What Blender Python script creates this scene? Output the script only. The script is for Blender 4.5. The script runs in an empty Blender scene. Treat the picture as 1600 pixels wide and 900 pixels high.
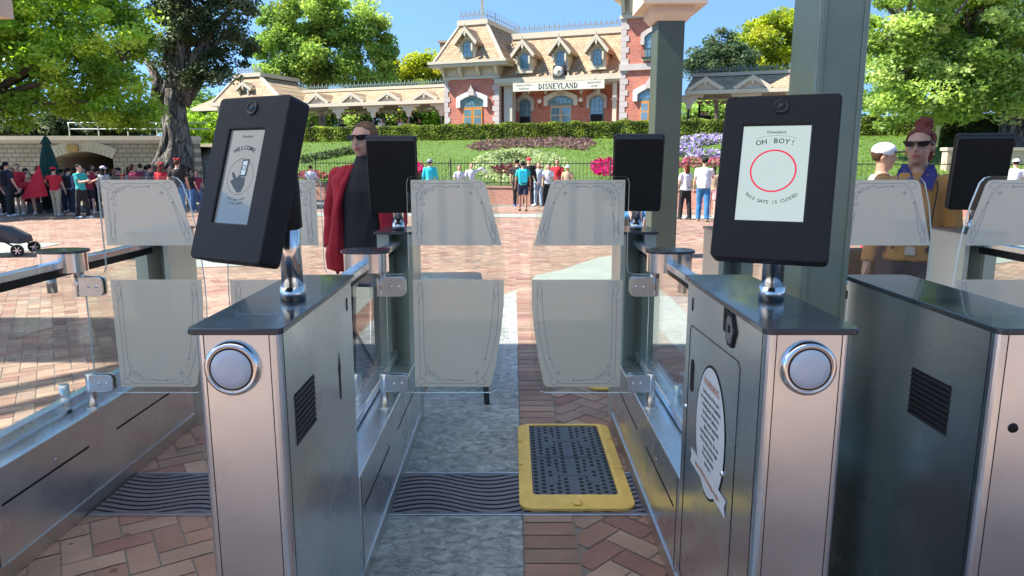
import bpy, bmesh, math, random
import numpy as np
from mathutils import Vector, Matrix, Euler
R = math.radians
PI = math.pi
random.seed(7)
NR = np.random.RandomState(11)
SC = bpy.context.scene
COL = SC.collection

# ---------------------------------------------------------------- camera, light, exposure
CAM_H = 1.6
F_PX = 1100.0
TILT = math.atan(200 / F_PX)
cam_d = bpy.data.cameras.new('camera')
cam_d.sensor_width = 36.0
cam_d.lens = F_PX / 1600 * 36
cam_d.clip_start = 0.05
cam_d.clip_end = 3000
cam = bpy.data.objects.new('camera', cam_d)
cam.location = (0, 0, CAM_H)
cam.rotation_euler = (PI / 2 - TILT, 0, 0)
COL.objects.link(cam)
SC.camera = cam

SUN_EL, SUN_AZ = 50.0, -6.0          # azimuth: degrees in front of due left
sdir = Vector((-math.cos(R(SUN_AZ)) * math.cos(R(SUN_EL)), math.sin(R(SUN_AZ)) * math.cos(R(SUN_EL)), math.sin(R(SUN_EL))))
sun_d = bpy.data.lights.new('sun', 'SUN')
sun_d.energy = 2.9
sun_d.angle = R(0.5)
sun_d.color = (1.0, 0.95, 0.87)
sun = bpy.data.objects.new('sun', sun_d)
sun.rotation_euler = sdir.to_track_quat('Z', 'Y').to_euler()
sun.location = (-20, 0, 30)
COL.objects.link(sun)
world = bpy.data.worlds.new('World')
SC.world = world
world.use_nodes = True
wn = world.node_tree
sky = wn.nodes.new('ShaderNodeTexSky')
sky.sky_type = 'NISHITA'
sky.sun_disc = False
sky.sun_elevation = R(SUN_EL)
sky.sun_rotation = math.atan2(sdir.x, sdir.y)
sky.air_density = 1.0
sky.dust_density = 0.0
sky.ozone_density = 5
# the clear upper part of the sky is used down to the horizon (no pale horizon band that day)
tcw = wn.nodes.new('ShaderNodeTexCoord')
lift = wn.nodes.new('ShaderNodeVectorMath'); lift.operation = 'ADD'; lift.inputs[1].default_value = (0, 0, .30)
nrmv = wn.nodes.new('ShaderNodeVectorMath'); nrmv.operation = 'NORMALIZE'
wn.links.new(tcw.outputs['Generated'], lift.inputs[0]); wn.links.new(lift.outputs[0], nrmv.inputs[0]); wn.links.new(nrmv.outputs[0], sky.inputs[0])
tint = wn.nodes.new('ShaderNodeVectorMath'); tint.operation = 'MULTIPLY'; tint.inputs[1].default_value = (.92, 1.0, .95)
bg = wn.nodes['Background']
bg.inputs['Strength'].default_value = 0.076
wn.links.new(sky.outputs[0], tint.inputs[0]); wn.links.new(tint.outputs[0], bg.inputs['Color'])
SC.view_settings.view_transform = 'Standard'
SC.view_settings.look = 'None'
SC.view_settings.gamma = 1
SC.view_settings.exposure = 2.22
try:
    SC.view_settings.use_curve_mapping = False
except Exception:
    pass
SC.cycles.max_bounces = 8
SC.cycles.transparent_max_bounces = 24
SC.cycles.sample_clamp_indirect = 6

# ---------------------------------------------------------------- measuring helpers
CT, ST = math.cos(TILT), math.sin(TILT)
def ray(u, v):
    x = (u - 800) / F_PX; y = (v - 450) / F_PX
    return Vector((x, CT - y * ST, -ST - y * CT))
def at(u, v, Y):
    d = ray(u, v); t = Y / d.y
    return Vector((d.x * t, Y, CAM_H + d.z * t))
def on_z(u, v, z=0.0):
    d = ray(u, v); t = (z - CAM_H) / d.z
    return Vector((d.x * t, d.y * t, z))

# ---------------------------------------------------------------- materials
MATS = {}
def lk(nt, a, b): nt.links.new(a, b)
def mat(name, col, rough=0.6, metal=0.0, var=0.0, vscale=8.0, bump=0.0, bscale=40.0, spec=0.5, trans=0.0, emit=None, estr=1.0, attr=False, coat=0.0, rvar=0.0):
    if name in MATS: return MATS[name]
    m = bpy.data.materials.new(name); m.use_nodes = True
    nt = m.node_tree; b = nt.nodes['Principled BSDF']
    b.inputs['Base Color'].default_value = (*col, 1)
    b.inputs['Roughness'].default_value = rough
    b.inputs['Metallic'].default_value = metal
    b.inputs['Specular IOR Level'].default_value = spec
    b.inputs['Coat Weight'].default_value = coat
    tc = nt.nodes.new('ShaderNodeTexCoord')
    src = None
    if attr:
        at_ = nt.nodes.new('ShaderNodeVertexColor'); at_.layer_name = 'tint'; src = at_.outputs['Color']
    if var > 0:
        n = nt.nodes.new('ShaderNodeTexNoise'); n.inputs['Scale'].default_value = vscale; n.inputs['Detail'].default_value = 5
        lk(nt, tc.outputs['Object'], n.inputs['Vector'])
        mr = nt.nodes.new('ShaderNodeMapRange'); mr.inputs['From Min'].default_value = .25; mr.inputs['From Max'].default_value = .75
        mr.inputs['To Min'].default_value = 1 - var; mr.inputs['To Max'].default_value = 1 + var
        lk(nt, n.outputs['Fac'], mr.inputs['Value'])
        hs = nt.nodes.new('ShaderNodeHueSaturation'); hs.inputs['Color'].default_value = (*col, 1)
        if src: lk(nt, src, hs.inputs['Color'])
        lk(nt, mr.outputs[0], hs.inputs['Value']); src = hs.outputs[0]
    if src: lk(nt, src, b.inputs['Base Color'])
    if rvar > 0:
        n = nt.nodes.new('ShaderNodeTexNoise'); n.inputs['Scale'].default_value = 4; n.inputs['Detail'].default_value = 2; n.inputs['Roughness'].default_value = .5
        lk(nt, tc.outputs['Object'], n.inputs['Vector'])
        mr = nt.nodes.new('ShaderNodeMapRange'); mr.interpolation_type = 'SMOOTHSTEP'; mr.inputs['From Min'].default_value = .2; mr.inputs['From Max'].default_value = .8
        mr.inputs['To Min'].default_value = max(.02, rough - rvar); mr.inputs['To Max'].default_value = rough + rvar
        lk(nt, n.outputs['Fac'], mr.inputs['Value']); lk(nt, mr.outputs[0], b.inputs['Roughness'])
    if bump > 0:
        n = nt.nodes.new('ShaderNodeTexNoise'); n.inputs['Scale'].default_value = bscale; n.inputs['Detail'].default_value = 6
        lk(nt, tc.outputs['Object'], n.inputs['Vector'])
        bp = nt.nodes.new('ShaderNodeBump'); bp.inputs['Strength'].default_value = min(1, bump); bp.inputs['Distance'].default_value = .01
        lk(nt, n.outputs['Fac'], bp.inputs['Height']); lk(nt, bp.outputs[0], b.inputs['Normal'])
    if emit:
        b.inputs['Emission Color'].default_value = (*emit, 1); b.inputs['Emission Strength'].default_value = estr
    MATS[name] = m
    return m

def spots(m, scale, thr, dark=.55, rnd=.0):
    """scattered gum spots and drips worn into a paving material"""
    nt = m.node_tree; b = nt.nodes['Principled BSDF']; src = b.inputs['Base Color'].links[0].from_socket
    tc = nt.nodes.new('ShaderNodeTexCoord'); n0 = nt.nodes.new('ShaderNodeTexNoise'); n0.inputs['Scale'].default_value = scale * 4
    mxv = nt.nodes.new('ShaderNodeVectorMath'); mxv.operation = 'MULTIPLY_ADD'; mxv.inputs[1].default_value = (.06 / scale,) * 3
    lk(nt, tc.outputs['Object'], n0.inputs['Vector']); lk(nt, n0.outputs['Color'], mxv.inputs[0]); lk(nt, tc.outputs['Object'], mxv.inputs[2])
    v = nt.nodes.new('ShaderNodeTexVoronoi'); v.inputs['Scale'].default_value = scale; lk(nt, mxv.outputs[0], v.inputs['Vector'])
    sp = nt.nodes.new('ShaderNodeSeparateColor'); lk(nt, v.outputs['Color'], sp.inputs[0])
    th = nt.nodes.new('ShaderNodeMath'); th.operation = 'MULTIPLY'; th.inputs[1].default_value = thr; lk(nt, sp.outputs[0], th.inputs[0])
    lt = nt.nodes.new('ShaderNodeMath'); lt.operation = 'LESS_THAN'; lk(nt, v.outputs['Distance'], lt.inputs[0]); lk(nt, th.outputs[0], lt.inputs[1])
    mr = nt.nodes.new('ShaderNodeMapRange'); mr.inputs['To Min'].default_value = 1; mr.inputs['To Max'].default_value = dark; lk(nt, lt.outputs[0], mr.inputs['Value'])
    big = nt.nodes.new('ShaderNodeTexNoise'); big.inputs['Scale'].default_value = .9; big.inputs['Detail'].default_value = 6; lk(nt, tc.outputs['Object'], big.inputs['Vector'])
    mb = nt.nodes.new('ShaderNodeMapRange'); mb.inputs['From Min'].default_value = .3; mb.inputs['From Max'].default_value = .7; mb.inputs['To Min'].default_value = .80; mb.inputs['To Max'].default_value = 1.14; lk(nt, big.outputs['Fac'], mb.inputs['Value'])
    mm = nt.nodes.new('ShaderNodeMath'); mm.operation = 'MULTIPLY'; lk(nt, mr.outputs[0], mm.inputs[0]); lk(nt, mb.outputs[0], mm.inputs[1])
    hs = nt.nodes.new('ShaderNodeHueSaturation'); lk(nt, src, hs.inputs['Color']); lk(nt, mm.outputs[0], hs.inputs['Value']); lk(nt, hs.outputs[0], b.inputs['Base Color'])

def steel_mat(name, col=(.755, .81, .845), rough=.27, wav=.25):
    if name in MATS: return MATS[name]
    m = mat(name, col, rough, 1.0, var=.10, vscale=2.2, rvar=.07)
    nt = m.node_tree; b = nt.nodes['Principled BSDF']
    tc = nt.nodes.new('ShaderNodeTexCoord')
    n = nt.nodes.new('ShaderNodeTexNoise'); n.inputs['Scale'].default_value = 3.0; n.inputs['Detail'].default_value = 0
    mp = nt.nodes.new('ShaderNodeMapping'); mp.inputs['Scale'].default_value = (1.2, 1.2, .35)
    lk(nt, tc.outputs['Object'], mp.inputs[0]); lk(nt, mp.outputs[0], n.inputs['Vector'])
    n2 = nt.nodes.new('ShaderNodeTexNoise'); n2.inputs['Scale'].default_value = 60; n2.inputs['Detail'].default_value = 2
    mp2 = nt.nodes.new('ShaderNodeMapping'); mp2.inputs['Scale'].default_value = (8, 8, .25)
    lk(nt, tc.outputs['Object'], mp2.inputs[0]); lk(nt, mp2.outputs[0], n2.inputs['Vector'])
    b1 = nt.nodes.new('ShaderNodeBump'); b1.inputs['Strength'].default_value = wav * 1.6; b1.inputs['Distance'].default_value = .03
    b2 = nt.nodes.new('ShaderNodeBump'); b2.inputs['Strength'].default_value = .06; b2.inputs['Distance'].default_value = .002
    lk(nt, n.outputs['Fac'], b1.inputs['Height']); lk(nt, n2.outputs['Fac'], b2.inputs['Height'])
    lk(nt, b1.outputs[0], b2.inputs['Normal']); lk(nt, b2.outputs[0], b.inputs['Normal'])
    return m

def brick_mat(name, c1, c2, mortar, scale, bw=.5, rh=.25, ms=.02, rough=.85, bump=.5, coord='Object', rot=None, var=.15):
    if name in MATS: return MATS[name]
    m = bpy.data.materials.new(name); m.use_nodes = True
    nt = m.node_tree; b = nt.nodes['Principled BSDF']; b.inputs['Roughness'].default_value = rough
    tc = nt.nodes.new('ShaderNodeTexCoord'); mp = nt.nodes.new('ShaderNodeMapping')
    if rot: mp.inputs['Rotation'].default_value = rot
    t = nt.nodes.new('ShaderNodeTexBrick')
    t.inputs['Color1'].default_value = (*c1, 1); t.inputs['Color2'].default_value = (*c2, 1); t.inputs['Mortar'].default_value = (*mortar, 1)
    t.inputs['Scale'].default_value = scale; t.inputs['Brick Width'].default_value = bw; t.inputs['Row Height'].default_value = rh; t.inputs['Mortar Size'].default_value = ms
    lk(nt, tc.outputs[coord], mp.inputs[0]); lk(nt, mp.outputs[0], t.inputs['Vector'])
    n = nt.nodes.new('ShaderNodeTexNoise'); n.inputs['Scale'].default_value = 1.3; n.inputs['Detail'].default_value = 8
    lk(nt, tc.outputs[coord], n.inputs['Vector'])
    mr = nt.nodes.new('ShaderNodeMapRange'); mr.inputs['To Min'].default_value = 1 - var * 2; mr.inputs['To Max'].default_value = 1 + var * 2
    lk(nt, n.outputs['Fac'], mr.inputs['Value'])
    hs = nt.nodes.new('ShaderNodeHueSaturation'); lk(nt, t.outputs['Color'], hs.inputs['Color']); lk(nt, mr.outputs[0], hs.inputs['Value'])
    lk(nt, hs.outputs[0], b.inputs['Base Color'])
    if bump:
        bp = nt.nodes.new('ShaderNodeBump'); bp.inputs['Strength'].default_value = bump; bp.inputs['Distance'].default_value = .01; bp.invert = True
        lk(nt, t.outputs['Fac'], bp.inputs['Height']); lk(nt, bp.outputs[0], b.inputs['Normal'])
    MATS[name] = m
    return m

def schlick(nt, f0, f1):
    lw = nt.nodes.new('ShaderNodeLayerWeight'); lw.inputs['Blend'].default_value = .5
    p = nt.nodes.new('ShaderNodeMath'); p.operation = 'POWER'; p.inputs[1].default_value = 4.5
    a = nt.nodes.new('ShaderNodeMath'); a.operation = 'MULTIPLY_ADD'; a.inputs[1].default_value = f1; a.inputs[2].default_value = f0
    lk(nt, lw.outputs['Facing'], p.inputs[0]); lk(nt, p.outputs[0], a.inputs[0]); return a.outputs[0]

def glass_mat(name, tint=(.93, .96, .94), extra=.0):
    if name in MATS: return MATS[name]
    m = bpy.data.materials.new(name); m.use_nodes = True; nt = m.node_tree; nt.nodes.clear()
    out = nt.nodes.new('ShaderNodeOutputMaterial'); mix = nt.nodes.new('ShaderNodeMixShader')
    tr = nt.nodes.new('ShaderNodeBsdfTransparent'); tr.inputs[0].default_value = (*tint, 1)
    gl = nt.nodes.new('ShaderNodeBsdfGlossy'); gl.inputs['Roughness'].default_value = .015
    lk(nt, schlick(nt, .035, .8), mix.inputs[0])
    lk(nt, tr.outputs[0], mix.inputs[1]); lk(nt, gl.outputs[0], mix.inputs[2]); lk(nt, mix.outputs[0], out.inputs[0])
    MATS[name] = m
    return m

def film_mat(name):
    if name in MATS: return MATS[name]
    m = bpy.data.materials.new(name); m.use_nodes = True; nt = m.node_tree; nt.nodes.clear()
    out = nt.nodes.new('ShaderNodeOutputMaterial')
    df = nt.nodes.new('ShaderNodeBsdfDiffuse'); df.inputs[0].default_value = (.98, .90, .78, 1)
    tl = nt.nodes.new('ShaderNodeBsdfTranslucent'); tl.inputs[0].default_value = (.99, .91, .77, 1)
    gl = nt.nodes.new('ShaderNodeBsdfGlossy'); gl.inputs['Roughness'].default_value = .03
    tr = nt.nodes.new('ShaderNodeBsdfTransparent'); tr.inputs[0].default_value = (.95, .93, .9, 1)
    m1 = nt.nodes.new('ShaderNodeMixShader'); m1.inputs[0].default_value = .70
    m2 = nt.nodes.new('ShaderNodeMixShader'); m2.inputs[0].default_value = .07
    m3 = nt.nodes.new('ShaderNodeMixShader')
    lk(nt, df.outputs[0], m1.inputs[1]); lk(nt, tl.outputs[0], m1.inputs[2])
    lk(nt, m1.outputs[0], m2.inputs[1]); lk(nt, tr.outputs[0], m2.inputs[2])
    lk(nt, schlick(nt, .07, .8), m3.inputs[0]); lk(nt, m2.outputs[0], m3.inputs[1]); lk(nt, gl.outputs[0], m3.inputs[2])
    lk(nt, m3.outputs[0], out.inputs[0])
    MATS[name] = m
    return m

def leaf_mat(name, c, trans=.45):
    """leaf with its own colour from the tint attribute, part translucent"""
    if name in MATS: return MATS[name]
    m = bpy.data.materials.new(name); m.use_nodes = True; nt = m.node_tree; nt.nodes.clear()
    out = nt.nodes.new('ShaderNodeOutputMaterial')
    vc = nt.nodes.new('ShaderNodeVertexColor'); vc.layer_name = 'tint'
    df = nt.nodes.new('ShaderNodeBsdfPrincipled'); df.inputs['Roughness'].default_value = .5; df.inputs['Specular IOR Level'].default_value = .35
    tl = nt.nodes.new('ShaderNodeBsdfTranslucent')
    hs = nt.nodes.new('ShaderNodeHueSaturation'); hs.inputs['Hue'].default_value = .485; hs.inputs['Saturation'].default_value = 1.1; hs.inputs['Value'].default_value = 1.5
    mx = nt.nodes.new('ShaderNodeMixShader'); mx.inputs[0].default_value = trans
    lk(nt, vc.outputs[0], df.inputs['Base Color']); lk(nt, vc.outputs[0], hs.inputs['Color']); lk(nt, hs.outputs[0], tl.inputs[0])
    lk(nt, df.outputs[0], mx.inputs[1]); lk(nt, tl.outputs[0], mx.inputs[2]); lk(nt, mx.outputs[0], out.inputs[0])
    MATS[name] = m
    return m

# ---------------------------------------------------------------- mesh building
def tag(o, label=None, cat=None, group=None, kind=None):
    if label: o['label'] = label
    if cat: o['category'] = cat
    if group: o['group'] = group
    if kind: o['kind'] = kind
    return o
def empty(name, loc=(0, 0, 0), rz=0.0, label=None, cat=None, group=None):
    o = bpy.data.objects.new(name, None); COL.objects.link(o)
    o.empty_display_size = .2; o.location = loc; o.rotation_euler = (0, 0, rz)
    return tag(o, label, cat, group)

_txt = {}
def text_geo(s):
    if s in _txt: return _txt[s]
    c = bpy.data.curves.new('t', 'FONT'); c.body = s; c.size = 1; c.align_x = 'CENTER'; c.resolution_u = 2; c.offset = .012
    o = bpy.data.objects.new('t', c); COL.objects.link(o)
    dg = bpy.context.evaluated_depsgraph_get(); me = bpy.data.meshes.new_from_object(o.evaluated_get(dg))
    vs = [v.co.copy() for v in me.vertices]; fs = [tuple(p.vertices) for p in me.polygons]
    bpy.data.objects.remove(o); bpy.data.curves.remove(c); bpy.data.meshes.remove(me)
    _txt[s] = (vs, fs); return _txt[s]

class MB:
    def __init__(s): s.v = []; s.f = []; s.m = []; s.mi = 0; s.sm = []; s.smooth = False
    def add(s, vs, fs, M=None):
        o = len(s.v)
        for p in vs: s.v.append(tuple(M @ Vector(p)) if M is not None else tuple(p))
        for f in fs: s.f.append(tuple(i + o for i in f)); s.m.append(s.mi); s.sm.append(s.smooth)
    def box(s, x0, x1, y0, y1, z0, z1, M=None):
        vs = [(x, y, z) for x in (x0, x1) for y in (y0, y1) for z in (z0, z1)]
        s.add(vs, [(0, 1, 3, 2), (4, 6, 7, 5), (0, 4, 5, 1), (2, 3, 7, 6), (0, 2, 6, 4), (1, 5, 7, 3)], M); return s
    def bar(s, p0, p1, w, h=None, up=(0, 0, 1)):
        h = h or w; p0 = Vector(p0); p1 = Vector(p1); d = (p1 - p0); L = d.length; d.normalize()
        u = Vector(up); a = d.cross(u)
        if a.length < 1e-4: a = d.cross(Vector((0, 1, 0)))
        a.normalize(); b = a.cross(d)
        vs = [p + a * i * w / 2 + b * j * h / 2 for p in (p0, p1) for i, j in ((-1, -1), (1, -1), (1, 1), (-1, 1))]
        s.add(vs, [(0, 1, 2, 3), (7, 6, 5, 4), (0, 4, 5, 1), (1, 5, 6, 2), (2, 6, 7, 3), (3, 7, 4, 0)]); return s
    def tube(s, pts, rs, n=10, cap=True):
        pts = [Vector(p) for p in pts]
        if not hasattr(rs, '__len__'): rs = [rs] * len(pts)
        o = len(s.v); up = Vector((.13, .21, .97))
        prev = None
        for i, p in enumerate(pts):
            d = (pts[min(i + 1, len(pts) - 1)] - pts[max(i - 1, 0)]).normalized()
            if prev is None:
                a = d.cross(up)
                if a.length < 1e-3: a = d.cross(Vector((1, 0, 0)))
            else: a = prev - d * prev.dot(d)
            a.normalize(); prev = a; b = d.cross(a)
            for k in range(n):
                t = 2 * PI * k / n; s.v.append(tuple(p + (a * math.cos(t) + b * math.sin(t)) * rs[i]))
        sm = s.smooth; 
        for i in range(len(pts) - 1):
            for k in range(n):
                s.f.append((o + i * n + k, o + i * n + (k + 1) % n, o + (i + 1) * n + (k + 1) % n, o + (i + 1) * n + k)); s.m.append(s.mi); s.sm.append(True)
        if cap:
            s.f.append(tuple(o + k for k in range(n))[::-1]); s.m.append(s.mi); s.sm.append(False)
            s.f.append(tuple(o + (len(pts) - 1) * n + k for k in range(n))); s.m.append(s.mi); s.sm.append(False)
        return s
    def prism(s, poly, d0, d1, axis='y', M=None, side_mi=None):
        """polygon (a,b) extruded along axis; y: (x,z) in plane; z: (x,y); x: (y,z)"""
        def P(a, b, d):
            return (a, d, b) if axis == 'y' else ((a, b, d) if axis == 'z' else (d, a, b))
        n = len(poly); vs = [P(a, b, d0) for a, b in poly] + [P(a, b, d1) for a, b in poly]
        s.add(vs, [tuple(range(n)), tuple(range(2 * n - 1, n - 1, -1))], M)
        keep = s.mi
        if side_mi is not None: s.mi = side_mi
        o = len(s.v) - 2 * n
        for i in range(n):
            j = (i + 1) % n; s.f.append((o + i, o + n + i, o + n + j, o + j)); s.m.append(s.mi); s.sm.append(False)
        s.mi = keep; return s
    def ell(s, c, r, nu=16, nv=10, M=None):
        c = Vector(c); vs = [(c.x, c.y, c.z - r[2])]
        for j in range(1, nv):
            t = PI * j / nv - PI / 2
            for i in range(nu):
                a = 2 * PI * i / nu; vs.append((c.x + r[0] * math.cos(t) * math.cos(a), c.y + r[1] * math.cos(t) * math.sin(a), c.z + r[2] * math.sin(t)))
        vs.append((c.x, c.y, c.z + r[2])); fs = []
        for i in range(nu):
            fs.append((0, 1 + (i + 1) % nu, 1 + i)); b = 1 + (nv - 2) * nu; fs.append((len(vs) - 1, b + i, b + (i + 1) % nu))
        for j in range(nv - 2):
            for i in range(nu):
                a = 1 + j * nu; fs.append((a + i, a + (i + 1) % nu, a + nu + (i + 1) % nu, a + nu + i))
        k = s.smooth; s.smooth = True; s.add(vs, fs, M); s.smooth = k; return s
    def lathe(s, prof, c=(0, 0, 0), n=24, M=None):
        """profile of (r,z) revolved about z"""
        vs = []; fs = []
        for r, z in prof:
            for i in range(n):
                a = 2 * PI * i / n; vs.append((c[0] + r * math.cos(a), c[1] + r * math.sin(a), c[2] + z))
        for j in range(len(prof) - 1):
            for i in range(n): fs.append((j * n + i, j * n + (i + 1) % n, (j + 1) * n + (i + 1) % n, (j + 1) * n + i))
        k = s.smooth; s.smooth = True; s.add(vs, fs, M); s.smooth = k
        if prof[0][0] > 1e-4: s.add(vs[:n], [tuple(range(n))[::-1]], M)
        if prof[-1][0] > 1e-4: s.add(vs[-n:], [tuple(range(n))], M)
        return s
    def text(s, t, size, M):
        vs, fs = text_geo(t); s.add([v * size for v in vs], fs, M); return s
    def ribbon(s, pts, w, M=None, closed=False):
        """flat line in the local xy plane"""
        P = [Vector((p[0], p[1], 0)) for p in pts]; n = len(P); vs = []; fs = []
        for i in range(n):
            a = P[i - 1] if (i or closed) else P[i]; b = P[(i + 1) % n] if (i < n - 1 or closed) else P[i]
            d = (b - a); d.normalize(); nn = Vector((-d.y, d.x, 0)) * w / 2
            vs += [P[i] + nn, P[i] - nn]
        for i in range(n if closed else n - 1):
            j = (i + 1) % n; fs.append((2 * i, 2 * i + 1, 2 * j + 1, 2 * j))
        s.add(vs, fs, M); return s
    def build(s, name, mats, parent=None, recalc=True, bevel=0.0, bseg=2, loc=None):
        me = bpy.data.meshes.new(name)
        me.from_pydata(s.v, [], s.f)
        if not isinstance(mats, (list, tuple)): mats = [mats]
        for m in mats: me.materials.append(m)
        me.polygons.foreach_set('material_index', s.m)
        me.polygons.foreach_set('use_smooth', s.sm)
        if recalc:
            bm = bmesh.new(); bm.from_mesh(me); bmesh.ops.recalc_face_normals(bm, faces=bm.faces)
            if bevel > 0:
                es = [e for e in bm.edges if len(e.link_faces) == 2 and e.calc_face_angle(0) > .6]
                bmesh.ops.bevel(bm, geom=es, offset=bevel, segments=bseg, profile=.5, affect='EDGES', clamp_overlap=True)
            bm.to_mesh(me); bm.free()
        me.update()
        o = bpy.data.objects.new(name, me); COL.objects.link(o)
        if parent: o.parent = parent
        if loc: o.location = loc
        return o

def islands(b):
    """split a builder into its separate pieces"""
    par = list(range(len(b.v)))
    def find(i):
        while par[i] != i: par[i] = par[par[i]]; i = par[i]
        return i
    for f in b.f:
        r0 = find(f[0])
        for i in f[1:]: par[find(i)] = r0
    out = {}
    for k, f in enumerate(b.f):
        r0 = find(f[0]); o = out.setdefault(r0, (type(b)(), {})); nb, mp = o
        for i in f:
            if i not in mp: mp[i] = len(nb.v); nb.v.append(b.v[i])
        nb.f.append(tuple(mp[i] for i in f)); nb.m.append(b.m[k]); nb.sm.append(b.sm[k])
    return [o[0] for o in out.values()]

def rrect(x0, x1, y0, y1, r, n=5):
    out = []
    for cx, cy, a0 in ((x1 - r, y1 - r, 0), (x0 + r, y1 - r, 90), (x0 + r, y0 + r, 180), (x1 - r, y0 + r, 270)):
        for i in range(n + 1):
            a = R(a0 + 90 * i / n); out.append((cx + r * math.cos(a), cy + r * math.sin(a)))
    return out
def circ(cx, cy, r, n=24, a0=0, a1=360):
    return [(cx + r * math.cos(R(a0 + (a1 - a0) * i / n)), cy + r * math.sin(R(a0 + (a1 - a0) * i / n))) for i in range(n + (0 if a1 - a0 >= 360 else 1))]

def quads_object(name, cen, nor_spread, size, cols, material, parent=None, aspect=.6, up_bias=0.0, loc=None):
    """one leaf-like four-sided face per centre"""
    n = len(cen); cen = np.asarray(cen, dtype=np.float64)
    a = NR.normal(size=(n, 3)); a[:, 2] *= .6; a /= np.linalg.norm(a, axis=1)[:, None]
    nn = NR.normal(size=(n, 3)) * nor_spread; nn[:, 2] += up_bias + 1e-3
    b = np.cross(nn, a); b /= (np.linalg.norm(b, axis=1)[:, None] + 1e-9)
    s = np.asarray(size).reshape(-1, 1) * NR.uniform(.6, 1.25, size=(n, 1))
    a = a * s * .5; b = b * s * .5 * aspect
    V = np.empty((n, 4, 3)); V[:, 0] = cen - a; V[:, 1] = cen + b * 1.0 - a * .1; V[:, 2] = cen + a; V[:, 3] = cen - b * 1.0 - a * .1
    me = bpy.data.meshes.new(name); me.vertices.add(4 * n); me.vertices.foreach_set('co', V.reshape(-1))
    me.loops.add(4 * n); me.loops.foreach_set('vertex_index', np.arange(4 * n, dtype=np.int32))
    me.polygons.add(n); me.polygons.foreach_set('loop_start', np.arange(0, 4 * n, 4, dtype=np.int32))
    try: me.polygons.foreach_set('loop_total', np.full(n, 4, dtype=np.int32))
    except Exception: pass
    me.update(calc_edges=True)
    ca = me.color_attributes.new('tint', 'FLOAT_COLOR', 'POINT')
    c = np.ones((n, 4, 4)); c[:, :, :3] = np.asarray(cols)[:, None, :]
    ca.data.foreach_set('color', c.reshape(-1))
    me.materials.append(material)
    o = bpy.data.objects.new(name, me); COL.objects.link(o)
    if parent: o.parent = parent
    if loc: o.location = loc
    return o

# shared materials
M_STEEL = steel_mat('brushed_steel')
M_STEEL2 = steel_mat('brushed_steel_cabinet', (.78, .79, .79), .28, .12)
M_POLISH = mat('polished_steel', (.78, .77, .75), .17, 1.0)
M_SATIN = mat('satin_steel', (.70, .68, .65), .30, 1.0, var=.1)
M_BLACK = mat('black_plastic', (.014, .0125, .011), .5, bump=.12, bscale=300, spec=.25)
M_PLATE = mat('dark_top_plate', (.035, .040, .046), .20, var=.15, vscale=5, rvar=.08, coat=.3)
M_DARKGAP = mat('dark_gap', (.006, .006, .006), .8)
M_GLASS = glass_mat('clear_glass')
M_GLEDGE = mat('glass_edge', (.72, .78, .74), .25)
M_FILM = film_mat('frosted_film')
M_ORN = mat('etched_ornament', (.40, .39, .38), .5)
M_CREAM = mat('cream_paint', (.60, .53, .42), .55, var=.05)
M_WHITE = mat('white_paint', (.64, .62, .57), .5, var=.04)

# ================================================================ GROUND AND PAVING
def sheet(name, x0, x1, y0, y1, z, m, kind='structure'):
    b = MB(); b.add([(x0, y0, z), (x1, y0, z), (x1, y1, z), (x0, y1, z)], [(0, 1, 2, 3)])
    return tag(b.build(name, m, recalc=False), kind=kind)
M_MORTAR = mat('sand_joint', (.19, .165, .14), .9, var=.1, vscale=3)
sheet('ground', -900, 900, -900, 1500, 0, M_MORTAR)

M_PAVER = mat('brick_paver', (.4, .27, .2), .72, attr=True, var=.16, vscale=5, bump=.35, bscale=45, rvar=.08)
spots(M_PAVER, 4.5, .13)
def paver_cols(n):
    base = np.array([(.41, .255, .18), (.38, .215, .15), (.45, .30, .21), (.33, .165, .125), (.38, .255, .19)])
    c = base[NR.choice(5, n, p=[.34, .26, .2, .1, .1])]; return c * .74 * NR.uniform(.84, 1.12, size=(n, 1))
def rect_sheet(name, recs, z, cols, m):
    """recs: n x 4 x 2 corner arrays"""
    recs = np.asarray(recs); n = len(recs)
    V = np.zeros((n, 4, 3)); V[:, :, :2] = recs; V[:, :, 2] = z + NR.uniform(-.0008, .0008, size=(n, 1))
    me = bpy.data.meshes.new(name); me.vertices.add(4 * n); me.vertices.foreach_set('co', V.reshape(-1))
    me.loops.add(4 * n); me.loops.foreach_set('vertex_index', np.arange(4 * n, dtype=np.int32))
    me.polygons.add(n); me.polygons.foreach_set('loop_start', np.arange(0, 4 * n, 4, dtype=np.int32)); me.update(calc_edges=True)
    ca = me.color_attributes.new('tint', 'FLOAT_COLOR', 'POINT'); c = np.ones((n, 4, 4)); c[:, :, :3] = cols[:, None, :]; ca.data.foreach_set('color', c.reshape(-1))
    me.materials.append(m); o = bpy.data.objects.new(name, me); COL.objects.link(o); return tag(o, kind='structure')
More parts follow.
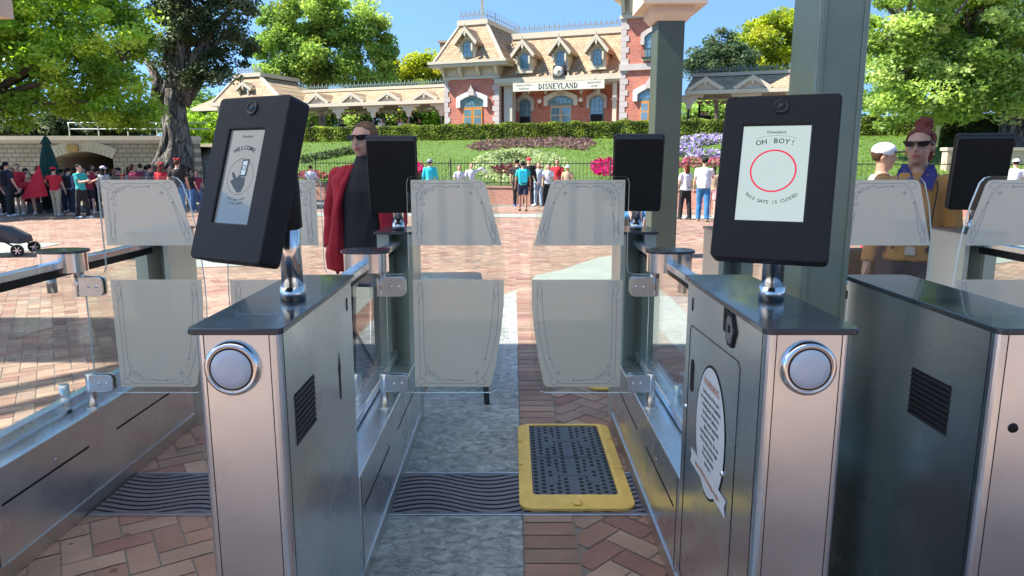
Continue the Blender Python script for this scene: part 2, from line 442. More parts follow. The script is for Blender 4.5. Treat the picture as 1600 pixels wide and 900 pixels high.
def herring(ang, x0, x1, y0, y1, W=.112, gap=.0035):
    a = R(ang); ca, sa = math.cos(a), math.sin(a); ext = max(abs(x0), abs(x1), abs(y0), abs(y1)) * 1.45 / W
    K = int(ext); recs = []
    ks = np.arange(-K, K)
    out = []
    g = gap / W
    for k in ks:
        ms = np.arange(-K // 4 - abs(k) // 4 - 1, K // 4 + abs(k) // 4 + 1)
        for typ in (0, 1):
            if typ == 0: xs = k + 4 * ms; w, h = 2, 1
            else: xs = k - 1 + 4 * ms; w, h = 1, 2
            y = float(k)
            px = np.stack([xs + g, xs + w - g, xs + w - g, xs + g], 1) * W
            py = np.array([y + g, y + g, y + h - g, y + h - g])[None, :] * W + px * 0
            X = px * ca - py * sa; Y = px * sa + py * ca
            cx, cy = X.mean(1), Y.mean(1); ok = (cx > x0) & (cx < x1) & (cy > y0) & (cy < y1)
            if ok.any(): out.append(np.stack([X[ok], Y[ok]], 2))
    return np.concatenate(out)
hl = herring(33, -19, -.52, .2, 24.5); hr = herring(45, .27, 15, .2, 24.5)
hc = herring(45, -.52, .27, 7.5, 24.5)
allr = np.concatenate([hl, hr, hc])
rect_sheet('brick_paving', allr, .004, paver_cols(len(allr)), M_PAVER)
# plain running-bond paving outside the modelled field (behind the camera, far sides)
M_BR2 = brick_mat('paving_far', (.31, .20, .145), (.27, .165, .125), (.21, .175, .14), 4.5, ms=.015, bump=.2)
for nm, a in (('plaza_paving', (-60, 60, -40, .25)), ('plaza_paving', (-60, -18.9, .25, 26)), ('plaza_paving', (14.9, 60, .25, 26))): sheet(nm, *a, .0025, M_BR2)
# soldier course right of the slab strip
rec = []
y = .2
while y < 9.5:
    rec.append([(.052, y + .004), (.272, y + .004), (.272, y + .104), (.052, y + .104)]); y += .108
b = MB(); b.add([(.048, .2, .0062), (.280, .2, .0062), (.280, 9.5, .0062), (.048, 9.5, .0062)], [(0, 1, 2, 3)])
tag(b.build('border_bed', M_MORTAR, recalc=False), kind='structure')
rect_sheet('brick_border', rec, .011, paver_cols(len(rec)) * .9, M_PAVER)

# slate-stamped concrete
def slate_mat():
    m = mat('stamped_concrete', (.58, .60, .57), .5, var=.0, vscale=7, rvar=.1)
    nt = m.node_tree; b = nt.nodes['Principled BSDF']; tc = nt.nodes.new('ShaderNodeTexCoord')
    n = nt.nodes.new('ShaderNodeTexNoise'); n.inputs['Scale'].default_value = 15; n.inputs['Detail'].default_value = 11; n.inputs['Roughness'].default_value = .68; n.inputs['Distortion'].default_value = .9
    mp = nt.nodes.new('ShaderNodeMapping'); mp.inputs['Scale'].default_value = (1.1, 1.5, 1)
    lk(nt, tc.outputs['Object'], mp.inputs[0]); lk(nt, mp.outputs[0], n.inputs['Vector'])
    bp = nt.nodes.new('ShaderNodeBump'); bp.inputs['Strength'].default_value = 1.0; bp.inputs['Distance'].default_value = .05
    lk(nt, n.outputs['Fac'], bp.inputs['Height']); lk(nt, bp.outputs[0], b.inputs['Normal'])
    cr = nt.nodes.new('ShaderNodeValToRGB'); cr.color_ramp.elements[0].position = .36; cr.color_ramp.elements[0].color = (.22, .24, .235, 1); cr.color_ramp.elements[1].position = .60; cr.color_ramp.elements[1].color = (.60, .62, .59, 1)
    lk(nt, n.outputs['Fac'], cr.inputs[0]); lk(nt, cr.outputs[0], b.inputs['Base Color'])
    return m
M_SLATE = slate_mat(); spots(M_SLATE, 6.0, .16, .62)
M_PALE = mat('pale_concrete', (.28, .295, .255), .6, var=.10, vscale=3, bump=.3, bscale=20)
ys = [.1, 1.75, 2.965, 3.405, 4.78, 6.35, 8.2]
for i in range(len(ys) - 1):
    if i == 2: continue
    b = MB(); b.box(-.60, .046, ys[i] + .004, ys[i + 1] - .004, -.02, .010); tag(b.build('concrete_slab', M_SLATE, bevel=.002, bseg=1), kind='structure')
# pale curving inlays in the sunny paving
def inlay(pts, z=.0095):
    P = [on_z(u, v, z) for u, v in pts]; b = MB(); b.add(P, [tuple(range(len(P)))]); return tag(b.build('concrete_inlay', M_PALE, recalc=False), kind='structure')
inlay([(560, 541), (575, 505), (600, 480), (640, 462), (690, 466), (720, 474), (760, 462), (790, 460), (818, 447), (838, 430), (880, 421), (905, 412), (935, 402), (968, 398), (1000, 415), (1015, 440), (1045, 462), (1072, 490), (1080, 520), (1080, 541)])
inlay([(552, 468), (545, 440), (560, 425), (600, 421), (618, 432), (600, 450), (585, 458), (572, 470)])
inlay([(-60, 402), (-60, 377), (40, 380), (100, 379), (60, 388), (10, 400)])
inlay([(240, 402), (300, 392), (390, 395), (470, 405), (400, 415), (300, 418)])
inlay([(480, 332), (720, 334), (1000, 335), (1300, 340), (1300, 346), (1000, 340), (720, 339), (480, 337)])
inlay([(1400, 398), (1480, 384), (1600, 376), (1680, 378), (1640, 400), (1500, 420)])

# cast-iron wave grates across the lanes
def grate_mat():
    m = mat('cast_iron_waves', (.085, .072, .078), .5, .25)
    nt = m.node_tree; b = nt.nodes['Principled BSDF']; tc = nt.nodes.new('ShaderNodeTexCoord'); sp = nt.nodes.new('ShaderNodeSeparateXYZ')
    lk(nt, tc.outputs['Object'], sp.inputs[0])
    def M(op, a, bb=None, c=None):
        n = nt.nodes.new('ShaderNodeMath'); n.operation = op
        for i, q in enumerate((a, bb, c)):
            if q is None: continue
            if hasattr(q, 'is_linked') or hasattr(q, 'links'): lk(nt, q, n.inputs[i])
            else: n.inputs[i].default_value = q
        return n.outputs[0]
    X, Y = sp.outputs[0], sp.outputs[1]
    w = M('MULTIPLY', M('SINE', M('ADD', M('MULTIPLY', X, 11.5), M('MULTIPLY', Y, 2.0))), .034)
    w2 = M('MULTIPLY', M('SINE', M('MULTIPLY', X, 5.1)), .018)
    t = M('MULTIPLY', M('ADD', M('ADD', Y, w), w2), 1 / .041)
    fr = M('FRACT', t)
    sl = M('LESS_THAN', fr, .36)
    # solid rim
    rim = M('LESS_THAN', M('ABSOLUTE', Y), .195)
    slot = M('MULTIPLY', sl, rim)
    mx = nt.nodes.new('ShaderNodeMix'); mx.data_type = 'RGBA'
    n = nt.nodes.new('ShaderNodeTexNoise'); n.inputs['Scale'].default_value = 14; lk(nt, tc.outputs['Object'], n.inputs['Vector'])
    cr = nt.nodes.new('ShaderNodeMix'); cr.data_type = 'RGBA'; cr.inputs['A'].default_value = (.11, .095, .105, 1); cr.inputs['B'].default_value = (.20, .165, .165, 1); lk(nt, n.outputs['Fac'], cr.inputs['Factor'])
    lk(nt, slot, mx.inputs['Factor']); lk(nt, cr.outputs['Result'], mx.inputs['A']); mx.inputs['B'].default_value = (.004, .004, .004, 1)
    lk(nt, mx.outputs['Result'], b.inputs['Base Color'])
    bp = nt.nodes.new('ShaderNodeBump'); bp.inputs['Strength'].default_value = 1; bp.inputs['Distance'].default_value = .012; bp.invert = True
    lk(nt, slot, bp.inputs['Height']); lk(nt, bp.outputs[0], b.inputs['Normal'])
    lk(nt, M('MULTIPLY_ADD', slot, .5, .42), b.inputs['Roughness'])
    return m
M_GRATE = grate_mat()
def grate(x0, x1, label):
    r = empty('drain_grate', ((x0 + x1) / 2, 3.185, 0), 0, label, 'drain grate', 'wavy drain grates across the lanes')
    b = MB(); b.box(-(x1 - x0) / 2, (x1 - x0) / 2, -.214, .214, -.02, .012); b.build('grate_plate', M_GRATE, r)
    f = MB(); w = (x1 - x0) / 2
    for a in ((-w, w, -.222, -.215), (-w, w, .215, .222)): f.box(*a, -.02, .0135)
    f.build('edge_strip', M_SATIN, r)
grate(-.575, .045, 'wavy cast-iron drain grate between the two slate slabs of the middle lane')
grate(.049, .62, 'wavy iron grate mostly hidden under the yellow edged mat')
grate(-1.93, -.75, 'wavy iron drain grate in the left lane beside the kiosk with the Welcome screen')

# yellow edged drainage mat
M_YEL = mat('yellow_rubber', (.72, .47, .10), .5, var=.12, vscale=9, bump=.2, bscale=60)
M_GREYRUB = mat('grey_rubber', (.075, .085, .10), .55, var=.15, vscale=12)
def mat_thing(x, y, label):
    r = empty('floor_mat', (x, y, .012), 0, label, 'floor mat', 'yellow edged floor mats')
    b = MB()
    o = rrect(-.27, .27, -.53, .53, .07); i = rrect(-.205, .20, -.425, .46, .02)
    n = len(o); V = [(p[0], p[1], 0) for p in o] + [(p[0], p[1], .012) for p in o] + [(q[0] * 1.0, q[1], .03) for q in rrect(-.225, .22, -.445, .48, .03)] + [(q[0], q[1], .03) for q in i] + [(q[0], q[1], .018) for q in i]
    F = []
    for L in range(4):
        for k in range(n):
            F.append((L * n + k, L * n + (k + 1) % n, (L + 1) * n + (k + 1) % n, (L + 1) * n + k))
    b.add(V, F)
    for px, py in ((-.247, .25), (-.247, -.05), (.0, -.487), (.243, .3), (.243, -.1)): b.lathe([(.0, .0215), (.024, .0215), (.026, .019)], (px, py, .003), 14)
    b.build('rubber_border', M_YEL, r, bevel=.0)
    g = MB()
    for y0, y1 in ((-.425, .01), (.02, .46)): g.box(-.204, .199, y0, y1, .0, .024)
    g.build('rubber_tile', M_GREYRUB, r, bevel=.003, bseg=1)
    h = MB()
    for ty in (0, 1):
        for gx in range(11):
            for gy in range(11):
                cx = -.185 + gx * .037; cy = (-.405 if ty == 0 else .04) + gy * .0395 + (gx % 2) * .018
                if cy > (.0 if ty == 0 else .445): continue
                if 4.4 < gx < 5.6 or (gx, gy) in ((2, 3), (2, 4), (8, 3), (8, 4), (2, 7), (8, 7)) or (gy in (5,) and 3 <= gx <= 7): continue
                h.add([(cx + .0125 * math.cos(R(60 * k)), cy + .014 * math.sin(R(60 * k)), .0248) for k in range(6)], [(0, 1, 2, 3, 4, 5)])
    h.build('drain_holes', M_DARKGAP, r, recalc=False)
    c = MB()
    for cy in (-.2, .24):
        c.prism(rrect(-.10, -.075, cy - .09, cy + .09, .01, 3), .024, .0265, 'z'); c.prism(rrect(.075, .10, cy - .09, cy + .09, .01, 3), .024, .0265, 'z'); c.box(-.07, .07, cy - .012, cy + .012, .024, .026)
    for q in islands(c): q.build('raised_bar', M_GREYRUB, r)
mat_thing(.305, 3.53, 'yellow edged grey rubber mat with small holes lying on the middle lane grate')
mat_thing(.82, 5.25, 'second yellow edged mat of which only a corner shows past the middle lane gate')

# ================================================================ CANOPY
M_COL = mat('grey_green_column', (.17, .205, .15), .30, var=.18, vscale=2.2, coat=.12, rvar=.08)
M_COL2 = mat('shaded_column_olive', (.050, .066, .046), .45, var=.12, vscale=1.5)  # column paint darkened: the shaded front is put into the colour
M_CAPITAL = mat('tan_paint', (.55, .43, .32), .5, var=.06)
M_ROOFU = mat('canopy_underside', (.78, .76, .72), .7)
def canopy_fill_sheet():
    # translucency added to the unseen roof, so scattered daylight brightens the shade below
    m = bpy.data.materials.new('canopy_fill_sheeting'); m.use_nodes = True; nt = m.node_tree; nt.nodes.clear()
    out = nt.nodes.new('ShaderNodeOutputMaterial'); mx = nt.nodes.new('ShaderNodeMixShader'); mx.inputs[0].default_value = .60
    d = nt.nodes.new('ShaderNodeBsdfDiffuse'); d.inputs[0].default_value = (.75, .74, .71, 1); t = nt.nodes.new('ShaderNodeBsdfTranslucent'); t.inputs[0].default_value = (.86, .84, .80, 1)
    lk(nt, d.outputs[0], mx.inputs[1]); lk(nt, t.outputs[0], mx.inputs[2]); lk(nt, mx.outputs[0], out.inputs[0]); return m
M_SHEET = canopy_fill_sheet()
def column(name, x, y0, w, d, ztop, label, cap=True, z_cap=3.75, m=None, slab=.98):
    r = empty(name, (x, y0 + d / 2, 0), 0, label, 'column')
    b = MB(); b.prism([(p[0], p[1]) for p in rrect(-w / 2, w / 2, -d / 2, d / 2, .012, 2)], 0, z_cap if cap else ztop, 'z'); b.build('shaft', m or M_COL, r)
    if not cap:
        f = MB()
        for sx in (-1, 1): f.box(sx * (w / 2 - .012) - .008, sx * (w / 2 - .012) + .008, -d / 2 - .006, -d / 2 - .0005, 0, ztop)
        f.build('corner_bead', M_COL, r, bevel=.002, bseg=1)
    if cap:
        c = MB()
        def ring(w0, z0, w1, z1):
            h0, h1 = w0 / 2, w1 / 2
            c.add([(-h0, -h0, z0), (h0, -h0, z0), (h0, h0, z0), (-h0, h0, z0), (-h1, -h1, z1), (h1, -h1, z1), (h1, h1, z1), (-h1, h1, z1)],
                  [(3, 2, 1, 0), (4, 5, 6, 7), (0, 1, 5, 4), (1, 2, 6, 5), (2, 3, 7, 6), (3, 0, 4, 7)])
        ring(.50, z_cap - .02, .66, z_cap + .085); ring(.665, z_cap + .086, .665, z_cap + .185); ring(slab, z_cap + .186, slab, z_cap + .6)
        c.build('capital', M_CAPITAL, r)
    return r
column('canopy_column', 1.035, 2.3, .155, .23, 6.6, 'tall glossy grey green column rising beside the closed gate kiosk', cap=False)
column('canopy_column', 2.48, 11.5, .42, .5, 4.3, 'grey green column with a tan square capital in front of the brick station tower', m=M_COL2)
column('canopy_column', -9.15, 11.5, .42, .5, 4.3, 'column mostly out of view whose tan capital pokes into the top left corner', slab=1.5)
# roof over the gates (casts the shade the gates stand in)
r = empty('gate_canopy', (0, 1.5, 6.6), 0, 'roof over the gates, seen only by its shade on the paving', 'canopy')
b = MB()
RX = [(-7.9, 1.3, -1.2, 5.42), (-16, -9.65, -1.2, 6.5), (-9.65, -7.9, -1.2, 3.1), (-9.65, -7.9, 4.85, 6.5)]
for x0, x1, y0, y1 in RX: b.add([(x0, y0 - 1.5, .07), (x1, y0 - 1.5, .07), (x1, y1 - 1.5, .07), (x0, y1 - 1.5, .07)], [(0, 1, 2, 3)])
b.build('roof_fill_sheeting', M_SHEET, r, recalc=False)
b = MB()
for k in range(3): b.bar((-10.05 + k * .6, 1.55, .075), (-8.5 + k * .6, 3.4, .075), .14, .14)  # unseen slats added in a roof opening to cast the sun stripes
b.build('sun_stripe_slat', M_COL, r)
for xx in (-6, -3, 0):
    b = MB(); b.box(xx - .08, xx + .08, -2.6, 3.9, -.22, -.002); b.build('beam', M_CAPITAL, r)
for xx in (-8.3, 2.48):
    b = MB(); b.box(xx - .3, xx + .3, 9.8, 10.4, -2.2, -1.9); b.build('long_beam', M_CAPITAL, r)
column('canopy_column', -4.2, 2.4, .16, .22, 6.6, 'grey green canopy column just outside the photo on the left', cap=False)

# ================================================================ TURNSTILES
HW = .103; BY = 3.18; PVZ = 1.0
Y_F, Y_B = 1.646, 2.43; Y_E = 3.95
def fin(b, name, m, parent, root, **k):
    T = Matrix.Translation(-Vector(root.location)); b.v = [tuple(T @ Vector(p)) for p in b.v]
    return b.build(name, m, parent, **k)

def fins(b, name, m, parent, root, **k):
    for q in islands(b): fin(q, name, m, parent, root, **k)

def ornament(kind, sgn, px, y):
    """etched lines on a frosted film; returns MB in world coordinates"""
    b = MB()
    M = Matrix(((sgn, 0, 0, px), (0, 0, -1, y), (0, 1, 0, 0), (0, 0, 0, 1)))   # local (d,z) -> world
    L = .0022
    def rb(p, w=L): b.ribbon(p, w, M)
    def star(cx, cz, s):
        p = []
        for k in range(8):
            rr = s if k % 2 == 0 else s * .16; p.append((cx + rr * math.sin(R(45 * k)), cz + rr * math.cos(R(45 * k)), 0))
        b.add(p, [tuple(range(8))], M)
    def dot(cx, cz, s): b.add([(q[0], q[1], 0) for q in circ(cx, cz, s, 8)], [tuple(range(8))], M)
    def loop(cx, cz, ang, s=.022):
        pts = []
        for k in range(13):
            t = R(-150 + 300 * k / 12); rr = s * (1 + .35 * math.cos(t)); pts.append((cx + rr * math.cos(t + R(ang)) , cz + rr * math.sin(t + R(ang)) * .75))
        rb(pts)
    def scroll(cx, cz, r0, a0, turns=1.2):
        rb([(cx + r0 * (1 - .5 * k / 14) * math.cos(R(a0 + 360 * turns * k / 14)), cz + r0 * (1 - .5 * k / 14) * math.sin(R(a0 + 360 * turns * k / 14))) for k in range(15)])
    def bulb(cx, cz, up=1):
        b.ribbon(circ(cx, cz, .009, 12), L, M, closed=True)
        rb([(cx - .011, cz + up * .01), (cx - .014, cz + up * .03), (cx - .004, cz + up * .06), (cx - .008, cz + up * .085)]); rb([(cx + .011, cz + up * .01), (cx + .006, cz + up * .04), (cx + .010, cz + up * .07)])
    if kind == 0:
        zt, zb = 1.513, 1.219
        xl = .147; 
        rb([(.172, zt - .055), (.172, zb + .05)]); rb([(.192, zb + .045), (.192, zt - .17), (.198, zt - .15)])
        rb([(.205, zt - .016), (.41, zt - .016)])
        rb([(.25, zt - .03), (.28, zt - .027), (.30, zt - .036), (.32, zt - .030), (.36, zt - .030)], .003)
        dot(.36, zt - .030, .005)
        for dx in (.385, .40): dot(dx, zt - .030, .0025)
        loop(.178, zt - .028, 135, .019); rb([(.190, zt - .04), (.180, zt - .055), (.172, zt - .06)]); rb([(.196, zt - .034), (.203, zt - .022), (.205, zt - .016)])
        loop(.44, zt - .028, 45, .019); rb([(.41, zt - .016), (.418, zt - .03), (.43, zt - .038)]); rb([(.43, zt - .04), (.445, zt - .055), (.452, zt - .062)])
        rb([(.452, zt - .062), (.522, zb + .05)]); rb([(.462, zt - .10), (.500, zb + .045)]); dot(.462, zt - .10, .005)
        for dx, dz in ((.448, .082), (.442, .065)): dot(dx, zt - dz, .003)
        star(.415, zt - .058, .018)
        for cx, cz, r0, a0 in ((.222, .046, .011, 30), (.205, .062, .012, 80), (.195, .082, .009, 150), (.213, .052, .006, 200), (.243, .040, .010, 0), (.200, .105, .011, 200)): scroll(cx, zt - cz, r0, a0)
        bulb(.182, zb + .022); bulb(.516, zb + .022)
        rb([(.192, zt - .13), (.200, zt - .15), (.195, zt - .17), (.203, zt - .185)])
    else:
        zt, zb = 1.062, .552
        rb([(.170, zt - .09), (.170, zb + .05)]); rb([(.190, zt - .05), (.190, zb + .13), (.197, zb + .115)])
        rb([(.205, zb + .016), (.43, zb + .016)])
        rb([(.27, zb + .032), (.30, zb + .036), (.33, zb + .030), (.36, zb + .032)], .003); dot(.365, zb + .032, .005)
        for dx in (.39, .405): dot(dx, zb + .034, .0025)
        loop(.178, zb + .028, 225, .019); loop(.452, zb + .028, -45, .019)
        rb([(.170, zb + .05), (.185, zb + .04), (.19, zb + .036)]); rb([(.197, zb + .03), (.205, zb + .016)])
        rb([(.43, zb + .016), (.44, zb + .034)]); rb([(.462, zb + .045), (.475, zb + .06), (.50, zb + .13), (.525, zb + .24), (.536, zb + .36), (.537, zt - .05)])
        rb([(.476, zb + .14), (.495, zb + .24), (.508, zb + .33), (.515, zt - .05)]); dot(.475, zb + .135, .005)
        for dx, dz in ((.468, .115), (.462, .1)): dot(dx, zb + dz, .003)
        star(.435, zb + .068, .019)
        for cx, cz, r0, a0 in ((.20, .10, .011, 30), (.207, .076, .012, 120), (.222, .060, .012, 10), (.24, .052, .008, 70), (.255, .042, .010, 180), (.195, .058, .008, 80)): scroll(cx, zb + cz, r0, a0)
        bulb(.180, zt - .02, -1); bulb(.527, zt - .02, -1)
    return b

def wing(root, px, sgn, label=None):
    """swing glass: pivot at x=px, reaching towards sgn"""
    y = BY
    P = [(.022, .545), (.022, 1.07), (.035, 1.085), (.10, 1.087), (.118, 1.095), (.128, 1.12), (.128, 1.50), (.134, 1.52), (.15, 1.528), (.46, 1.528), (.485, 1.522), (.505, 1.50), (.535, 1.40), (.556, 1.28), (.567, 1.15), (.573, 1.03), (.573, .93), (.563, .78), (.545, .62), (.535, .56), (.522, .532), (.50, .521), (.045, .521), (.03, .527)]
    g = MB(); poly = [(px + sgn * a, z) for a, z in P]
    if sgn < 0: poly = poly[::-1]
    g.prism(poly, y - .006, y + .006, 'y', side_mi=1)
    go = fin(g, 'glass_wing', [M_GLASS, M_GLEDGE], root, root)
    for k, pl in enumerate(([(.147, 1.219), (.147, 1.513), (.452, 1.513), (.47, 1.508), (.482, 1.49), (.553, 1.219)],
                            [(.145, .552), (.145, 1.062), (.562, 1.062), (.561, .95), (.55, .83), (.53, .70), (.503, .565), (.49, .552)])):
        f = MB(); q = [(px + sgn * a, z) for a, z in pl]
        f.prism(q, y - .0085, y - .0063, 'y'); fin(f, 'frosted_film', M_FILM, go, root)
        o = ornament(k, sgn, px, y - .0098); fin(o, 'etched_ornament', M_ORN, go, root, recalc=False)
    # clamps
    for z0, z1 in ((.985, 1.075), (.53, .612)):
        c = MB(); pts = [(.0, z0), (.105, z0), (.122, z0 + .006), (.128, z0 + .02), (.128, z1 - .02), (.122, z1 - .006), (.105, z1), (.0, z1)]
        q = [(px + sgn * (a - .015), z) for a, z in pts]
        c.prism(q, y - .02, y - .0095, 'y'); c.prism(q, y + .0095, y + .02, 'y')
        co = fin(c, 'clamp', M_SATIN, root, root, bevel=.002, bseg=2)
        s = MB()
        for dx in (.05, .085): s.lathe([(.0, .0), (.0065, .0), (.006, .002), (0, .0025)], (0, 0, 0), 12, Matrix.Translation((px + sgn * dx, y - .0205, (z0 + z1) / 2)) @ Matrix.Rotation(PI / 2, 4, 'X'))
        fins(s, 'bolt', M_POLISH, co, root)
    for seg, nm in (([(px, y, .45), (px, y, .615)], 'pivot_post'), ([(px, y, .985), (px, y, 1.10)], 'pivot_post')):
        p = MB(); p.tube(seg, .021, 16); fin(p, nm, M_SATIN, root, root)
    p = MB(); p.tube([(px, y, .45), (px, y, .456)], .034, 20); fin(p, 'pivot_flange', M_SATIN, root, root)

def display(root, c, yaw, tilt, W, H, D, pole, kind):
    """tilted screen housing on a steel pole; kind: welcome / closed / back"""
    Mx = Matrix.Translation(c) @ Matrix.Rotation(yaw, 4, 'Z') @ Matrix.Rotation(tilt, 4, 'X')
    Mx = Matrix.Translation(-Vector(root.location)) @ Mx
    h = MB(); n = 0
    prof = rrect(-W / 2, W / 2, -H / 2, H / 2, .014, 4)
    if kind != 'back':
        # front plate with the screen opening cut as a recess
        sx0, sx1, sz0, sz1 = (-.088, .056, -.135, .115) if kind == 'welcome' else (-.088, .075, -.115, .135)
        if kind == 'welcome': sx0, sx1, sz0, sz1 = -.072, .060, -.118, .128
        N = len(prof); inner = []
        # match ring points to the rectangle by direction
        cx, cz = (sx0 + sx1) / 2, (sz0 + sz1) / 2
        ring = []
        for a, z in rrect(sx0, sx1, sz0, sz1, .0001, 4): ring.append((a, z))
        V = [(a, 0, z) for a, z in prof] + [(a, 0, z) for a, z in ring] + [(a, .009, z) for a, z in ring] + [(a, D, z) for a, z in prof]
        F = []
        for k in range(N):
            j = (k + 1) % N
            F += [(k, j, N + j, N + k), (N + k, N + j, 2 * N + j, 2 * N + k), (j, k, 3 * N + k, 3 * N + j)]
        F.append(tuple(range(3 * N, 4 * N))[::-1])
        h.add(V, F, Mx)
    else:
        sc = [(a * .94, z * .96) for a, z in prof]; N = len(prof)
        V = [(a, 0, z) for a, z in prof] + [(a, D * .35, z) for a, z in prof] + [(a, D * .45, z) for a, z in sc] + [(a, D, z) for a, z in sc]
        F = [tuple(range(N))] + [(L * N + k, L * N + (k + 1) % N, (L + 1) * N + (k + 1) % N, (L + 1) * N + k) for L in range(3) for k in range(N)] + [tuple(range(3 * N, 4 * N))[::-1]]
        h.add(V, F, Mx)
    ho = h.build('display', M_BLACK, root, bevel=.004, bseg=2)
    if kind != 'back':
        s = MB(); s.box(sx0, sx1, .0075, .012, sz0, sz1, Mx)
        w = kind == 'welcome'
        s.build('screen', mat('screen_' + kind, (.03, .035, .04) if w else (.05, .06, .06), .12 if w else .25, emit=(.30, .37, .40) if w else (.60, .70, .66), estr=.08 if w else .20, coat=1.0 if w else .2), ho)
        cam_ = MB(); cy = H / 2 - .032
        RX = Mx @ Matrix.Translation((0, -.001, cy)) @ Matrix.Rotation(PI / 2, 4, 'X')
        cam_.lathe([(.019, .0), (.0185, .003), (.015, .003), (.0145, .0005), (.009, .0005), (.0085, .0025), (.0, .0028)], (0, 0, 0), 24, RX)
        cam_.build('camera_lens', mat('lens_black', (.008, .008, .009), .35), ho)
        LM = Mx @ Matrix.Translation(((sx0 + sx1) / 2, .0066, (sz0 + sz1) / 2)) @ Matrix.Rotation(PI / 2, 4, 'X')
        t = MB()
        def arc(s_, size, rad, cz, up=True, sp=1.0):
            n_ = len(s_); step = size * .72 * sp / rad
            for i, ch in enumerate(s_):
                if ch == ' ': continue
                a = (i - (n_ - 1) / 2) * step
                if up: m_ = Matrix.Translation((rad * math.sin(a), cz + rad * (math.cos(a) - 1), 0)) @ Matrix.Rotation(-a, 4, 'Z')
                else: m_ = Matrix.Translation((rad * math.sin(a), cz - rad * (math.cos(a) - 1), 0)) @ Matrix.Rotation(a, 4, 'Z')
                t.text(ch, size, LM @ m_)
        wx, wz = (sx1 - sx0) / 2, (sz1 - sz0) / 2
        if w:
            t.text('Disneyland', .0085, LM @ Matrix.Translation((0, wz - .020, 0)))
            arc('WELCOME', .0155, .075, wz - .052, True, 1.0)
            arc('HOLD YOUR TICKET', .0065, .09, -wz + .060, False, .9); arc('TO THE SCREEN', .0065, .09, -wz + .050, False, .9)
            t.ribbon(circ(0, .0, .047, 40), .0008, LM, closed=True)
            t.build('screen_lettering', mat('screen_ink_dim', (.02, .025, .03), .5), ho, recalc=False)
            g = MB(); T = Matrix.Translation((0, 0, .0003))
            g.add([(-.002, .0, 0), (.022, .002, 0), (.024, .046, 0), (.0, .044, 0)], [(0, 1, 2, 3)], LM @ T)          # ticket phone
            g.add([(-.034, -.012, 0), (-.02, -.026, 0), (.0, -.042, 0), (.012, -.040, 0), (.02, -.02, 0), (.018, .0, 0), (.006, -.004, 0), (-.004, .004, 0), (-.012, -.006, 0), (-.028, .012, 0), (-.033, .008, 0), (-.022, -.008, 0)], [tuple(range(12))], LM @ T)
            g.build('ticket_picture', mat('screen_grey', (.06, .07, .075), .5), ho, recalc=False)
            g = MB(); T = Matrix.Translation((0, 0, .0007)); g.add([(.002, .004, 0), (.018, .005, 0), (.020, .041, 0), (.004, .040, 0)], [(0, 1, 2, 3)], LM @ T); g.build('phone_face', mat('screen_pale', (.3, .36, .38), .5, emit=(.3, .36, .38), estr=.22), ho, recalc=False)
            g = MB(); g.ribbon(circ(.011, .023, .006, 16), .002, LM @ Matrix.Translation((0, 0, .001)), closed=True); g.build('phone_mark', MATS['screen_ink_dim'], ho, recalc=False)
        else:
            t.text('Disneyland', .0105, LM @ Matrix.Translation((0, wz - .020, 0)))
            arc('OH BOY!', .0185, .16, wz - .046, True, 1.0)
            arc('THIS GATE IS CLOSED', .0118, .100, -wz + .045, False, .86)
            t.ribbon([(-.05, wz - .035), (-.03, wz - .028), (0, wz - .0255), (.03, wz - .028), (.05, wz - .035)], .0006, LM)
            t.build('screen_lettering', mat('screen_ink', (.01, .02, .02), .5), ho, recalc=False)
            g = MB(); g.ribbon(circ(0, .006, .054, 64), .0042, LM, closed=True); g.build('red_ring', mat('screen_red', (.42, .01, .03), .5, emit=(.42, .01, .03), estr=.3), ho, recalc=False)
            g = MB(); g.ribbon(circ(0, .006, .062, 64), .0006, LM, closed=True)
            g.ribbon([(-wx + .006, -wz + .006), (wx - .006, -wz + .006), (wx - .006, wz - .006), (-wx + .006, wz - .006)], .0009, LM, closed=True)
            g.build('screen_border', mat('screen_line', (.2, .25, .25), .5, emit=(.3, .34, .34), estr=.3), ho, recalc=False)
    px, py = pole
    p = MB(); p.tube([(px, py, 1.205), (px, py, 1.245)], .036, 24); p.tube([(px, py, 1.245), (px, py, c[2] - .10)], .030, 24)
    fin(p, 'pole', M_POLISH, root, root)
    s = MB(); s.tube([(px, py, c[2] - .145), (px, py, c[2] - .03), (px, py, c[2] + .02)], [.0365, .034, .03], 20); s.bar((px, py, c[2] - .01), (c[0] + (px - c[0]) * .4, c[1] + (py - c[1]) * .45, c[2] - .01), .06, .09)
    fin(s, 'pole_sleeve', M_BLACK, root, root, bevel=.003)

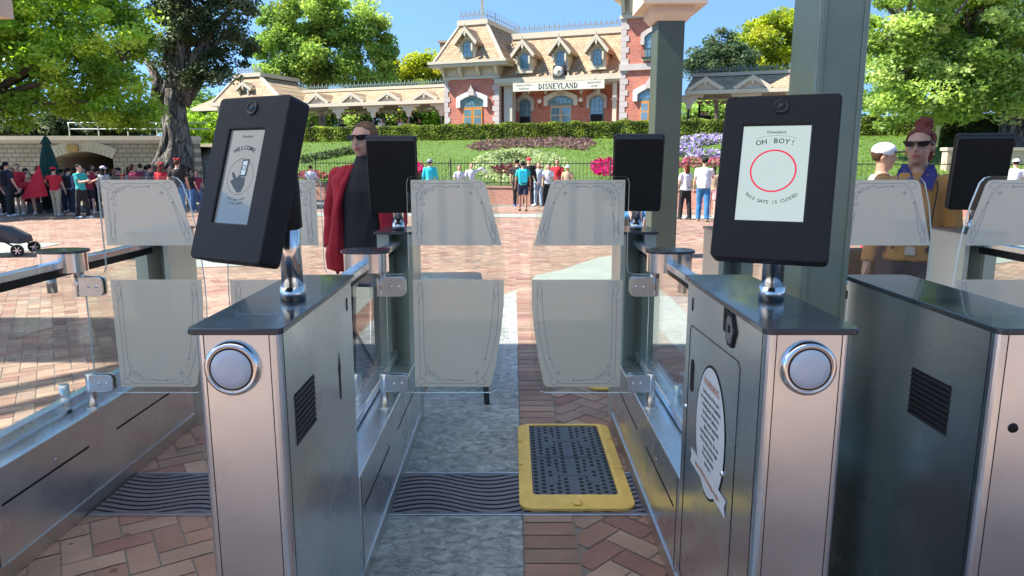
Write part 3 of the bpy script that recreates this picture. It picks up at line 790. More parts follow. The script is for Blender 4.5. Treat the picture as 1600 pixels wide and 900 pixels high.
def turnstile(xc, label, wings='', front=None, back=None, near=True, extras=''):
    root = empty('turnstile', (xc, 2.95, 0), 0, label, 'turnstile', 'entry turnstiles')
    if near:
        b = MB(); b.prism([(xc + a, y) for a, y in rrect(-HW, HW, Y_F, Y_B, .022, 5)], 0.0, 1.188, 'z')
        for f in range(len(b.sm)): pass
        fin(b, 'kiosk_cabinet', M_STEEL, root, root)
        s = MB()
        for sx in (-1, 1): s.box(xc + sx * HW - .0008, xc + sx * HW + .0008, Y_F + .026, Y_F + .0285, .01, 1.186)
        for sx in (-1, 1): s.box(xc + sx * (HW - .024) - .001, xc + sx * (HW - .024) + .001, Y_F - .0008, Y_F + .001, .01, 1.186)
        fin(s, 'panel_seam', M_DARKGAP, root, root)
        t = MB(); t.prism([(xc + a, y) for a, y in rrect(-HW - .012, HW + .012, Y_F - .018, Y_B + .008, .02, 5)], 1.189, 1.205, 'z')
        po = fin(t, 'top_plate', M_PLATE, root, root, bevel=.003)
        if front:
            d = MB(); MM = Matrix.Translation((xc, Y_F + .14, 1.2056)); d.ribbon([(a * 1.0, b_) for a, b_ in circ(0, 0, .05, 32)], .002, MM @ Matrix.Scale(.62, 4, (0, 1, 0)), closed=True); d.text('Disneyland', .018, MM @ Matrix.Translation((0, -.006, 0)))
            fin(d, 'plate_badge', mat('badge_silver', (.35, .37, .38), .35, .8), po, root, recalc=False)
            # status light
            RX_ = Matrix.Translation((xc + (-.012 if extras == 'vent' else .0), Y_F - .0005, 1.104)) @ Matrix.Rotation(PI / 2, 4, 'X')
            l = MB(); l.lathe([(.068, 0), (.067, .010), (.061, .017), (.056, .018), (.0545, .014)], (0, 0, 0), 40, RX_); lo = fin(l, 'light_bezel', M_POLISH, root, root)
            l = MB(); l.lathe([(.0545, .013), (.052, .0155), (.051, .0145)], (0, 0, 0), 40, RX_); fin(l, 'rubber_ring', M_BLACK, lo, root)
            l = MB(); l.lathe([(.0505, .012), (.047, .018), (.03, .0215), (.0, .0225)], (0, 0, 0), 32, RX_); fin(l, 'light_lens', mat('milky_lens', (.55, .56, .57), .35, coat=.6), lo, root)
    else:
        b = MB(); b.prism([(xc + a, y) for a, y in rrect(-HW, HW, Y_F, Y_B, .022, 5)], 0.0, 1.188, 'z'); fin(b, 'kiosk_cabinet', M_STEEL, root, root)
        t = MB(); t.prism([(xc + a, y) for a, y in rrect(-HW - .012, HW + .012, Y_F - .018, Y_B + .008, .02, 5)], 1.189, 1.205, 'z'); fin(t, 'top_plate', M_PLATE, root, root, bevel=.003)
    # low cabinet
    b = MB(); b.box(xc - HW, xc + HW, Y_B + .001, Y_E + .16, 0, .45); lo = fin(b, 'low_cabinet', M_STEEL2, root, root, bevel=.003)
    s = MB()
    for sx in (-1, 1):
        for y0, y1, z in ((Y_B + .06, 3.05, .305), (3.28, 3.82, .30)): s.box(xc + sx * HW - .001, xc + sx * HW + .001, y0, y1, z - .005, z + .005)
        s.box(xc + sx * HW - .0012, xc + sx * HW + .0012, Y_B + .012, Y_B + .015, .01, .44)
    fins(s, 'slot', M_DARKGAP, lo, root)
    s = MB()
    for sx in (-1, 1):
        for yy in (2.82, 3.9): s.lathe([(.0, .003), (.006, .003), (.008, 0)], (0, 0, 0), 12, Matrix.Translation((xc + sx * HW, yy, .345)) @ Matrix.Rotation(sx * PI / 2, 4, 'Y'))
    fins(s, 'screw', M_POLISH, lo, root)
    s = MB()
    for sx in (-1, 1):
        x0 = xc + sx * (HW + .0008); s.box(min(x0, x0 + sx * .005), max(x0, x0 + sx * .005), Y_F + .02, Y_E + .17, 0.006, .075)
    fins(s, 'plinth', M_SATIN, root, root)
    # far kiosk with recessed inner corner
    e = Y_E; k = 1
    for side in ('R', 'L'):
        pass
    sd = 1 if xc < 0 else -1
    fp = [(sd * HW, e), (sd * HW, e + .34), (-sd * HW, e + .34), (-sd * HW, e + .03), (-sd * .035, e + .03), (-sd * .035, e + .17), (sd * (HW - .028), e + .035), (sd * (HW - .028), e)]
    b = MB(); b.prism([(xc + a, y) for a, y in fp], .451, 1.188, 'z'); b.box(xc - HW, xc + HW, e + .161, e + .34, 0, .4495)
    fin(b, 'exit_kiosk', mat('green_steel', (.50, .53, .47), .36, .55, var=.15, vscale=3), root, root)
    s = MB(); s.box(xc + sd * .02 - .0015, xc + sd * .02 + .0015, e + .12, e + .14, .46, 1.18)
    t = MB(); t.prism([(xc + a, y) for a, y in rrect(-HW - .01, HW + .01, e - .012, e + .35, .015, 4)], 1.189, 1.203, 'z'); fin(t, 'exit_top_plate', M_PLATE, root, root, bevel=.002)
    # rails
    b = MB(); b.bar((xc, Y_B - .01, 1.135), (xc, e + .05, 1.135), .052, .032); fin(b, 'top_rail', M_STEEL, root, root, bevel=.004)
    b = MB(); b.bar((xc - sd * .018, Y_B + .002, 1.095), (xc - sd * .018, e + .05, 1.095), .014, .04); fin(b, 'rail_channel', M_BLACK, root, root)
    b = MB(); b.bar((xc - sd * .028, Y_B + .002, .485), (xc - sd * .028, e + .03, .485), .05, .05); fin(b, 'glass_foot_rail', M_STEEL, root, root, bevel=.006)
    g = MB(); g.box(xc - sd * .018 - .005, xc - sd * .018 + .005, Y_B + .004, e + .025, .511, 1.074)
    fin(g, 'side_glass', M_GLASS, root, root)
    # barrel with oval black cap
    nb = 40; ov = lambda q, rr: [(xc + (HW + rr) * math.copysign(abs(math.cos(2 * PI * i / nb)) ** .8, math.cos(2 * PI * i / nb)), BY + (.075 + rr) * math.copysign(abs(math.sin(2 * PI * i / nb)) ** .8, math.sin(2 * PI * i / nb))) for i in range(nb)]
    b = MB(); b.smooth = True; b.prism(ov(0, -.003), 1.10, 1.187, 'z'); fin(b, 'pivot_housing', M_POLISH, root, root)
    b = MB(); b.prism(ov(0, .009), 1.1875, 1.199, 'z'); fin(b, 'housing_cap', M_PLATE, root, root, bevel=.002)
    for w in wings: wing(root, xc + (.065 if w == 'R' else -.065), 1 if w == 'R' else -1)
    for sgn in (-1, 1):
        if ('R' if sgn > 0 else 'L') not in wings:
            p = MB(); p.tube([(xc + sgn * .065, BY, .45), (xc + sgn * .065, BY, .56)], .021, 16); p.tube([(xc + sgn * .065, BY, 1.0), (xc + sgn * .065, BY, 1.10)], .021, 16); fins(p, 'pivot_stub', M_SATIN, root, root)
    if front: display(root, *front)
    if back: display(root, *back)
    return root

T1 = turnstile(-.664, 'turnstile with the tilted dark Welcome screen and a louvre vent low on its side', 'RL',
    front=((-.690, 1.80, 1.556), -.53, -.31, .265, .43, .066, (-.630, 1.99), 'welcome'),
    back=((-.664, 3.98, 1.525), PI + .10, -.28, .275, .43, .075, (-.655, 4.06), 'back'), extras='vent')
T2 = turnstile(.717, 'turnstile whose lit screen reads this gate is closed, with a warning sticker', 'L',
    front=((.664, 1.80, 1.560), -.44, -.32, .280, .432, .060, (.747, 1.99), 'closed'),
    back=((.700, 3.98, 1.535), PI - .13, -.28, .275, .43, .075, (.715, 4.06), 'back'))
T3 = turnstile(1.275, 'screenless turnstile with a dark reflecting side and black louvre beside the column', 'R')
T4 = turnstile(2.66, 'farthest right turnstile, of which a frosted wing and a leaning black screen back show', 'L', back=((2.60, 3.98, 1.54), PI - .42, -.30, .275, .43, .075, (2.665, 4.06), 'back'), near=False)
T0 = turnstile(-2.046, 'leftmost turnstile, a long low steel cabinet with a black handrail and no screen', 'R', near=False)

def louvre(root, x, y0, y1, z0, z1, sgn):
    b = MB(); n = 9; h = (z1 - z0) / n
    for i in range(n):
        z = z0 + i * h
        b.bar((x + sgn * .001, y0, z + h * .35), (x + sgn * .001, y1, z + h * .35), .004, h * .42)
    f = MB(); f.box(min(x, x + sgn * .0008), max(x, x + sgn * .0008), y0, y1, z0, z1)
    o = fin(f, 'vent', M_DARKGAP, root, root); fin(b, 'louvre_slats', mat('vent_slat', (.05, .05, .052), .4, .3), o, root)
louvre(T1, -.664 + HW, 1.735, 1.915, .865, 1.005, 1)
louvre(T3, 1.275 - HW, 1.80, 1.985, .865, 1.005, -1)
# small decals on the left kiosk's side: a slim turret silhouette and a slot
x = -.664 + HW
b = MB(); yc = 2.205
b.prism([(yc - .008, .83), (yc + .008, .83), (yc + .009, .91), (yc + .012, .915), (yc + .012, .925), (yc + .016, .932), (yc + .012, .945), (yc + .007, .95), (yc + .004, .965), (yc, .985), (yc - .004, .965), (yc - .007, .95), (yc - .012, .945), (yc - .016, .932), (yc - .012, .925), (yc - .012, .915), (yc - .009, .91)], x, x + .0015, 'x')
fin(b, 'turret_decal', M_BLACK, T1, T1)
for rt, xx in ((T1, x), (T2, .717 - HW - .0015)):
    b = MB(); b.prism(rrect(2.335, 2.349, 1.095, 1.14, .005, 3), xx, xx + .0015, 'x'); fin(b, 'key_slot', M_DARKGAP, rt, rt)
# access door, handle slot, lock badge, sticker on the right kiosk
x = .717 - HW
b = MB(); P = [(1.825, .12), (2.355, .12), (2.355, 1.03), (2.345, 1.045), (1.845, 1.062), (1.825, 1.045)]
for i in range(len(P)):
    p, q = P[i], P[(i + 1) % len(P)]; b.bar((x - .0003, p[0], p[1]), (x - .0003, q[0], q[1]), .0022)
do = fin(b, 'access_door', M_DARKGAP, T2, T2)
b = MB(); b.prism([(yy, z) for yy, z in rrect(2.285, 2.325, .822, .935, .0195, 5)], x - .0016, x + .001, 'x'); fin(b, 'handle_slot', M_DARKGAP, do, T2)
b = MB()
for yy, z in ((2.37, .745), (1.925, .70)): b.lathe([(.0, .007), (.008, .006), (.010, 0)], (0, 0, 0), 14, Matrix.Translation((x, yy, z)) @ Matrix.Rotation(-PI / 2, 4, 'Y'))
fins(b, 'lock_screw', M_POLISH, T2, T2)
SM = Matrix.Translation((x - .0012, 2.07, .765)) @ Matrix(((0, 0, -1, 0), (-1, 0, 0, 0), (0, 1, 0, 0), (0, 0, 0, 1)))   # local x -> -Y, y -> Z
b = MB(); b.add([(p[0] * .755, p[1], 0) for p in circ(0, 0, .214, 48)], [tuple(range(48))], SM); so = fin(b, 'warning_sticker', M_BLACK, T2, T2, recalc=False)
b = MB(); b.add([(p[0] * .745, p[1], .0006) for p in circ(0, 0, .206, 48)], [tuple(range(48))], SM)
b.add([(-.20, -.178, .002), (.20, -.178, .002), (.185, -.152, .002), (.20, -.126, .002), (-.20, -.126, .002), (-.185, -.152, .002)], [tuple(range(6))], SM)
fin(b, 'sticker_face', mat('sticker_white', (.72, .72, .70), .4), so, T2, recalc=False)
b = MB()
for i, ln in enumerate(['Some areas of this park', 'can expose you to chemicals,', 'including lead, known to', 'the State of California', 'to cause cancer and birth', 'defects or other', 'reproductive harm. Do not', 'stay in these areas longer', 'than necessary.', 'For more information', 'please go to']):
    b.text(ln, .0205, SM @ Matrix.Translation((0, .108 - i * .0225, .0012)) @ Matrix.Scale(.9 if abs(i - 4) < 5 else .7, 4, (1, 0, 0)))
fin(b, 'sticker_text', mat('sticker_ink', (.02, .02, .02), .5), so, T2, recalc=False)
b = MB(); b.text('WARNING', .034, SM @ Matrix.Translation((0, .137, .0012))); b.text('www.P65Warnings.ca.gov', .026, SM @ Matrix.Translation((0, -.162, .0026)))
fin(b, 'sticker_orange_text', mat('sticker_orange', (.50, .15, .03), .5), so, T2, recalc=False)
b = MB(); b.prism([(1.868, 1.135), (1.90, 1.18), (1.935, 1.18), (1.95, 1.165), (1.95, 1.10), (1.93, 1.085), (1.895, 1.085)], x - .006, x, 'x'); b.prism(rrect(1.945, 1.985, 1.115, 1.185, .006, 3), x - .004, x, 'x')
bo = fin(b, 'ticket_badge', M_BLACK, T2, T2, bevel=.001)
b = MB(); b.prism([(1.882, 1.135), (1.906, 1.17), (1.932, 1.17), (1.94, 1.16), (1.94, 1.105), (1.928, 1.096), (1.9, 1.096)], x - .0075, x - .006, 'x'); b2 = fin(b, 'badge_face', mat('badge_grey', (.16, .16, .16), .4), bo, T2)
b = MB(); b.prism(rrect(1.905, 1.925, 1.125, 1.147, .004, 3), x - .009, x - .0076, 'x'); b.prism(rrect(1.955, 1.972, 1.155, 1.172, .003, 3), x - .0055, x - .0042, 'x'); fins(b, 'badge_mark', M_DARKGAP, bo, T2)
b = MB(); b.lathe([(.0, .004), (.011, .004), (.013, 0)], (0, 0, 0), 16, Matrix.Translation((1.275 - .04, Y_F, .95)) @ Matrix.Rotation(PI / 2, 4, 'X')); fin(b, 'sensor_eye', M_BLACK, T3, T3)

r = empty('reflection_bars', (0, -3.4, 0), 0, 'added tall dark bars behind the viewer, there to mirror as stripes in the glass', 'fence')  # unseen bars added for their striped reflection in film and steel
b = MB(); x = -4.2
while x < 4.3: b.box(x - .055, x + .055, -.03, .03, .12, 2.9); x += .36
tag(b.build('bars', M_COL2, r), kind='stuff')
for z in (.10, 1.55, 2.9): b = MB(); b.box(-4.3, 4.3, -.05, .05, z, z + .09); b.build('rail', M_COL2, r)

# ================================================================ BACKGROUND: the far side lies on lines turned by SLP (Y = D - SLP*X)
SLP = .40
NRM = math.sqrt(1 + SLP * SLP)
EX, EY = 1 / NRM, -SLP / NRM                 # direction along the station front
BRZ = math.atan2(EY, EX)
def front(u, v, D0, off=0.0):
    """point where the photo's line of sight meets the plane Y = D0 - SLP*X, off metres nearer; -> (s along, z)"""
    d = ray(u, v); t = (D0 - off * NRM) / (d.y + SLP * d.x)
    X, Y = d.x * t, d.y * t
    return X * EX + (Y - D0) * EY, CAM_H + d.z * t
def line_xy(D0, s, dep=0.0):
    """world x,y of a point s along the line, dep metres behind it"""
    return (s * EX - dep * EY, D0 + s * EY + dep * EX)

M_WALLBR = brick_mat('red_brick_low', (.40, .13, .09), (.48, .20, .13), (.45, .34, .28), 4.4, ms=.03, rot=(PI / 2, 0, 0))
M_IRON = mat('black_iron', (.015, .017, .016), .5)
M_FENCE = mat('fence_bronze', (.05, .045, .03), .6)
# --- low brick wall with iron fence
DW = 25.8
r = empty('brick_wall', (*line_xy(DW, 0), 0), BRZ, 'low red brick retaining wall along the foot of the lawn', 'wall')
b = MB(); b.box(-21, 20, 0, .3, 0, .60); b.build('brickwork', M_WALLBR, r)
b = MB(); b.box(-21, 20, -.03, .33, .601, .66); b.build('coping', mat('coping_red', (.38, .20, .16), .8), r)
r = empty('iron_fence', (*line_xy(DW, 0, .15), .66), BRZ, 'thin black iron picket fence standing on the low brick wall', 'fence')
b = MB(); s = -21
while s < 20: b.box(s - .006, s + .006, -.006, .006, .03, .90); b.lathe([(.0, 0), (.011, .02), (.0, .06)], (s, 0, .9), 4); s += .135
o = b.build('pickets', M_FENCE, r); tag(o, kind='stuff')
b = MB(); b.box(-21, 20, -.014, .014, .10, .135); b.build('lower_rail', M_IRON, r)
b = MB(); b.box(-21, 20, -.014, .014, .80, .832); b.build('upper_rail', M_IRON, r)
s = -21
while s <= 20: b = MB(); b.box(s - .016, s + .016, -.016, .016, 0, .98); b.lathe([(.022, 0), (.026, .03), (0, .07)], (s, 0, .98), 8); b.build('post', M_IRON, r); s += 2.05

# --- lawn bank
DH = 36.5
def grass_mat():
    m = mat('lawn_grass', (.066, .125, .010), .75, var=.22, vscale=2.5, bump=.8, bscale=30)
    return m
M_LAWN = grass_mat()
LZ0, LZ1 = .60, 2.62
def lawn_z(X, Y):
    t = (Y + SLP * X - DW) / (DH - DW); return LZ0 + (LZ1 - LZ0) * (t ** .92 if t > 0 else 0)
V = []; F = []; NX, NY = 60, 14
for j in range(NY + 1):
    for i in range(NX + 1):
        s = -24 + 52 * i / NX; D = DW + .3 + (DH - DW - .3) * j / NY; x, y = s * EX, D + s * EY
        V.append((x, y, lawn_z(x, y) + .03 * math.sin(x * .7) * math.sin(y * .5)))
for j in range(NY):
    for i in range(NX): k = j * (NX + 1) + i; F.append((k, k + 1, k + NX + 2, k + NX + 1))
b = MB(); b.smooth = True; b.add(V, F); tag(b.build('lawn', M_LAWN), kind='structure')
# station terrace
b = MB(); P = [(*line_xy(DH, -45), 2.6), (*line_xy(DH, 40), 2.6), (*line_xy(DH + 40, 40), 2.6), (*line_xy(DH + 40, -45), 2.6)]
b.add(P, [(0, 1, 2, 3)]); tag(b.build('terrace', mat('terrace_ground', (.30, .27, .22), .9), recalc=False), kind='structure')
# grass blades as loose tufts
n = 26000; s_ = NR.uniform(-22, 22, n); D_ = DW + .35 + (DH - DW - .4) * NR.uniform(0, 1, n)
X_ = s_ * EX; Y_ = D_ + s_ * EY; Z_ = np.array([lawn_z(a, c) for a, c in zip(X_, Y_)]) + .02
cc = np.array([.075, .165, .010]) * NR.uniform(.6, 1.35, (n, 1)) + NR.uniform(0, .04, (n, 1)) * np.array([1.2, .8, 0])
LEAF = leaf_mat('leaf', (0, 0, 0)); 
tag(quads_object('lawn_tufts', np.stack([X_, Y_, Z_], 1), 1.0, .09, cc, LEAF, aspect=.5, up_bias=1.5), 'short bright green grass of the sloping lawn', 'grass', kind='stuff')

def bed(name, label, poly_uv, dens, size, palette, hgt=.14, leafc=None, group=None, cat='flower bed'):
    """flower bed on the lawn slope; outline given as points on the slope"""
    P = []
    for u, v in poly_uv:
        d = ray(u, v)
        t = 22.0
        while t < 60:
            X, Y, Z = d.x * t, d.y * t, CAM_H + d.z * t
            if Z <= lawn_z(X, Y) and Y + SLP * X > DW + .2: break
            t += .05
        P.append((X, Y))
    P = np.array(P); cx, cy = P.mean(0); xs0, ys0 = P.min(0); xs1, ys1 = P.max(0)
    # area sampling
    area = (xs1 - xs0) * (ys1 - ys0); n = int(min(14000, max(250, dens * area)))
    X = NR.uniform(xs0, xs1, n); Y = NR.uniform(ys0, ys1, n)
    ins = np.zeros(n, bool); j = len(P) - 1
    for i in range(len(P)):
        c = ((P[i, 1] > Y) != (P[j, 1] > Y)) & (X < (P[j, 0] - P[i, 0]) * (Y - P[i, 1]) / (P[j, 1] - P[i, 1] + 1e-12) + P[i, 0]); ins ^= c; j = i
    X, Y = X[ins], Y[ins]; n = len(X)
    if n < 5: return None
    Z = np.array([lawn_z(a, c) for a, c in zip(X, Y)]) + NR.uniform(.0, hgt, n)
    pal = np.array(palette); c = pal[NR.randint(0, len(pal), n)] * .8 * NR.uniform(.75, 1.2, (n, 1))
    cz = lawn_z(cx, cy)
    return tag(quads_object(name, np.stack([X - cx, Y - cy, Z - cz], 1), 1, size, c, LEAF, aspect=.8, up_bias=.6, loc=(cx, cy, cz)), label, cat, group)
def oval(cu, cv, a, h, n=28, rot=0): return [(cu + a * math.cos(2 * PI * i / n) * math.cos(R(rot)) - h * math.sin(2 * PI * i / n) * math.sin(R(rot)), cv + a * math.cos(2 * PI * i / n) * math.sin(R(rot)) + h * math.sin(2 * PI * i / n)) for i in range(n)]
PURB = [(.22, .13, .12), (.30, .19, .17), (.16, .12, .09)]
PALE = [(.45, .55, .25), (.55, .62, .36), (.35, .46, .18)]
bed('flower_bed', 'long brown and mauve bed arching across the top of the lawn', [(724, 232), (750, 223), (800, 219), (870, 217), (920, 219), (932, 226), (915, 236), (860, 231), (800, 232), (750, 238)], 150, .14, PURB)
bed('flower_bed', 'wide pale green oval bed in the middle of the lawn', oval(812, 262, 76, 27), 170, .13, PALE)
bed('flower_bed', 'dark red band of plants crossing the pale oval bed', [(765, 268), (790, 263), (830, 262), (850, 268), (835, 276), (795, 277), (772, 274)], 260, .13, [(.16, .02, .03), (.10, .03, .03), (.22, .05, .05)], .22)
bed('flower_bed', 'dark green centre of the pale oval bed', oval(800, 249, 26, 6), 260, .12, [(.07, .11, .03), (.12, .16, .05)], .2)
bed('flower_bed', 'bright magenta flower mound beside the right exit screen', oval(948, 266, 26, 11), 260, .14, [(.70, .03, .14), (.62, .05, .22), (.5, .02, .08)], .25)
bed('flower_bed', 'small pink flower mound beside the left exit screen', oval(652, 268, 13, 8), 260, .14, [(.65, .06, .18), (.5, .04, .1)], .2)
bed('flower_bed', 'pink flower row at the foot of the lawn on the far left', oval(488, 277, 26, 5), 260, .14, [(.65, .16, .22), (.5, .1, .12), (.1, .18, .04)], .2)
bed('flower_bed', 'lilac and white swirl of flowers on the lawn right of the column', [(1050, 232), (1066, 220), (1100, 216), (1150, 216), (1200, 222), (1165, 226), (1120, 226), (1092, 230), (1082, 238), (1100, 242), (1150, 243), (1150, 249), (1085, 248), (1055, 244)], 330, .15, [(.55, .42, .75), (.75, .70, .80), (.42, .30, .62), (.12, .2, .05)], .25)
bed('flower_bed', 'pink flower strip below the lilac swirl', [(1040, 256), (1080, 253), (1160, 254), (1160, 262), (1080, 261), (1040, 264)], 300, .14, [(.75, .25, .32), (.65, .12, .2), (.2, .25, .08)], .2)
bed('flower_bed', 'dark thin curve of low plants on the left of the lawn', [(468, 253), (500, 246), (540, 238), (580, 230), (582, 233), (540, 243), (500, 251), (470, 257)], 240, .16, [(.05, .08, .03), (.09, .12, .05)], .3)

# --- hedge
def hedge(name, label, D0, s0, s1, z0, z1, w, n, col, size=.10):
    r = empty(name, (*line_xy(D0, (s0 + s1) / 2), z0), BRZ, label, 'hedge')
    L = (s1 - s0) / 2; H = z1 - z0
    b = MB(); b.box(-L, L, -w / 2 + .1, w / 2 - .1, 0, H - .1); b.build('core', mat('hedge_core', (.03, .05, .012), .9), r)
    x = NR.uniform(-L, L, n); f = NR.uniform(0, 1, n); top = f > .62
    y = np.where(top, NR.uniform(-w / 2, w / 2, n), -w / 2 + np.abs(NR.normal(0, .05, n))); z = np.where(top, H - np.abs(NR.normal(0, .05, n)), NR.uniform(0, H, n))
    lump = .05 * np.sin(x * 2.1) + .05 * np.sin(x * 5.3 + 1); y = y + np.where(top, 0, lump * .7); z = z + np.where(top, lump, 0)
    patch = .75 + .35 * (np.sin(x * 3.7 + z * 6) * np.sin(x * 1.3 - z * 4 + 2)); c = np.array(col) * (NR.uniform(.6, 1.4, (n, 1))) * patch[:, None]
    quads_object('leaves', np.stack([x, y, z], 1), 1, size, c, LEAF, r, .7)
hedge('clipped_hedge', 'long clipped green hedge along the top of the lawn before the station', 37.1, -21.5, 26, 2.5, 3.42, 1.1, 52000, (.23, .31, .06), .11)

# ================================================================ STATION
DS = 42.0
ST0 = (0, DS, 2.6)
M_BRICK = brick_mat('station_brick', (.42, .10, .06), (.48, .155, .095), (.45, .28, .22), 2.6, bw=.5, rh=.20, ms=.018, rot=(PI / 2, 0, 0), bump=.2)
def shingle_mat():
    m = brick_mat('roof_shingles', (.28, .19, .11), (.41, .30, .175), (.17, .11, .065), 1.6, bw=.4, rh=.24, ms=.02, rot=(PI / 2, 0, 0), bump=.6, var=.12)
    return m
M_SHIN = shingle_mat()
M_QUOIN = mat('quoin_stone', (.48, .42, .385), .8, var=.08, vscale=2)
M_TRIMC = mat('station_cream', (.52, .46, .345), .6, var=.04)
M_TRIMD = mat('station_tan', (.55, .46, .34), .6)
M_WIN = mat('window_glass', (.10, .20, .26), .06, 0, spec=.9, coat=1)
M_WFR = mat('window_frame_teal', (.16, .26, .28), .5)
M_DARKIN = mat('dark_interior', (.008, .008, .01), .9)
M_DOOR = mat('varnished_door', (.60, .24, .04), .35, coat=.4)
M_DOORP = mat('pale_door', (.50, .38, .25), .5)
def sta(label, s, name='station_building', cat='building', group=None):
    return empty(name, (s * EX, DS + s * EY, 2.6), BRZ, label, cat, group)
class SB(MB):
    """builder in station coordinates: x along, y depth (+ into the building), z world"""
    def done(b, name, m, root, **k):
        q = root
        while q.parent: q = q.parent
        s0 = (Vector(q.location) - Vector(ST0)); s0 = s0.x * EX + s0.y * EY
        b.v = [(p[0] - s0, p[1], p[2] - 2.6) for p in b.v]
        return b.build(name, m, root, **k)
def S(u, v, off=0.0): return front(u, v, DS, off)
def arch_poly(s0, s1, z0, z1, rise, n=10):
    """opening with a segmental top"""
    out = [(s0, z0), (s1, z0), (s1, z1 - rise)]
    for i in range(1, n):
        t = i / n; out.append((s1 + (s0 - s1) * t, z1 - rise + rise * math.sin(PI * t)))
    return out + [(s0, z1 - rise)]
def window(root, s0, s1, z0, z1, y, rise=.15, bars=(3, 4), open_bottom=False, surround=True, sill=True, fr=M_WFR, name='window'):
    b = SB(); b.prism(arch_poly(s0, s1, z0, z1, rise), y - .04, y + .10, 'y'); w = b.done(name, fr, root)
    g = SB(); e = .06; g.prism(arch_poly(s0 + e, s1 - e, z0 + e, z1 - e, rise * .9), y - .055, y - .043, 'y'); g.done('pane', M_WIN, w)
    b = SB()
    for i in range(1, bars[0]): x = s0 + (s1 - s0) * i / bars[0]; b.box(x - .014, x + .014, y - .07, y - .056, z0 + e, z1 - rise * .6)
    for i in range(1, bars[1]): z = z0 + (z1 - z0) * i / bars[1]; b.box(s0 + e, s1 - e, y - .069, y - .057, z - .014, z + .014)
    b.done('glazing_bars', fr, w)
    if open_bottom:
        b = SB(); b.box(s0 + .05, s1 - .05, y - .085, y - .071, z0, z0 + (z1 - z0) * .30); b.done('open_sash', M_DARKIN, w)
    if surround:
        t = .2; o = arch_poly(s0 - t, s1 + t, z0, z1 + t, rise + .04, 12)[2:]; i_ = arch_poly(s0 - .01, s1 + .01, z0, z1, rise, 12)[2:]
        b = SB(); zc = z0 + (z1 - z0) * .52
        # arched hood only over the upper part
        O = [(s1 + t, zc)] + o + [(s0 - t, zc)]; I = [(s1 + .01, zc)] + i_ + [(s0 - .01, zc)]
        n = len(O); V = [(p[0], y - .14, p[1]) for p in O] + [(p[0], y - .14, p[1]) for p in I] + [(p[0], y + .02, p[1]) for p in O] + [(p[0], y + .02, p[1]) for p in I]
        F = []
        for k in range(n - 1): F += [(k, k + 1, n + k + 1, n + k), (2 * n + k, 3 * n + k, 3 * n + k + 1, 2 * n + k + 1), (k, 2 * n + k, 2 * n + k + 1, k + 1), (n + k, n + k + 1, 3 * n + k + 1, 3 * n + k)]
        F += [(0, n, 3 * n, 2 * n), (n - 1, 3 * n - 1, 4 * n - 1, 2 * n - 1)]
        b.add(V, F); c = (s0 + s1) / 2; b.prism([(c - .09, z1 - .02), (c + .09, z1 - .02), (c + .14, z1 + t + .1), (c - .14, z1 + t + .1)], y - .18, y, 'y'); b.done('stone_hood', M_QUOIN, w)
    if sill:
        b = SB(); b.box(s0 - .1, s1 + .1, y - .16, y + .02, z0 - .12, z0 - .001); b.done('sill', M_TRIMC, w)
    return w
def doors(root, s0, s1, z0, z1, zt, y, m, rise=.25):
    b = SB(); b.prism(arch_poly(s0 - .12, s1 + .12, z1 + .02, zt, rise), y - .04, y + .1, 'y'); t = b.done('transom', M_WFR, root)
    b = SB(); b.prism(arch_poly(s0 + .0, s1 - .0, z1 + .12, zt - .1, rise * .9), y - .055, y - .043, 'y'); b.done('pane', M_WIN, t)
    b = SB()
    for k in range(1, 5): x = s0 + (s1 - s0) * k / 5; b.box(x - .015, x + .015, y - .07, y - .056, z1 + .12, zt - rise * .8)
    b.done('glazing_bars', M_WFR, t)
    t_ = .24; b = SB(); o = arch_poly(s0 - .12 - t_, s1 + .12 + t_, z1, zt + t_, rise + .05, 12)[2:]; i_ = arch_poly(s0 - .13, s1 + .13, z1, zt, rise, 12)[2:]
    O = [(s1 + .12 + t_, z1 + .0)] + o + [(s0 - .12 - t_, z1)]; I = [(s1 + .13, z1)] + i_ + [(s0 - .13, z1)]; n = len(O)
    V = [(p[0], y - .16, p[1]) for p in O] + [(p[0], y - .16, p[1]) for p in I] + [(p[0], y + .02, p[1]) for p in O] + [(p[0], y + .02, p[1]) for p in I]; F = []
    for k in range(n - 1): F += [(k, k + 1, n + k + 1, n + k), (2 * n + k, 3 * n + k, 3 * n + k + 1, 2 * n + k + 1), (k, 2 * n + k, 2 * n + k + 1, k + 1), (n + k, n + k + 1, 3 * n + k + 1, 3 * n + k)]
    F += [(0, n, 3 * n, 2 * n), (n - 1, 3 * n - 1, 4 * n - 1, 2 * n - 1)]
    b.add(V, F); b.done('stone_hood', M_WHITE, root)
    c = (s0 + s1) / 2; b = SB(); b.prism([(c - .2, zt + .02), (c + .2, zt + .02), (c + .16, zt + .3), (c + .06, zt + .42), (c, zt + .6), (c - .06, zt + .42), (c - .16, zt + .3)], y - .26, y - .161, 'y'); b.done('crest_ornament', M_QUOIN, root)
    for a, e in ((s0, c - .01), (c + .01, s1)):
        b = SB(); b.box(a, e, y - .05, y + .02, z0, z1); d = b.done('door', m, root)
        w = (e - a - .16); 
        for i in (0, 1):
            for j in range(3):
                g = SB(); x0 = a + .07 + i * (w / 2 + .02); zz = z0 + (z1 - z0) * (.30 + .225 * j); g.box(x0, x0 + w / 2, y - .056, y - .0502, zz, zz + (z1 - z0) * .19); g.done('door_pane', M_WIN, d)
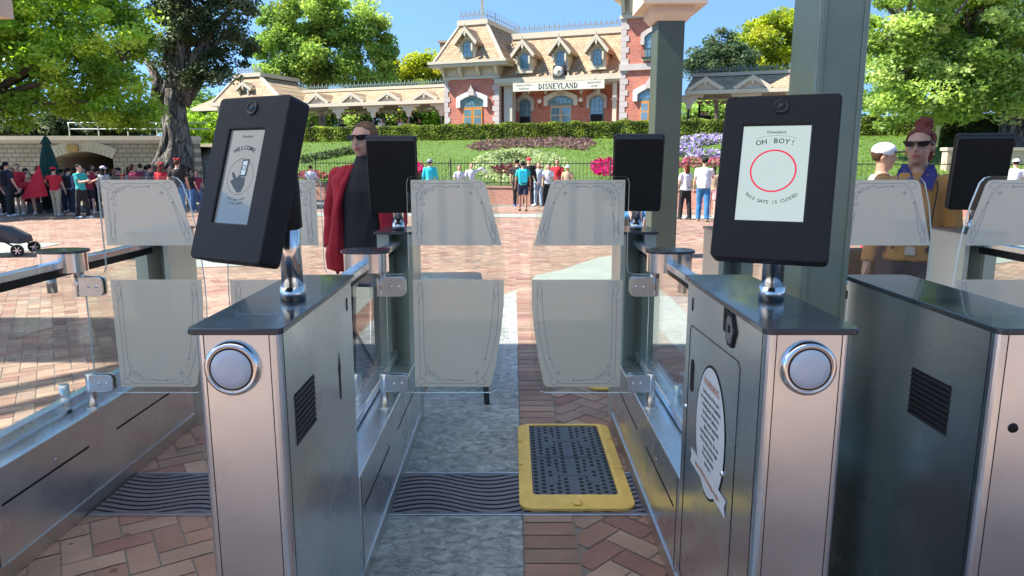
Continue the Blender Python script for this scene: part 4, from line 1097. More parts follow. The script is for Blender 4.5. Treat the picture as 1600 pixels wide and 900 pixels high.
def quoins(root, s, y0, z0, z1, w=.26, side=1, dy=.03):
    b = SB(); z = z0; k = 0
    while z < z1 - .05:
        h = min(.28, z1 - z); ww = w if k % 2 == 0 else w * .68
        a, e = (s, s + ww) if side > 0 else (s - ww, s)
        b.box(a, e, y0 - dy, y0 + .3, z + .006, z + h - .006); z += h; k += 1
    b.done('quoins', M_QUOIN, root)
def dormer(root, sc, zb, zt, w, yf, roof_y, ga, gable=.55):
    """window dormer; zb, zt window bottom and top; yf front plane"""
    hw = w / 2
    b = SB(); b.box(sc - hw - .16, sc + hw + .16, yf, yf + 1.4, zb - .12, zt + .16); d = b.done('dormer', M_TRIMC, root)
    window(d_root(root, d), 0, 0, 0, 0, 0) if False else None
    g = SB(); g.prism(arch_poly(sc - hw, sc + hw, zb, zt, .14), yf - .05, yf - .002, 'y'); g.done('dormer_window', M_WFR, d)
    g = SB(); g.prism(arch_poly(sc - hw + .06, sc + hw - .06, zb + .06, zt - .05, .12), yf - .062, yf - .052, 'y')
    gm = g.done('dormer_pane', M_WIN, d)
    g = SB(); g.box(sc - .015, sc + .015, yf - .075, yf - .063, zb + .05, zt - .05)
    for q in (1, 2): z = zb + (zt - zb) * q / 3; g.box(sc - hw + .05, sc + hw - .05, yf - .074, yf - .064, z - .015, z + .015)
    g.done('dormer_bars', M_WFR, d)
    g = SB(); g.box(sc - hw - .22, sc + hw + .22, yf - .12, yf + .1, zb - .22, zb - .121); g.done('dormer_sill', M_TRIMC, d)
    # gabled hood with overhanging rakes
    ze = zt + .02; za = ga; e = hw + .42
    for sg in (-1, 1):
        g = SB(); P = [(sc + sg * e, ze - .12), (sc + sg * (e - .05), ze - .25), (sc, za - .16), (sc, za)]
        g.prism(P, yf - .38, yf + 1.3, 'y'); g.done('dormer_roof', M_SHIN, d)
        g = SB(); P = [(sc + sg * (e + .02), ze - .10), (sc + sg * (e - .06), ze - .27), (sc, za - .20), (sc, za + .02)]; g.prism(P, yf - .43, yf - .381, 'y'); g.done('bargeboard', M_TRIMC, d)
        g = SB(); x = sc + sg * (hw + .1); g.prism([(x - .05, ze - .18), (x + .05, ze - .18), (x + .05, ze - .5), (x, ze - .62), (x - .05, ze - .5)], yf - .34, yf - .22, 'y'); g.done('bracket', M_TRIMC, d)
    g = SB(); g.prism([(sc - .22, zt + .10), (sc + .22, zt + .10), (sc, za - .2)], yf - .16, yf - .02, 'y'); g.prism([(sc - .07, za - .15), (sc + .07, za - .15), (sc + .05, za - .42), (sc, za - .52), (sc - .05, za - .42)], yf - .42, yf - .30, 'y'); g.done('gable_drop', M_TRIMC, d)
    g = SB(); g.tube([(sc, yf - .38, za), (sc, yf - .38, za + .28)], [.035, .01], 6); g.done('finial', M_TRIMC, d)
def d_root(a, b): return a
def cresting(root, s0, s1, y, z, h=.42, step=.30, name='roof_cresting', m=None):
    b = SB(); x = s0 + step / 2
    while x < s1:
        b.box(x - .018, x + .018, y - .015, y + .015, z, z + h * .8); b.prism([(x - .07, z + h * .45), (x, z + h * .3), (x + .07, z + h * .45), (x, z + h)], y - .012, y + .012, 'y')
        b.ribbon([(0, 0), (0, 0)], 0) if False else None
        b.prism([(x + step / 2 - .03, z + .04), (x + step / 2 + .03, z + .04), (x + step / 2 + .03, z + h * .5), (x + step / 2, z + h * .62), (x + step / 2 - .03, z + h * .5)], y - .01, y + .01, 'y'); x += step
    b.box(s0, s1, y - .012, y + .012, z, z + .03); b.box(s0, s1, y - .0121, y + .0121, z + h * .35, z + h * .35 + .03)
    return b.done(name, m or mat('cresting_iron', (.20, .23, .24), .5), root)
def mansard(b, s0, s1, y0, y1, z0, t0, t1, ty0, ty1, z1):
    b.add([(s0, y0, z0), (s1, y0, z0), (s1, y1, z0), (s0, y1, z0), (t0, ty0, z1), (t1, ty0, z1), (t1, ty1, z1), (t0, ty1, z1)],
          [(0, 1, 5, 4), (1, 2, 6, 5), (2, 3, 7, 6), (3, 0, 4, 7), (4, 5, 6, 7), (3, 2, 1, 0)])
def eave(root, s0, s1, y0, y1, z, h=.2, over=.0, name='cornice', m=None):
    b = SB(); b.box(s0, s1, y0, y1, z, z + h); b.box(s0 + .1, s1 - .1, y0 + .1, y1, z - .10, z - .001); return b.done(name, m or M_TRIMC, root)

# ---- the clock hall: brick wall behind a porch, mansard roof with three dormers
BO = 1.9     # the left bay's front stands this far forward
HO = .3
hall = sta('brick station hall with a shingled mansard roof and three dormers over the name board', 4.2)
sL, _ = S(778, 160, HO); sR, _ = S(975, 160, HO)
zE = S(880, 123, BO)[1]; yE = -BO
yw = -HO
b = SB(); b.box(sL, sR + .3, yw, yw + 7, 2.6, zE + .1); b.done('brick_wall', M_BRICK, hall)
# porch ceiling and roof
zr0 = S(880, 119, BO)[1]; s0r = S(775, 120, BO)[0]; s1r = S(974, 118, BO)[0]; zr1 = S(880, 58, -1.0)[1]
b = SB(); b.add([(s0r, yE, zr0), (s1r, yE, zr0), (s1r, .6, zr1), (s0r, .6, zr1), (s0r, 6, zr0), (s1r, 6, zr0), (s1r, 5, zr1), (s0r, 5, zr1)], [(0, 1, 2, 3), (4, 7, 6, 5), (3, 2, 6, 7), (0, 3, 7, 4), (1, 5, 6, 2), (0, 4, 5, 1)]); b.done('mansard_roof', M_SHIN, hall)
eave(hall, s0r, s1r, yE - .22, 1, zr0 - .26, .26, name='eave')
eave(hall, s0r, s1r, .40, 5.1, zr1 - .05, .30, name='roof_cornice')
cresting(hall, s0r, s1r, .5, zr1 + .26, .50, .30)
def yroof(z): return yE + (z - zr0) / (zr1 - zr0) * (.6 - yE)
for ub, ut, vb, vt, va in ((813, 827, 108, 84, 63), (869.5, 883, 104, 80, 59), (926.5, 941, 102, 77, 55)):
    uc = (ub + ut) / 2; yf = -1.8; sc, zb = S(uc, vb, -yf); zt = S(uc, vt, -yf)[1]; za = S(uc, va, -yf)[1]
    w = S(ut, vb, -yf)[0] - S(ub, vb, -yf)[0]; dormer(hall, sc, zb, zt, w, yf, 0, za)
# clock
sc, zc = S(874, 112, BO + .1); 
b = SB(); b.box(sc - .31, sc + .31, yE - .26, yE + .35, zc - .33, zc + .31); ck = b.done('clock', mat('clock_case', (.05, .04, .035), .5), hall)
def disc(root, nm, s, y, z, r0, r1, m, parent):
    b = SB(); MX = Matrix.Translation((s, y, z)) @ Matrix.Rotation(PI / 2, 4, 'X'); b.lathe([(r0, 0), (r0, .02), (r1, .02)], (0, 0, 0), 28, MX)
    s0 = (Vector(root.location) - Vector(ST0)); s0 = s0.x * EX + s0.y * EY; b.v = [(p[0] - s0, p[1], p[2] - 2.6) for p in b.v]; return b.build(nm, m, parent)
disc(hall, 'clock_face', sc, yE - .262, zc, .26, .0, mat('clock_white', (.80, .78, .70), .5), ck)
disc(hall, 'clock_centre', sc, yE - .285, zc, .09, .0, mat('clock_centre_bronze', (.25, .22, .12), .5), ck)
b = SB()
for k in range(12): a = R(30 * k); b.bar((sc + .18 * math.sin(a), yE - .295, zc + .18 * math.cos(a)), (sc + .24 * math.sin(a), yE - .295, zc + .24 * math.cos(a)), .02, .008, up=(0, 1, 0))
b.done('clock_marks', M_IRON, ck)
for sg in (-1, 1): b = SB(); b.prism([(sc + sg * .43, zc - .4), (sc + sg * .75, zc - .4), (sc + sg * .6, zc - .28), (sc + sg * .5, zc)], yE - .2, yE - .1, 'y'); b.done('clock_scroll', M_TRIMC, hall)
# windows, doors, lamps in the porch wall
for (u0, u1, vb, vt) in ((812, 830, 195, 153.5), (922, 943, 191, 149)):
    a, zb = S(u0, vb, HO); c, _ = S(u1, vb, HO); zt = S((u0 + u1) / 2, vt, HO)[1]; window(hall, a, c, zb, zt, yw, .22, (3, 5), open_bottom=True, sill=False)
a, zb = S(860, 200, HO); c, _ = S(893, 200, HO); z1 = S(876, 165, HO)[1]; zt = S(876, 149, HO)[1]; doors(hall, a, c, 2.62, z1, zt, yw, M_DOORP)
for u, v in ((843, 158), (907.5, 155.5)):
    s, z = S(u, v, HO + .35); b = SB(); b.ell((s, yw - .35, z), (.13, .13, .13), 14, 8); lo = b.done('globe_lamp', mat('globe_white', (.85, .82, .78), .2), hall)
    b = SB(); b.tube([(s, yw, z - .35), (s, yw - .35, z - .35), (s, yw - .35, z - .12)], .025, 8); b.done('lamp_arm', M_IRON, lo)
# porch posts
s, _ = S(794, 160, BO - .3); b = SB(); b.box(s - .24, s + .26, -BO + .25, -BO + .8, 2.6, zr0 - .37); b.done('porch_pier', mat('pier_grey', (.46, .44, .37), .7), hall)
s, _ = S(960, 160, BO - .1); b = SB(); b.box(s - .11, s + .11, -BO + .1, -BO + .32, 2.6, zr0 - .37); b.box(s - .16, s + .16, -BO + .05, -BO + .37, zr0 - 1.3, zr0 - 1.2); b.done('porch_post', M_TRIMC, hall)
for u in (826, 852, 908, 935):
    s, z = S(u, 145, BO - .1); b = SB(); b.prism([(s - .07, z + .4), (s + .07, z + .4), (s + .07, z + .05), (s, z - .08), (s - .07, z + .05)], -BO + .05, -BO + .2, 'y'); b.done('eave_drop', M_TRIMC, hall)
# name board hung below the eave: its own thing
a, zt = S(803, 130, BO + .15); c, _ = S(945.5, 126, BO + .15); zb = S(874, 141, BO + .15)[1]; zt = S(874, 127.5, BO + .15)[1]
sg = sta('long cream name board with black letters hanging under the hall eave', (a + c) / 2, 'station_sign', 'sign')
b = SB(); b.box(a, c, -BO - .30, -BO - .24, zb, zt); bo = b.done('board', mat('sign_cream', (.66, .63, .51), .5), sg)
def stext(t, s, z, size, y=-BO - .303, sx=1.0, w=.0):
    b = SB(); MX = Matrix.Translation((s, y, z)) @ Matrix.Rotation(PI / 2, 4, 'X') @ Matrix.Scale(sx, 4, (1, 0, 0)); b.text(t, size, MX)
    return b
cs = (a + c) / 2; H = zt - zb
# big serif letters drawn from thick and thin strokes
LET = {
 'D': ([('v', .12, 0, 1, 1), ('arc', .12, .5, .52, .5)], .78), 'I': ([('v', .2, 0, 1, 1)], .40), 'S': ([('s',)], .62),
 'N': ([('v', .12, 0, 1, .35), ('d', .12, 1, .68, 0), ('v', .68, 0, 1, .35)], .86), 'E': ([('v', .12, 0, 1, 1), ('h', .12, .6, .97), ('h', .12, .5, .5), ('h', .12, .62, .03)], .72),
 'Y': ([('v', .38, 0, .5, 1), ('d', .05, 1, .38, .48), ('t', .72, 1, .38, .48)], .78), 'L': ([('v', .12, 0, 1, 1), ('h', .12, .6, .03)], .68), 'A': ([('t', .08, 0, .40, 1), ('d', .40, 1, .74, 0), ('h', .2, .6, .33)], .82)}
def big_letter(b, ch, s, z, h, y):
    st, adv = LET[ch]; T = .15 * h; t = .055 * h
    def bar(x0, z0, x1, z1, w): b.bar((s + x0 * h, y, z + z0 * h), (s + x1 * h, y, z + z1 * h), .012, w, up=(0, 0, 1)) if abs(z1 - z0) < .01 else b.bar((s + x0 * h, y, z + z0 * h), (s + x1 * h, y, z + z1 * h), w, .012, up=(0, 1, 0))
    for q in st:
        if q[0] == 'v': bar(q[1], q[2], q[1], q[3], T * q[4]); [b.box(s + q[1] * h - T * .85, s + q[1] * h + T * .85, y - .007, y + .005, z + zz * h - (t if zz else 0), z + zz * h + (0 if zz else t)) for zz in (q[2], q[3])]
        elif q[0] == 'h': b.box(s + q[1] * h, s + q[2] * h, y - .0065, y + .0055, z + q[3] * h - t / 2, z + q[3] * h + t / 2); b.box(s + (q[2] - .04) * h, s + q[2] * h, y - .006, y + .006, z + q[3] * h - t * 1.8, z + q[3] * h + t * 1.8)
        elif q[0] in 'dt': b.bar((s + q[1] * h, y, z + q[2] * h), (s + q[3] * h, y, z + q[4] * h), T if q[0] == 'd' else t, .013, up=(0, 1, 0)); b.box(s + q[1] * h - T * .8, s + q[1] * h + T * .8, y - .007, y + .005, z + q[2] * h - (t if q[2] > .5 else 0), z + q[2] * h + (0 if q[2] > .5 else t))
        elif q[0] == 'arc':
            p = [(s + (q[1] + q[3] * math.sin(PI * k / 12)) * h, y, z + (.5 - .48 * math.cos(PI * k / 12)) * h) for k in range(13)]
            for k in range(12): b.bar(p[k], p[k + 1], t + (T - t) * math.sin(PI * (k + .5) / 12), .012, up=(0, 1, 0))
        elif q[0] == 's':
            p = [(s + (.30 + .20 * x) * h, y, z + (.5 + .5 * zz) * h) for x, zz in ((1, .55), (.9, .85), (.2, 1), (-.7, .85), (-.9, .5), (-.5, .18), (.5, -.12), (.95, -.45), (.8, -.8), (0, -.98), (-.8, -.85), (-1.05, -.5))]
            for k in range(11): b.bar(p[k], p[k + 1], T if k in (4, 5, 6) else t * 1.6, .012, up=(0, 1, 0))
    return adv * h
b = SB(); hL = H * .60; word = 'DISNEYLAND'; tot = sum(LET[c_][1] for c_ in word) * hL + .10 * hL * 9; x = cs - tot / 2 + .02
for c_ in word: x += big_letter(b, c_, x, zb + H * .20, hL, -BO - .307) + .10 * hL
b.done('name_lettering', mat('sign_black', (.02, .02, .022), .5), bo)
for t, s, z, z_ in (('POPULATION', a + (c - a) * .125, zb + H * .58, .20), ('850,000,000', a + (c - a) * .125, zb + H * .20, .17), ('ELEVATION', c - (c - a) * .105, zb + H * .58, .20), ('138 FEET', c - (c - a) * .105, zb + H * .20, .17)):
    stext(t, s, z, H * z_ * 1.6).done('small_lettering', MATS['sign_black'], bo, recalc=False)
b = SB()
for s0_, s1_, z0_, z1_ in ((a + .03, c - .03, zb + .03, zb + .045), (a + .03, c - .03, zt - .045, zt - .03)): b.box(s0_, s1_, -BO - .303, -BO - .3005, z0_, z1_)
b.done('border_line', M_TRIMD, bo)
b = SB()
for q in (a + .5, c - .5): b.box(q - .02, q + .02, -BO - .28, -BO - .26, zt, zr0 - .2)
b.done('hanger', M_IRON, sg)

# ---- left bay
bay = sta('red brick end pavilion with orange double doors and a steep shingled mansard', S(740, 160, BO)[0], 'station_pavilion')
a, _ = S(695, 160, BO); c, _ = S(779.5, 160, BO); zc = S(738, 122, BO)[1]; zf = S(738, 105, BO)[1]; zk = S(738, 100, BO + .5)[1]
b = SB(); b.box(a, c, -BO, 5, 2.6, zc); b.done('brick_wall', M_BRICK, bay)
quoins(bay, a - .02, -BO, 2.6, zc, .36, 1); quoins(bay, c + .02, -BO, 2.6, zc, .40, -1)
b = SB(); b.box(a - .03, c + .03, -BO - .03, 5, zc + .001, zf); b.done('frieze', M_TRIMD, bay)
b = SB(); b.box(a - .08, c + .08, -BO - .10, 5, zc - .06, zc + .08); b.done('string_course', M_TRIMC, bay)
for k in range(4):
    x = a + .05 + (c - a - .1) * k / 3; b = SB(); b.prism([(-BO - .05, zf), (-BO - .50, zf), (-BO - .45, zf - .15), (-BO - .15, zc + .1), (-BO - .05, zc + .1)], x - .08, x + .08, 'x'); b.done('bracket', M_TRIMC, bay)
for k in range(3): x0 = a + .2 + (c - a - .1) * k / 3; b = SB(); b.box(x0, x0 + (c - a) / 3 - .3, -BO - .045, -BO - .031, zc + .15, zf - .12); b.done('frieze_panel', mat('frieze_tan', (.60, .50, .36), .6), bay)
b = SB(); b.box(a - .62, c + .62, -BO - .62, 5.3, zf + .001, zf + .16); b.box(a - .7, c + .7, -BO - .70, 5.4, zf + .161, zf + .30); b.done('cornice', M_TRIMC, bay)
zt = S(738, 38, BO - 1.0)[1]; t0, _ = S(719.5, 38, BO - 1.2); t1, _ = S(761, 38, BO - 1.2)
b = SB(); mansard(b, a - .42, c + .42, -BO - .42, 5, zf + .3, t0, t1, -BO + 1.15, 4.2, zt); b.done('mansard_roof', M_SHIN, bay)
for (p, q) in (((a - .42, -BO - .42, zf + .3), (t0, -BO + 1.15, zt)), ((c + .42, -BO - .42, zf + .3), (t1, -BO + 1.15, zt))):
    b = SB(); b.bar(p, q, .13, .13); b.done('hip_trim', M_TRIMC, bay)
b = SB(); b.box(t0 - .12, t1 + .12, -BO + 1.0, 4.4, zt - .02, zt + .25); b.box(t0 - .02, t1 + .02, -BO + 1.1, 4.3, zt - .25, zt - .021); b.done('roof_cornice', M_TRIMC, bay)
cresting(bay, t0 - .05, t1 + .05, -BO + 1.1, zt + .25, .62, .28)
b = SB(); yy = -BO + 1.2
while yy < 4.2: b.box(t1 + .03, t1 + .06, yy - .02, yy + .02, zt + .25, zt + .80); yy += .28
b.box(t1 + .03, t1 + .06, -BO + 1.1, 4.3, zt + .45, zt + .48); b.done('side_cresting', MATS['cresting_iron'], bay)
uc = 734.5; yf = -BO - .05; sc, zb = S(uc, 91, BO); zt_ = S(uc, 66, BO)[1]; za = S(731, 45, BO)[1]; w = S(742, 80, BO)[0] - S(727.5, 80, BO)[0]; dormer(bay, sc, zb, zt_, w, -BO - .28, 0, za)
a2, _ = S(724, 180, BO); c2, _ = S(754, 180, BO); z1 = S(739, 168, BO)[1]; zt2 = S(738, 150, BO)[1]; doors(bay, a2, c2, 2.62, z1, zt2, -BO, M_DOOR, .25)
s, z = S(753.5, 30, BO - 2.0)
fp = empty('flagpole', (*line_xy(DS, s, -BO + 2.0), zt + .2), BRZ, 'white flagpole rising from the roof of the left brick pavilion', 'flagpole')
b = MB(); b.tube([(0, 0, 0), (0, 0, 9)], [.085, .05], 10); b.build('pole', M_WHITE, fp); b = MB(); b.ell((0, 0, 9.1), (.12, .12, .12), 10, 6); b.build('ball', mat('gold_paint', (.6, .42, .1), .3, 1), fp)
# small roof seen behind the pavilion's left
s, z = S(703, 68, -6); b = SB(); b.box(s - .5, s + 1.5, 5.5, 7, z - .7, z); b.box(s - .65, s + 1.5, 5.4, 7, z + .001, z + .12); b.done('rear_gable', M_SHIN, bay)

# ---- tower
TO = 2.2
a, _ = S(970, 100, TO); c, _ = S(1044, 100, TO)
tw = sta('tall red brick clock tower partly hidden behind the canopy column', (a + c) / 2, 'station_tower', 'tower')
z0b, z1b = S(990, 110, TO)[1], S(990, 100, TO)[1]; zc = S(990, 27, TO)[1]; zf = S(990, -14, TO)[1]
b = SB(); b.box(a, c, -TO, 1.6, 2.6, zc); b.done('brick_wall', M_BRICK, tw)
b = SB(); b.box(a - .06, c + .06, -TO - .12, 1.65, z0b, z1b); b.done('string_course', M_QUOIN, tw)
for k, yy in ((0, 1),): pass
quoins(tw, a - .02, -TO, 2.6, z0b, .42, 1); quoins(tw, a - .02, -TO, z1b, zc, .42, 1); quoins(tw, c + .02, -TO, 2.6, z0b, .42, -1); quoins(tw, c + .02, -TO, z1b, zc, .42, -1)
b = SB(); b.box(a - .1, c + .1, -TO - .1, 1.65, zc - .05, zc + .12); b.box(a - .02, c + .02, -TO - .02, 1.6, zc + .121, zf); b.done('frieze', M_TRIMC, tw)
for k in range(6): x = a + .1 + (c - a - .2) * k / 5; b = SB(); b.prism([(-TO - .03, zf), (-TO - .62, zf), (-TO - .55, zf - .2), (-TO - .15, zc + .2), (-TO - .03, zc + .2)], x - .09, x + .09, 'x'); b.done('bracket', M_TRIMC, tw)
b = SB(); b.box(a - .85, c + .85, -TO - .85, 2.3, zf, zf + .35); b.done('cornice', M_TRIMC, tw)
b = SB(); mansard(b, a - .5, c + .5, -TO - .5, 2, zf + .35, a + .7, c - .7, -TO + 1, 1, zf + 5); b.done('mansard_roof', M_SHIN, tw)
a2, zb = S(1007, 92, TO); c2 = S(1033, 92, TO)[0]; zt = S(1012, 50, TO)[1]; window(tw, a2, c2, zb, zt, -TO, .25, (3, 5))
b = SB(); b.box(a2 - .1, c2 + .1, -TO - .28, -TO - .02, zb, zb + .06); 
for k in range(8): x = a2 - .08 + (c2 - a2 + .16) * k / 7; b.box(x - .012, x + .012, -TO - .27, -TO - .25, zb + .06, zb + .42)
b.box(a2 - .1, c2 + .1, -TO - .28, -TO - .24, zb + .42, zb + .46); b.done('balconet', M_IRON, tw)
a2, zb = S(999, 200, TO); c2 = S(1032, 92, TO)[0]; z1 = S(1012, 158, TO)[1]; zt = S(1012, 139, TO)[1]; doors(tw, a2, c2, 2.62, z1, zt, -TO, M_DOOR, .25)

# ---- open platform canopies left and right
def platform(label, u0, u1, posts, gables, ve0, ve1, u_ref, off, ridge_v):
    """u0..u1 range, eave v at u_ref, ridge v"""
    a = S(u0, 160, off)[0]; c = S(u1, 160, off)[0]
    r = sta(label, (a + c) / 2, 'platform_canopy', 'canopy', None)
    zt = S(u_ref, ve0, off)[1]; zb = S(u_ref, ve1, off)[1]; zr = S(u_ref, ridge_v, off - 2.6)[1]; y = -off
    b = SB(); b.box(a, c, y - .2, y - .02, zb, zt); b.done('fascia', M_TRIMC, r)
    b = SB(); b.add([(a, y - .1, zt), (c, y - .1, zt), (c, y + 2.6, zr), (a, y + 2.6, zr), (a, y + 5.3, zt), (c, y + 5.3, zt), (a, y - .1, zt - .06), (c, y - .1, zt - .06), (a, y + 5.3, zt - .06), (c, y + 5.3, zt - .06)], [(0, 1, 2, 3), (3, 2, 5, 4), (6, 8, 9, 7), (0, 3, 4, 8, 6), (1, 7, 9, 5, 2)]); b.done('roof', M_SHIN, r)
    b = SB(); b.box(a, c, y + 2.35, y + 2.85, zr - .04, zr + .14); b.done('ridge_trim', M_TRIMC, r)
    cresting(r, a, c, y + 2.5, zr + .14, .42, .32, m=mat('cresting_green', (.12, .17, .15), .5))
    for k in range(len(posts)):
        s = S(posts[k], 170, off - .15)[0]
        b = SB(); b.tube([(s, y + .15, 2.6), (s, y + .15, zb)], .06, 8); b.done('post', M_IRON, r)
        b = SB(); zz = zb
        b.prism([(s - .75, zz), (s + .75, zz), (s + .68, zz - .16), (s + .45, zz - .12), (s + .36, zz - .34), (s + .16, zz - .40), (s + .12, zz - .72), (s - .12, zz - .72), (s - .16, zz - .40), (s - .36, zz - .34), (s - .45, zz - .12), (s - .68, zz - .16)], y + .08, y + .22, 'y'); b.done('bracket', M_TRIMC, r)
        b = SB(); b.tube([(s, y + 4.4, 2.6), (s, y + 4.4, zb)], .06, 8); b.done('rear_post', M_IRON, r)
    for k, (u, va) in enumerate(gables):
        s, z = S(u, va, off - .4); z0 = zt + .12; d = SB(); e = .95
        for sgx in (-1, 1): d.prism([(s + sgx * e, z0 - .05), (s + sgx * (e - .13), z0 - .14), (s, z - .15), (s, z)], y - .14, y + 1.5, 'y')
        g = d.done('gable', M_SHIN, r); d = SB()
        for sgx in (-1, 1): d.prism([(s + sgx * (e + .02), z0 - .04), (s + sgx * (e - .16), z0 - .16), (s, z - .2), (s, z + .02)], y - .19, y - .141, 'y')
        d.prism([(s - .12, z - .2), (s + .12, z - .2), (s, z - .5)], y - .17, y - .141, 'y'); d.done('gable_trim', M_TRIMC, g)
        d = SB(); d.prism([(s - e + .25, z0 - .1), (s + e - .25, z0 - .1), (s, z - .2)], y - .06, y - .04, 'y'); d.done('gable_panel', M_TRIMD, g)  # tan panel closing the gable triangle
    # valance lattice
    d = SB(); x = a
    while x < c - .4: d.prism([(x, zb), (x + .45, zb), (x + .36, zb - .14), (x + .22, zb - .22), (x + .09, zb - .14)], y + 4.3, y + 4.36, 'y'); x += .45
    d.done('valance', M_TRIMD, r)
    # platform railing
    return r, zb
platform('long open platform canopy with four little gables, left of the brick pavilion', 300, 697, (458, 529, 583, 639, 690), ((502, 146), (556, 145), (612, 143.5), (669, 142)), 159, 164.5, 590, .4, 140)
platform('open platform canopy with small gables right of the tower', 1070, 1262, (1076, 1165, 1250), ((1105, 122), (1178, 119)), 139.5, 145.5, 1160, .4, 117)
# far-left pavilion
a, _ = S(336, 170, 1.8); c, _ = S(452, 170, 1.8); lp = sta('cream roofed end pavilion half hidden behind the Welcome screen', (a + c) / 2, 'station_pavilion')
zE2 = S(370, 166, 1.8)[1]; t0, _ = S(371, 120, .5); t1, _ = S(408, 120, .5); zT = S(390, 121, .5)[1]
b = SB(); b.box(a, c, -2.4, 4, zE2, zE2 + .22); b.done('cornice', M_TRIMC, lp)
b = SB(); mansard(b, a + .2, c - .2, -2.2, 4, zE2 + .22, t0, t1, -.6, 3, zT); b.done('mansard_roof', M_SHIN, lp)
for (p, q) in (((a + .2, -2.2, zE2 + .22), (t0, -.6, zT)), ((c - .2, -2.2, zE2 + .22), (t1, -.6, zT))): b = SB(); b.bar(p, q, .16, .16); b.done('hip_trim', M_TRIMC, lp)
b = SB(); b.box(t0 - .2, t1 + .2, -.8, 3.2, zT, zT + .25); b.done('roof_cornice', M_TRIMC, lp); cresting(lp, t0, t1, -.6, zT + .25, .5, .3)
sc, zb = S(385, 152, 1.6); zt = S(385, 137, 1.6)[1]; dormer(lp, sc, zb, zt, .5, -1.5, 0, S(385, 128, 1.6)[1])
for x in (a + .5, c - .5, (a + c) / 2):
    b = SB(); b.box(x - .12, x + .12, -2.0, -1.76, 2.6, zE2 - .001); b.done('post', M_TRIMC, lp)

# ================================================================ STONE WALL WITH THE TUNNEL (left)
M_STONE = brick_mat('pale_stone_blocks', (.50, .44, .32), (.42, .37, .26), (.24, .20, .15), 2.0, bw=.62, rh=.34, ms=.035, rot=(PI / 2, 0, 0), bump=.8, var=.12)
YS = 28.0
def W(u, v): p = at(u, v, YS); return p.x, p.z
r = empty('stone_wall', (-18, YS, 0), 0, 'pale stone block wall with a wide low tunnel arch behind the crowd', 'wall')
x0, _ = W(-420, 220); x1, _ = W(302, 220); zt = W(150, 219)[1]
ax0, zs = W(84, 262); ax1, _ = W(178, 262); zc = W(130, 236.5)[1]; zs = W(130, 248)[1]
arc = [(ax1 + (ax0 - ax1) * i / 16, zs + (zc - zs) * math.sin(PI * i / 16)) for i in range(17)]
b = MB(); poly = [(x0, 0), (x0, zt), (x1, zt), (x1, 0), (ax1, 0)] + arc + [(ax0, 0)]
tri = [(p[0] + 18, p[1]) for p in poly]
b.prism([(x0 + 18, 0), (x0 + 18, zt), (ax0 + 18, zt), (ax0 + 18, 0)], 0, .6, 'y'); b.prism([(ax1 + 18, 0), (ax1 + 18, zt), (x1 + 18, zt), (x1 + 18, 0)], 0, .6, 'y')
for i in range(16): p, q = arc[i], arc[i + 1]; b.prism([(q[0] + 18, q[1]), (q[0] + 18, zt), (p[0] + 18, zt), (p[0] + 18, p[1])], 0, .6, 'y')
b.build('stonework', M_STONE, r)
b = MB(); b.box(x0 + 18, x1 + 18, -.12, .72, zt, zt + .16); b.box(x0 + 18, x1 + 18, -.06, -.002, zt - .12, zt - .001); b.build('coping', mat('coping_stone', (.64, .58, .46), .8, var=.1), r)
for i in range(16):
    p, q = arc[i], arc[i + 1]; 
    def outp(p): 
        c0 = ((ax0 + ax1) / 2, zs - 2.2); d = Vector((p[0] - c0[0], p[1] - c0[1])).normalized() * .42; return (p[0] + d.x + 18, p[1] + d.y)
    b = MB(); g = .012; b.prism([(q[0] + 18 + g, q[1]), (p[0] + 18 - g, p[1]), outp(p), outp(q)], -.05, -.002, 'y'); b.build('arch_stone', mat('arch_stone_pale', (.66, .60, .44), .8, var=.08), r)
xp, zp = W(115, 231); b = MB(); b.prism(rrect(xp + 18 - .22, xp + 18 + .22, zp - .15, zp + .13, .05, 3), -.10, -.052, 'y'); pl = b.build('plaque', mat('bronze_plaque', (.28, .17, .05), .4, .7), r)
b = MB(); b.ribbon([(p[0], p[1]) for p in rrect(xp + 18 - .18, xp + 18 + .18, zp - .11, zp + .09, .04, 3)], .015, Matrix(((1, 0, 0, 0), (0, 0, -1, -.103), (0, 1, 0, 0), (0, 0, 0, 1))), closed=True)
for k in range(4): b.box(xp + 18 - .13, xp + 18 + .13, -.104, -.101, zp - .08 + k * .035, zp - .07 + k * .035)
b.build('plaque_marks', mat('plaque_gold', (.6, .42, .12), .4, .8), pl, recalc=False)
# tunnel vault behind the arch
b = MB(); A = [(p[0] + 18, p[1]) for p in arc]; n = len(A)
V = [(a_, .6, z_) for a_, z_ in A] + [(a_, 6.5, z_) for a_, z_ in A] + [(A[0][0], .6, 0), (A[0][0], 6.5, 0), (A[-1][0], .6, 0), (A[-1][0], 6.5, 0)]
F = [(i, i + 1, n + i + 1, n + i) for i in range(n - 1)] + [(0, n, 2 * n + 1, 2 * n), (n - 1, 2 * n + 2, 2 * n + 3, 2 * n - 1)]
b.add(V, F); b.build('tunnel_vault', mat('vault_plaster', (.34, .27, .19), .9), r)
for k in (.28, .5, .72): b = MB(); x = A[0][0] + (A[-1][0] - A[0][0]) * k; b.box(x - .12, x + .12, 6.0, 6.3, 0, 1.9); b.build('tunnel_post', mat('tunnel_post_brown', (.14, .09, .05), .8), r)
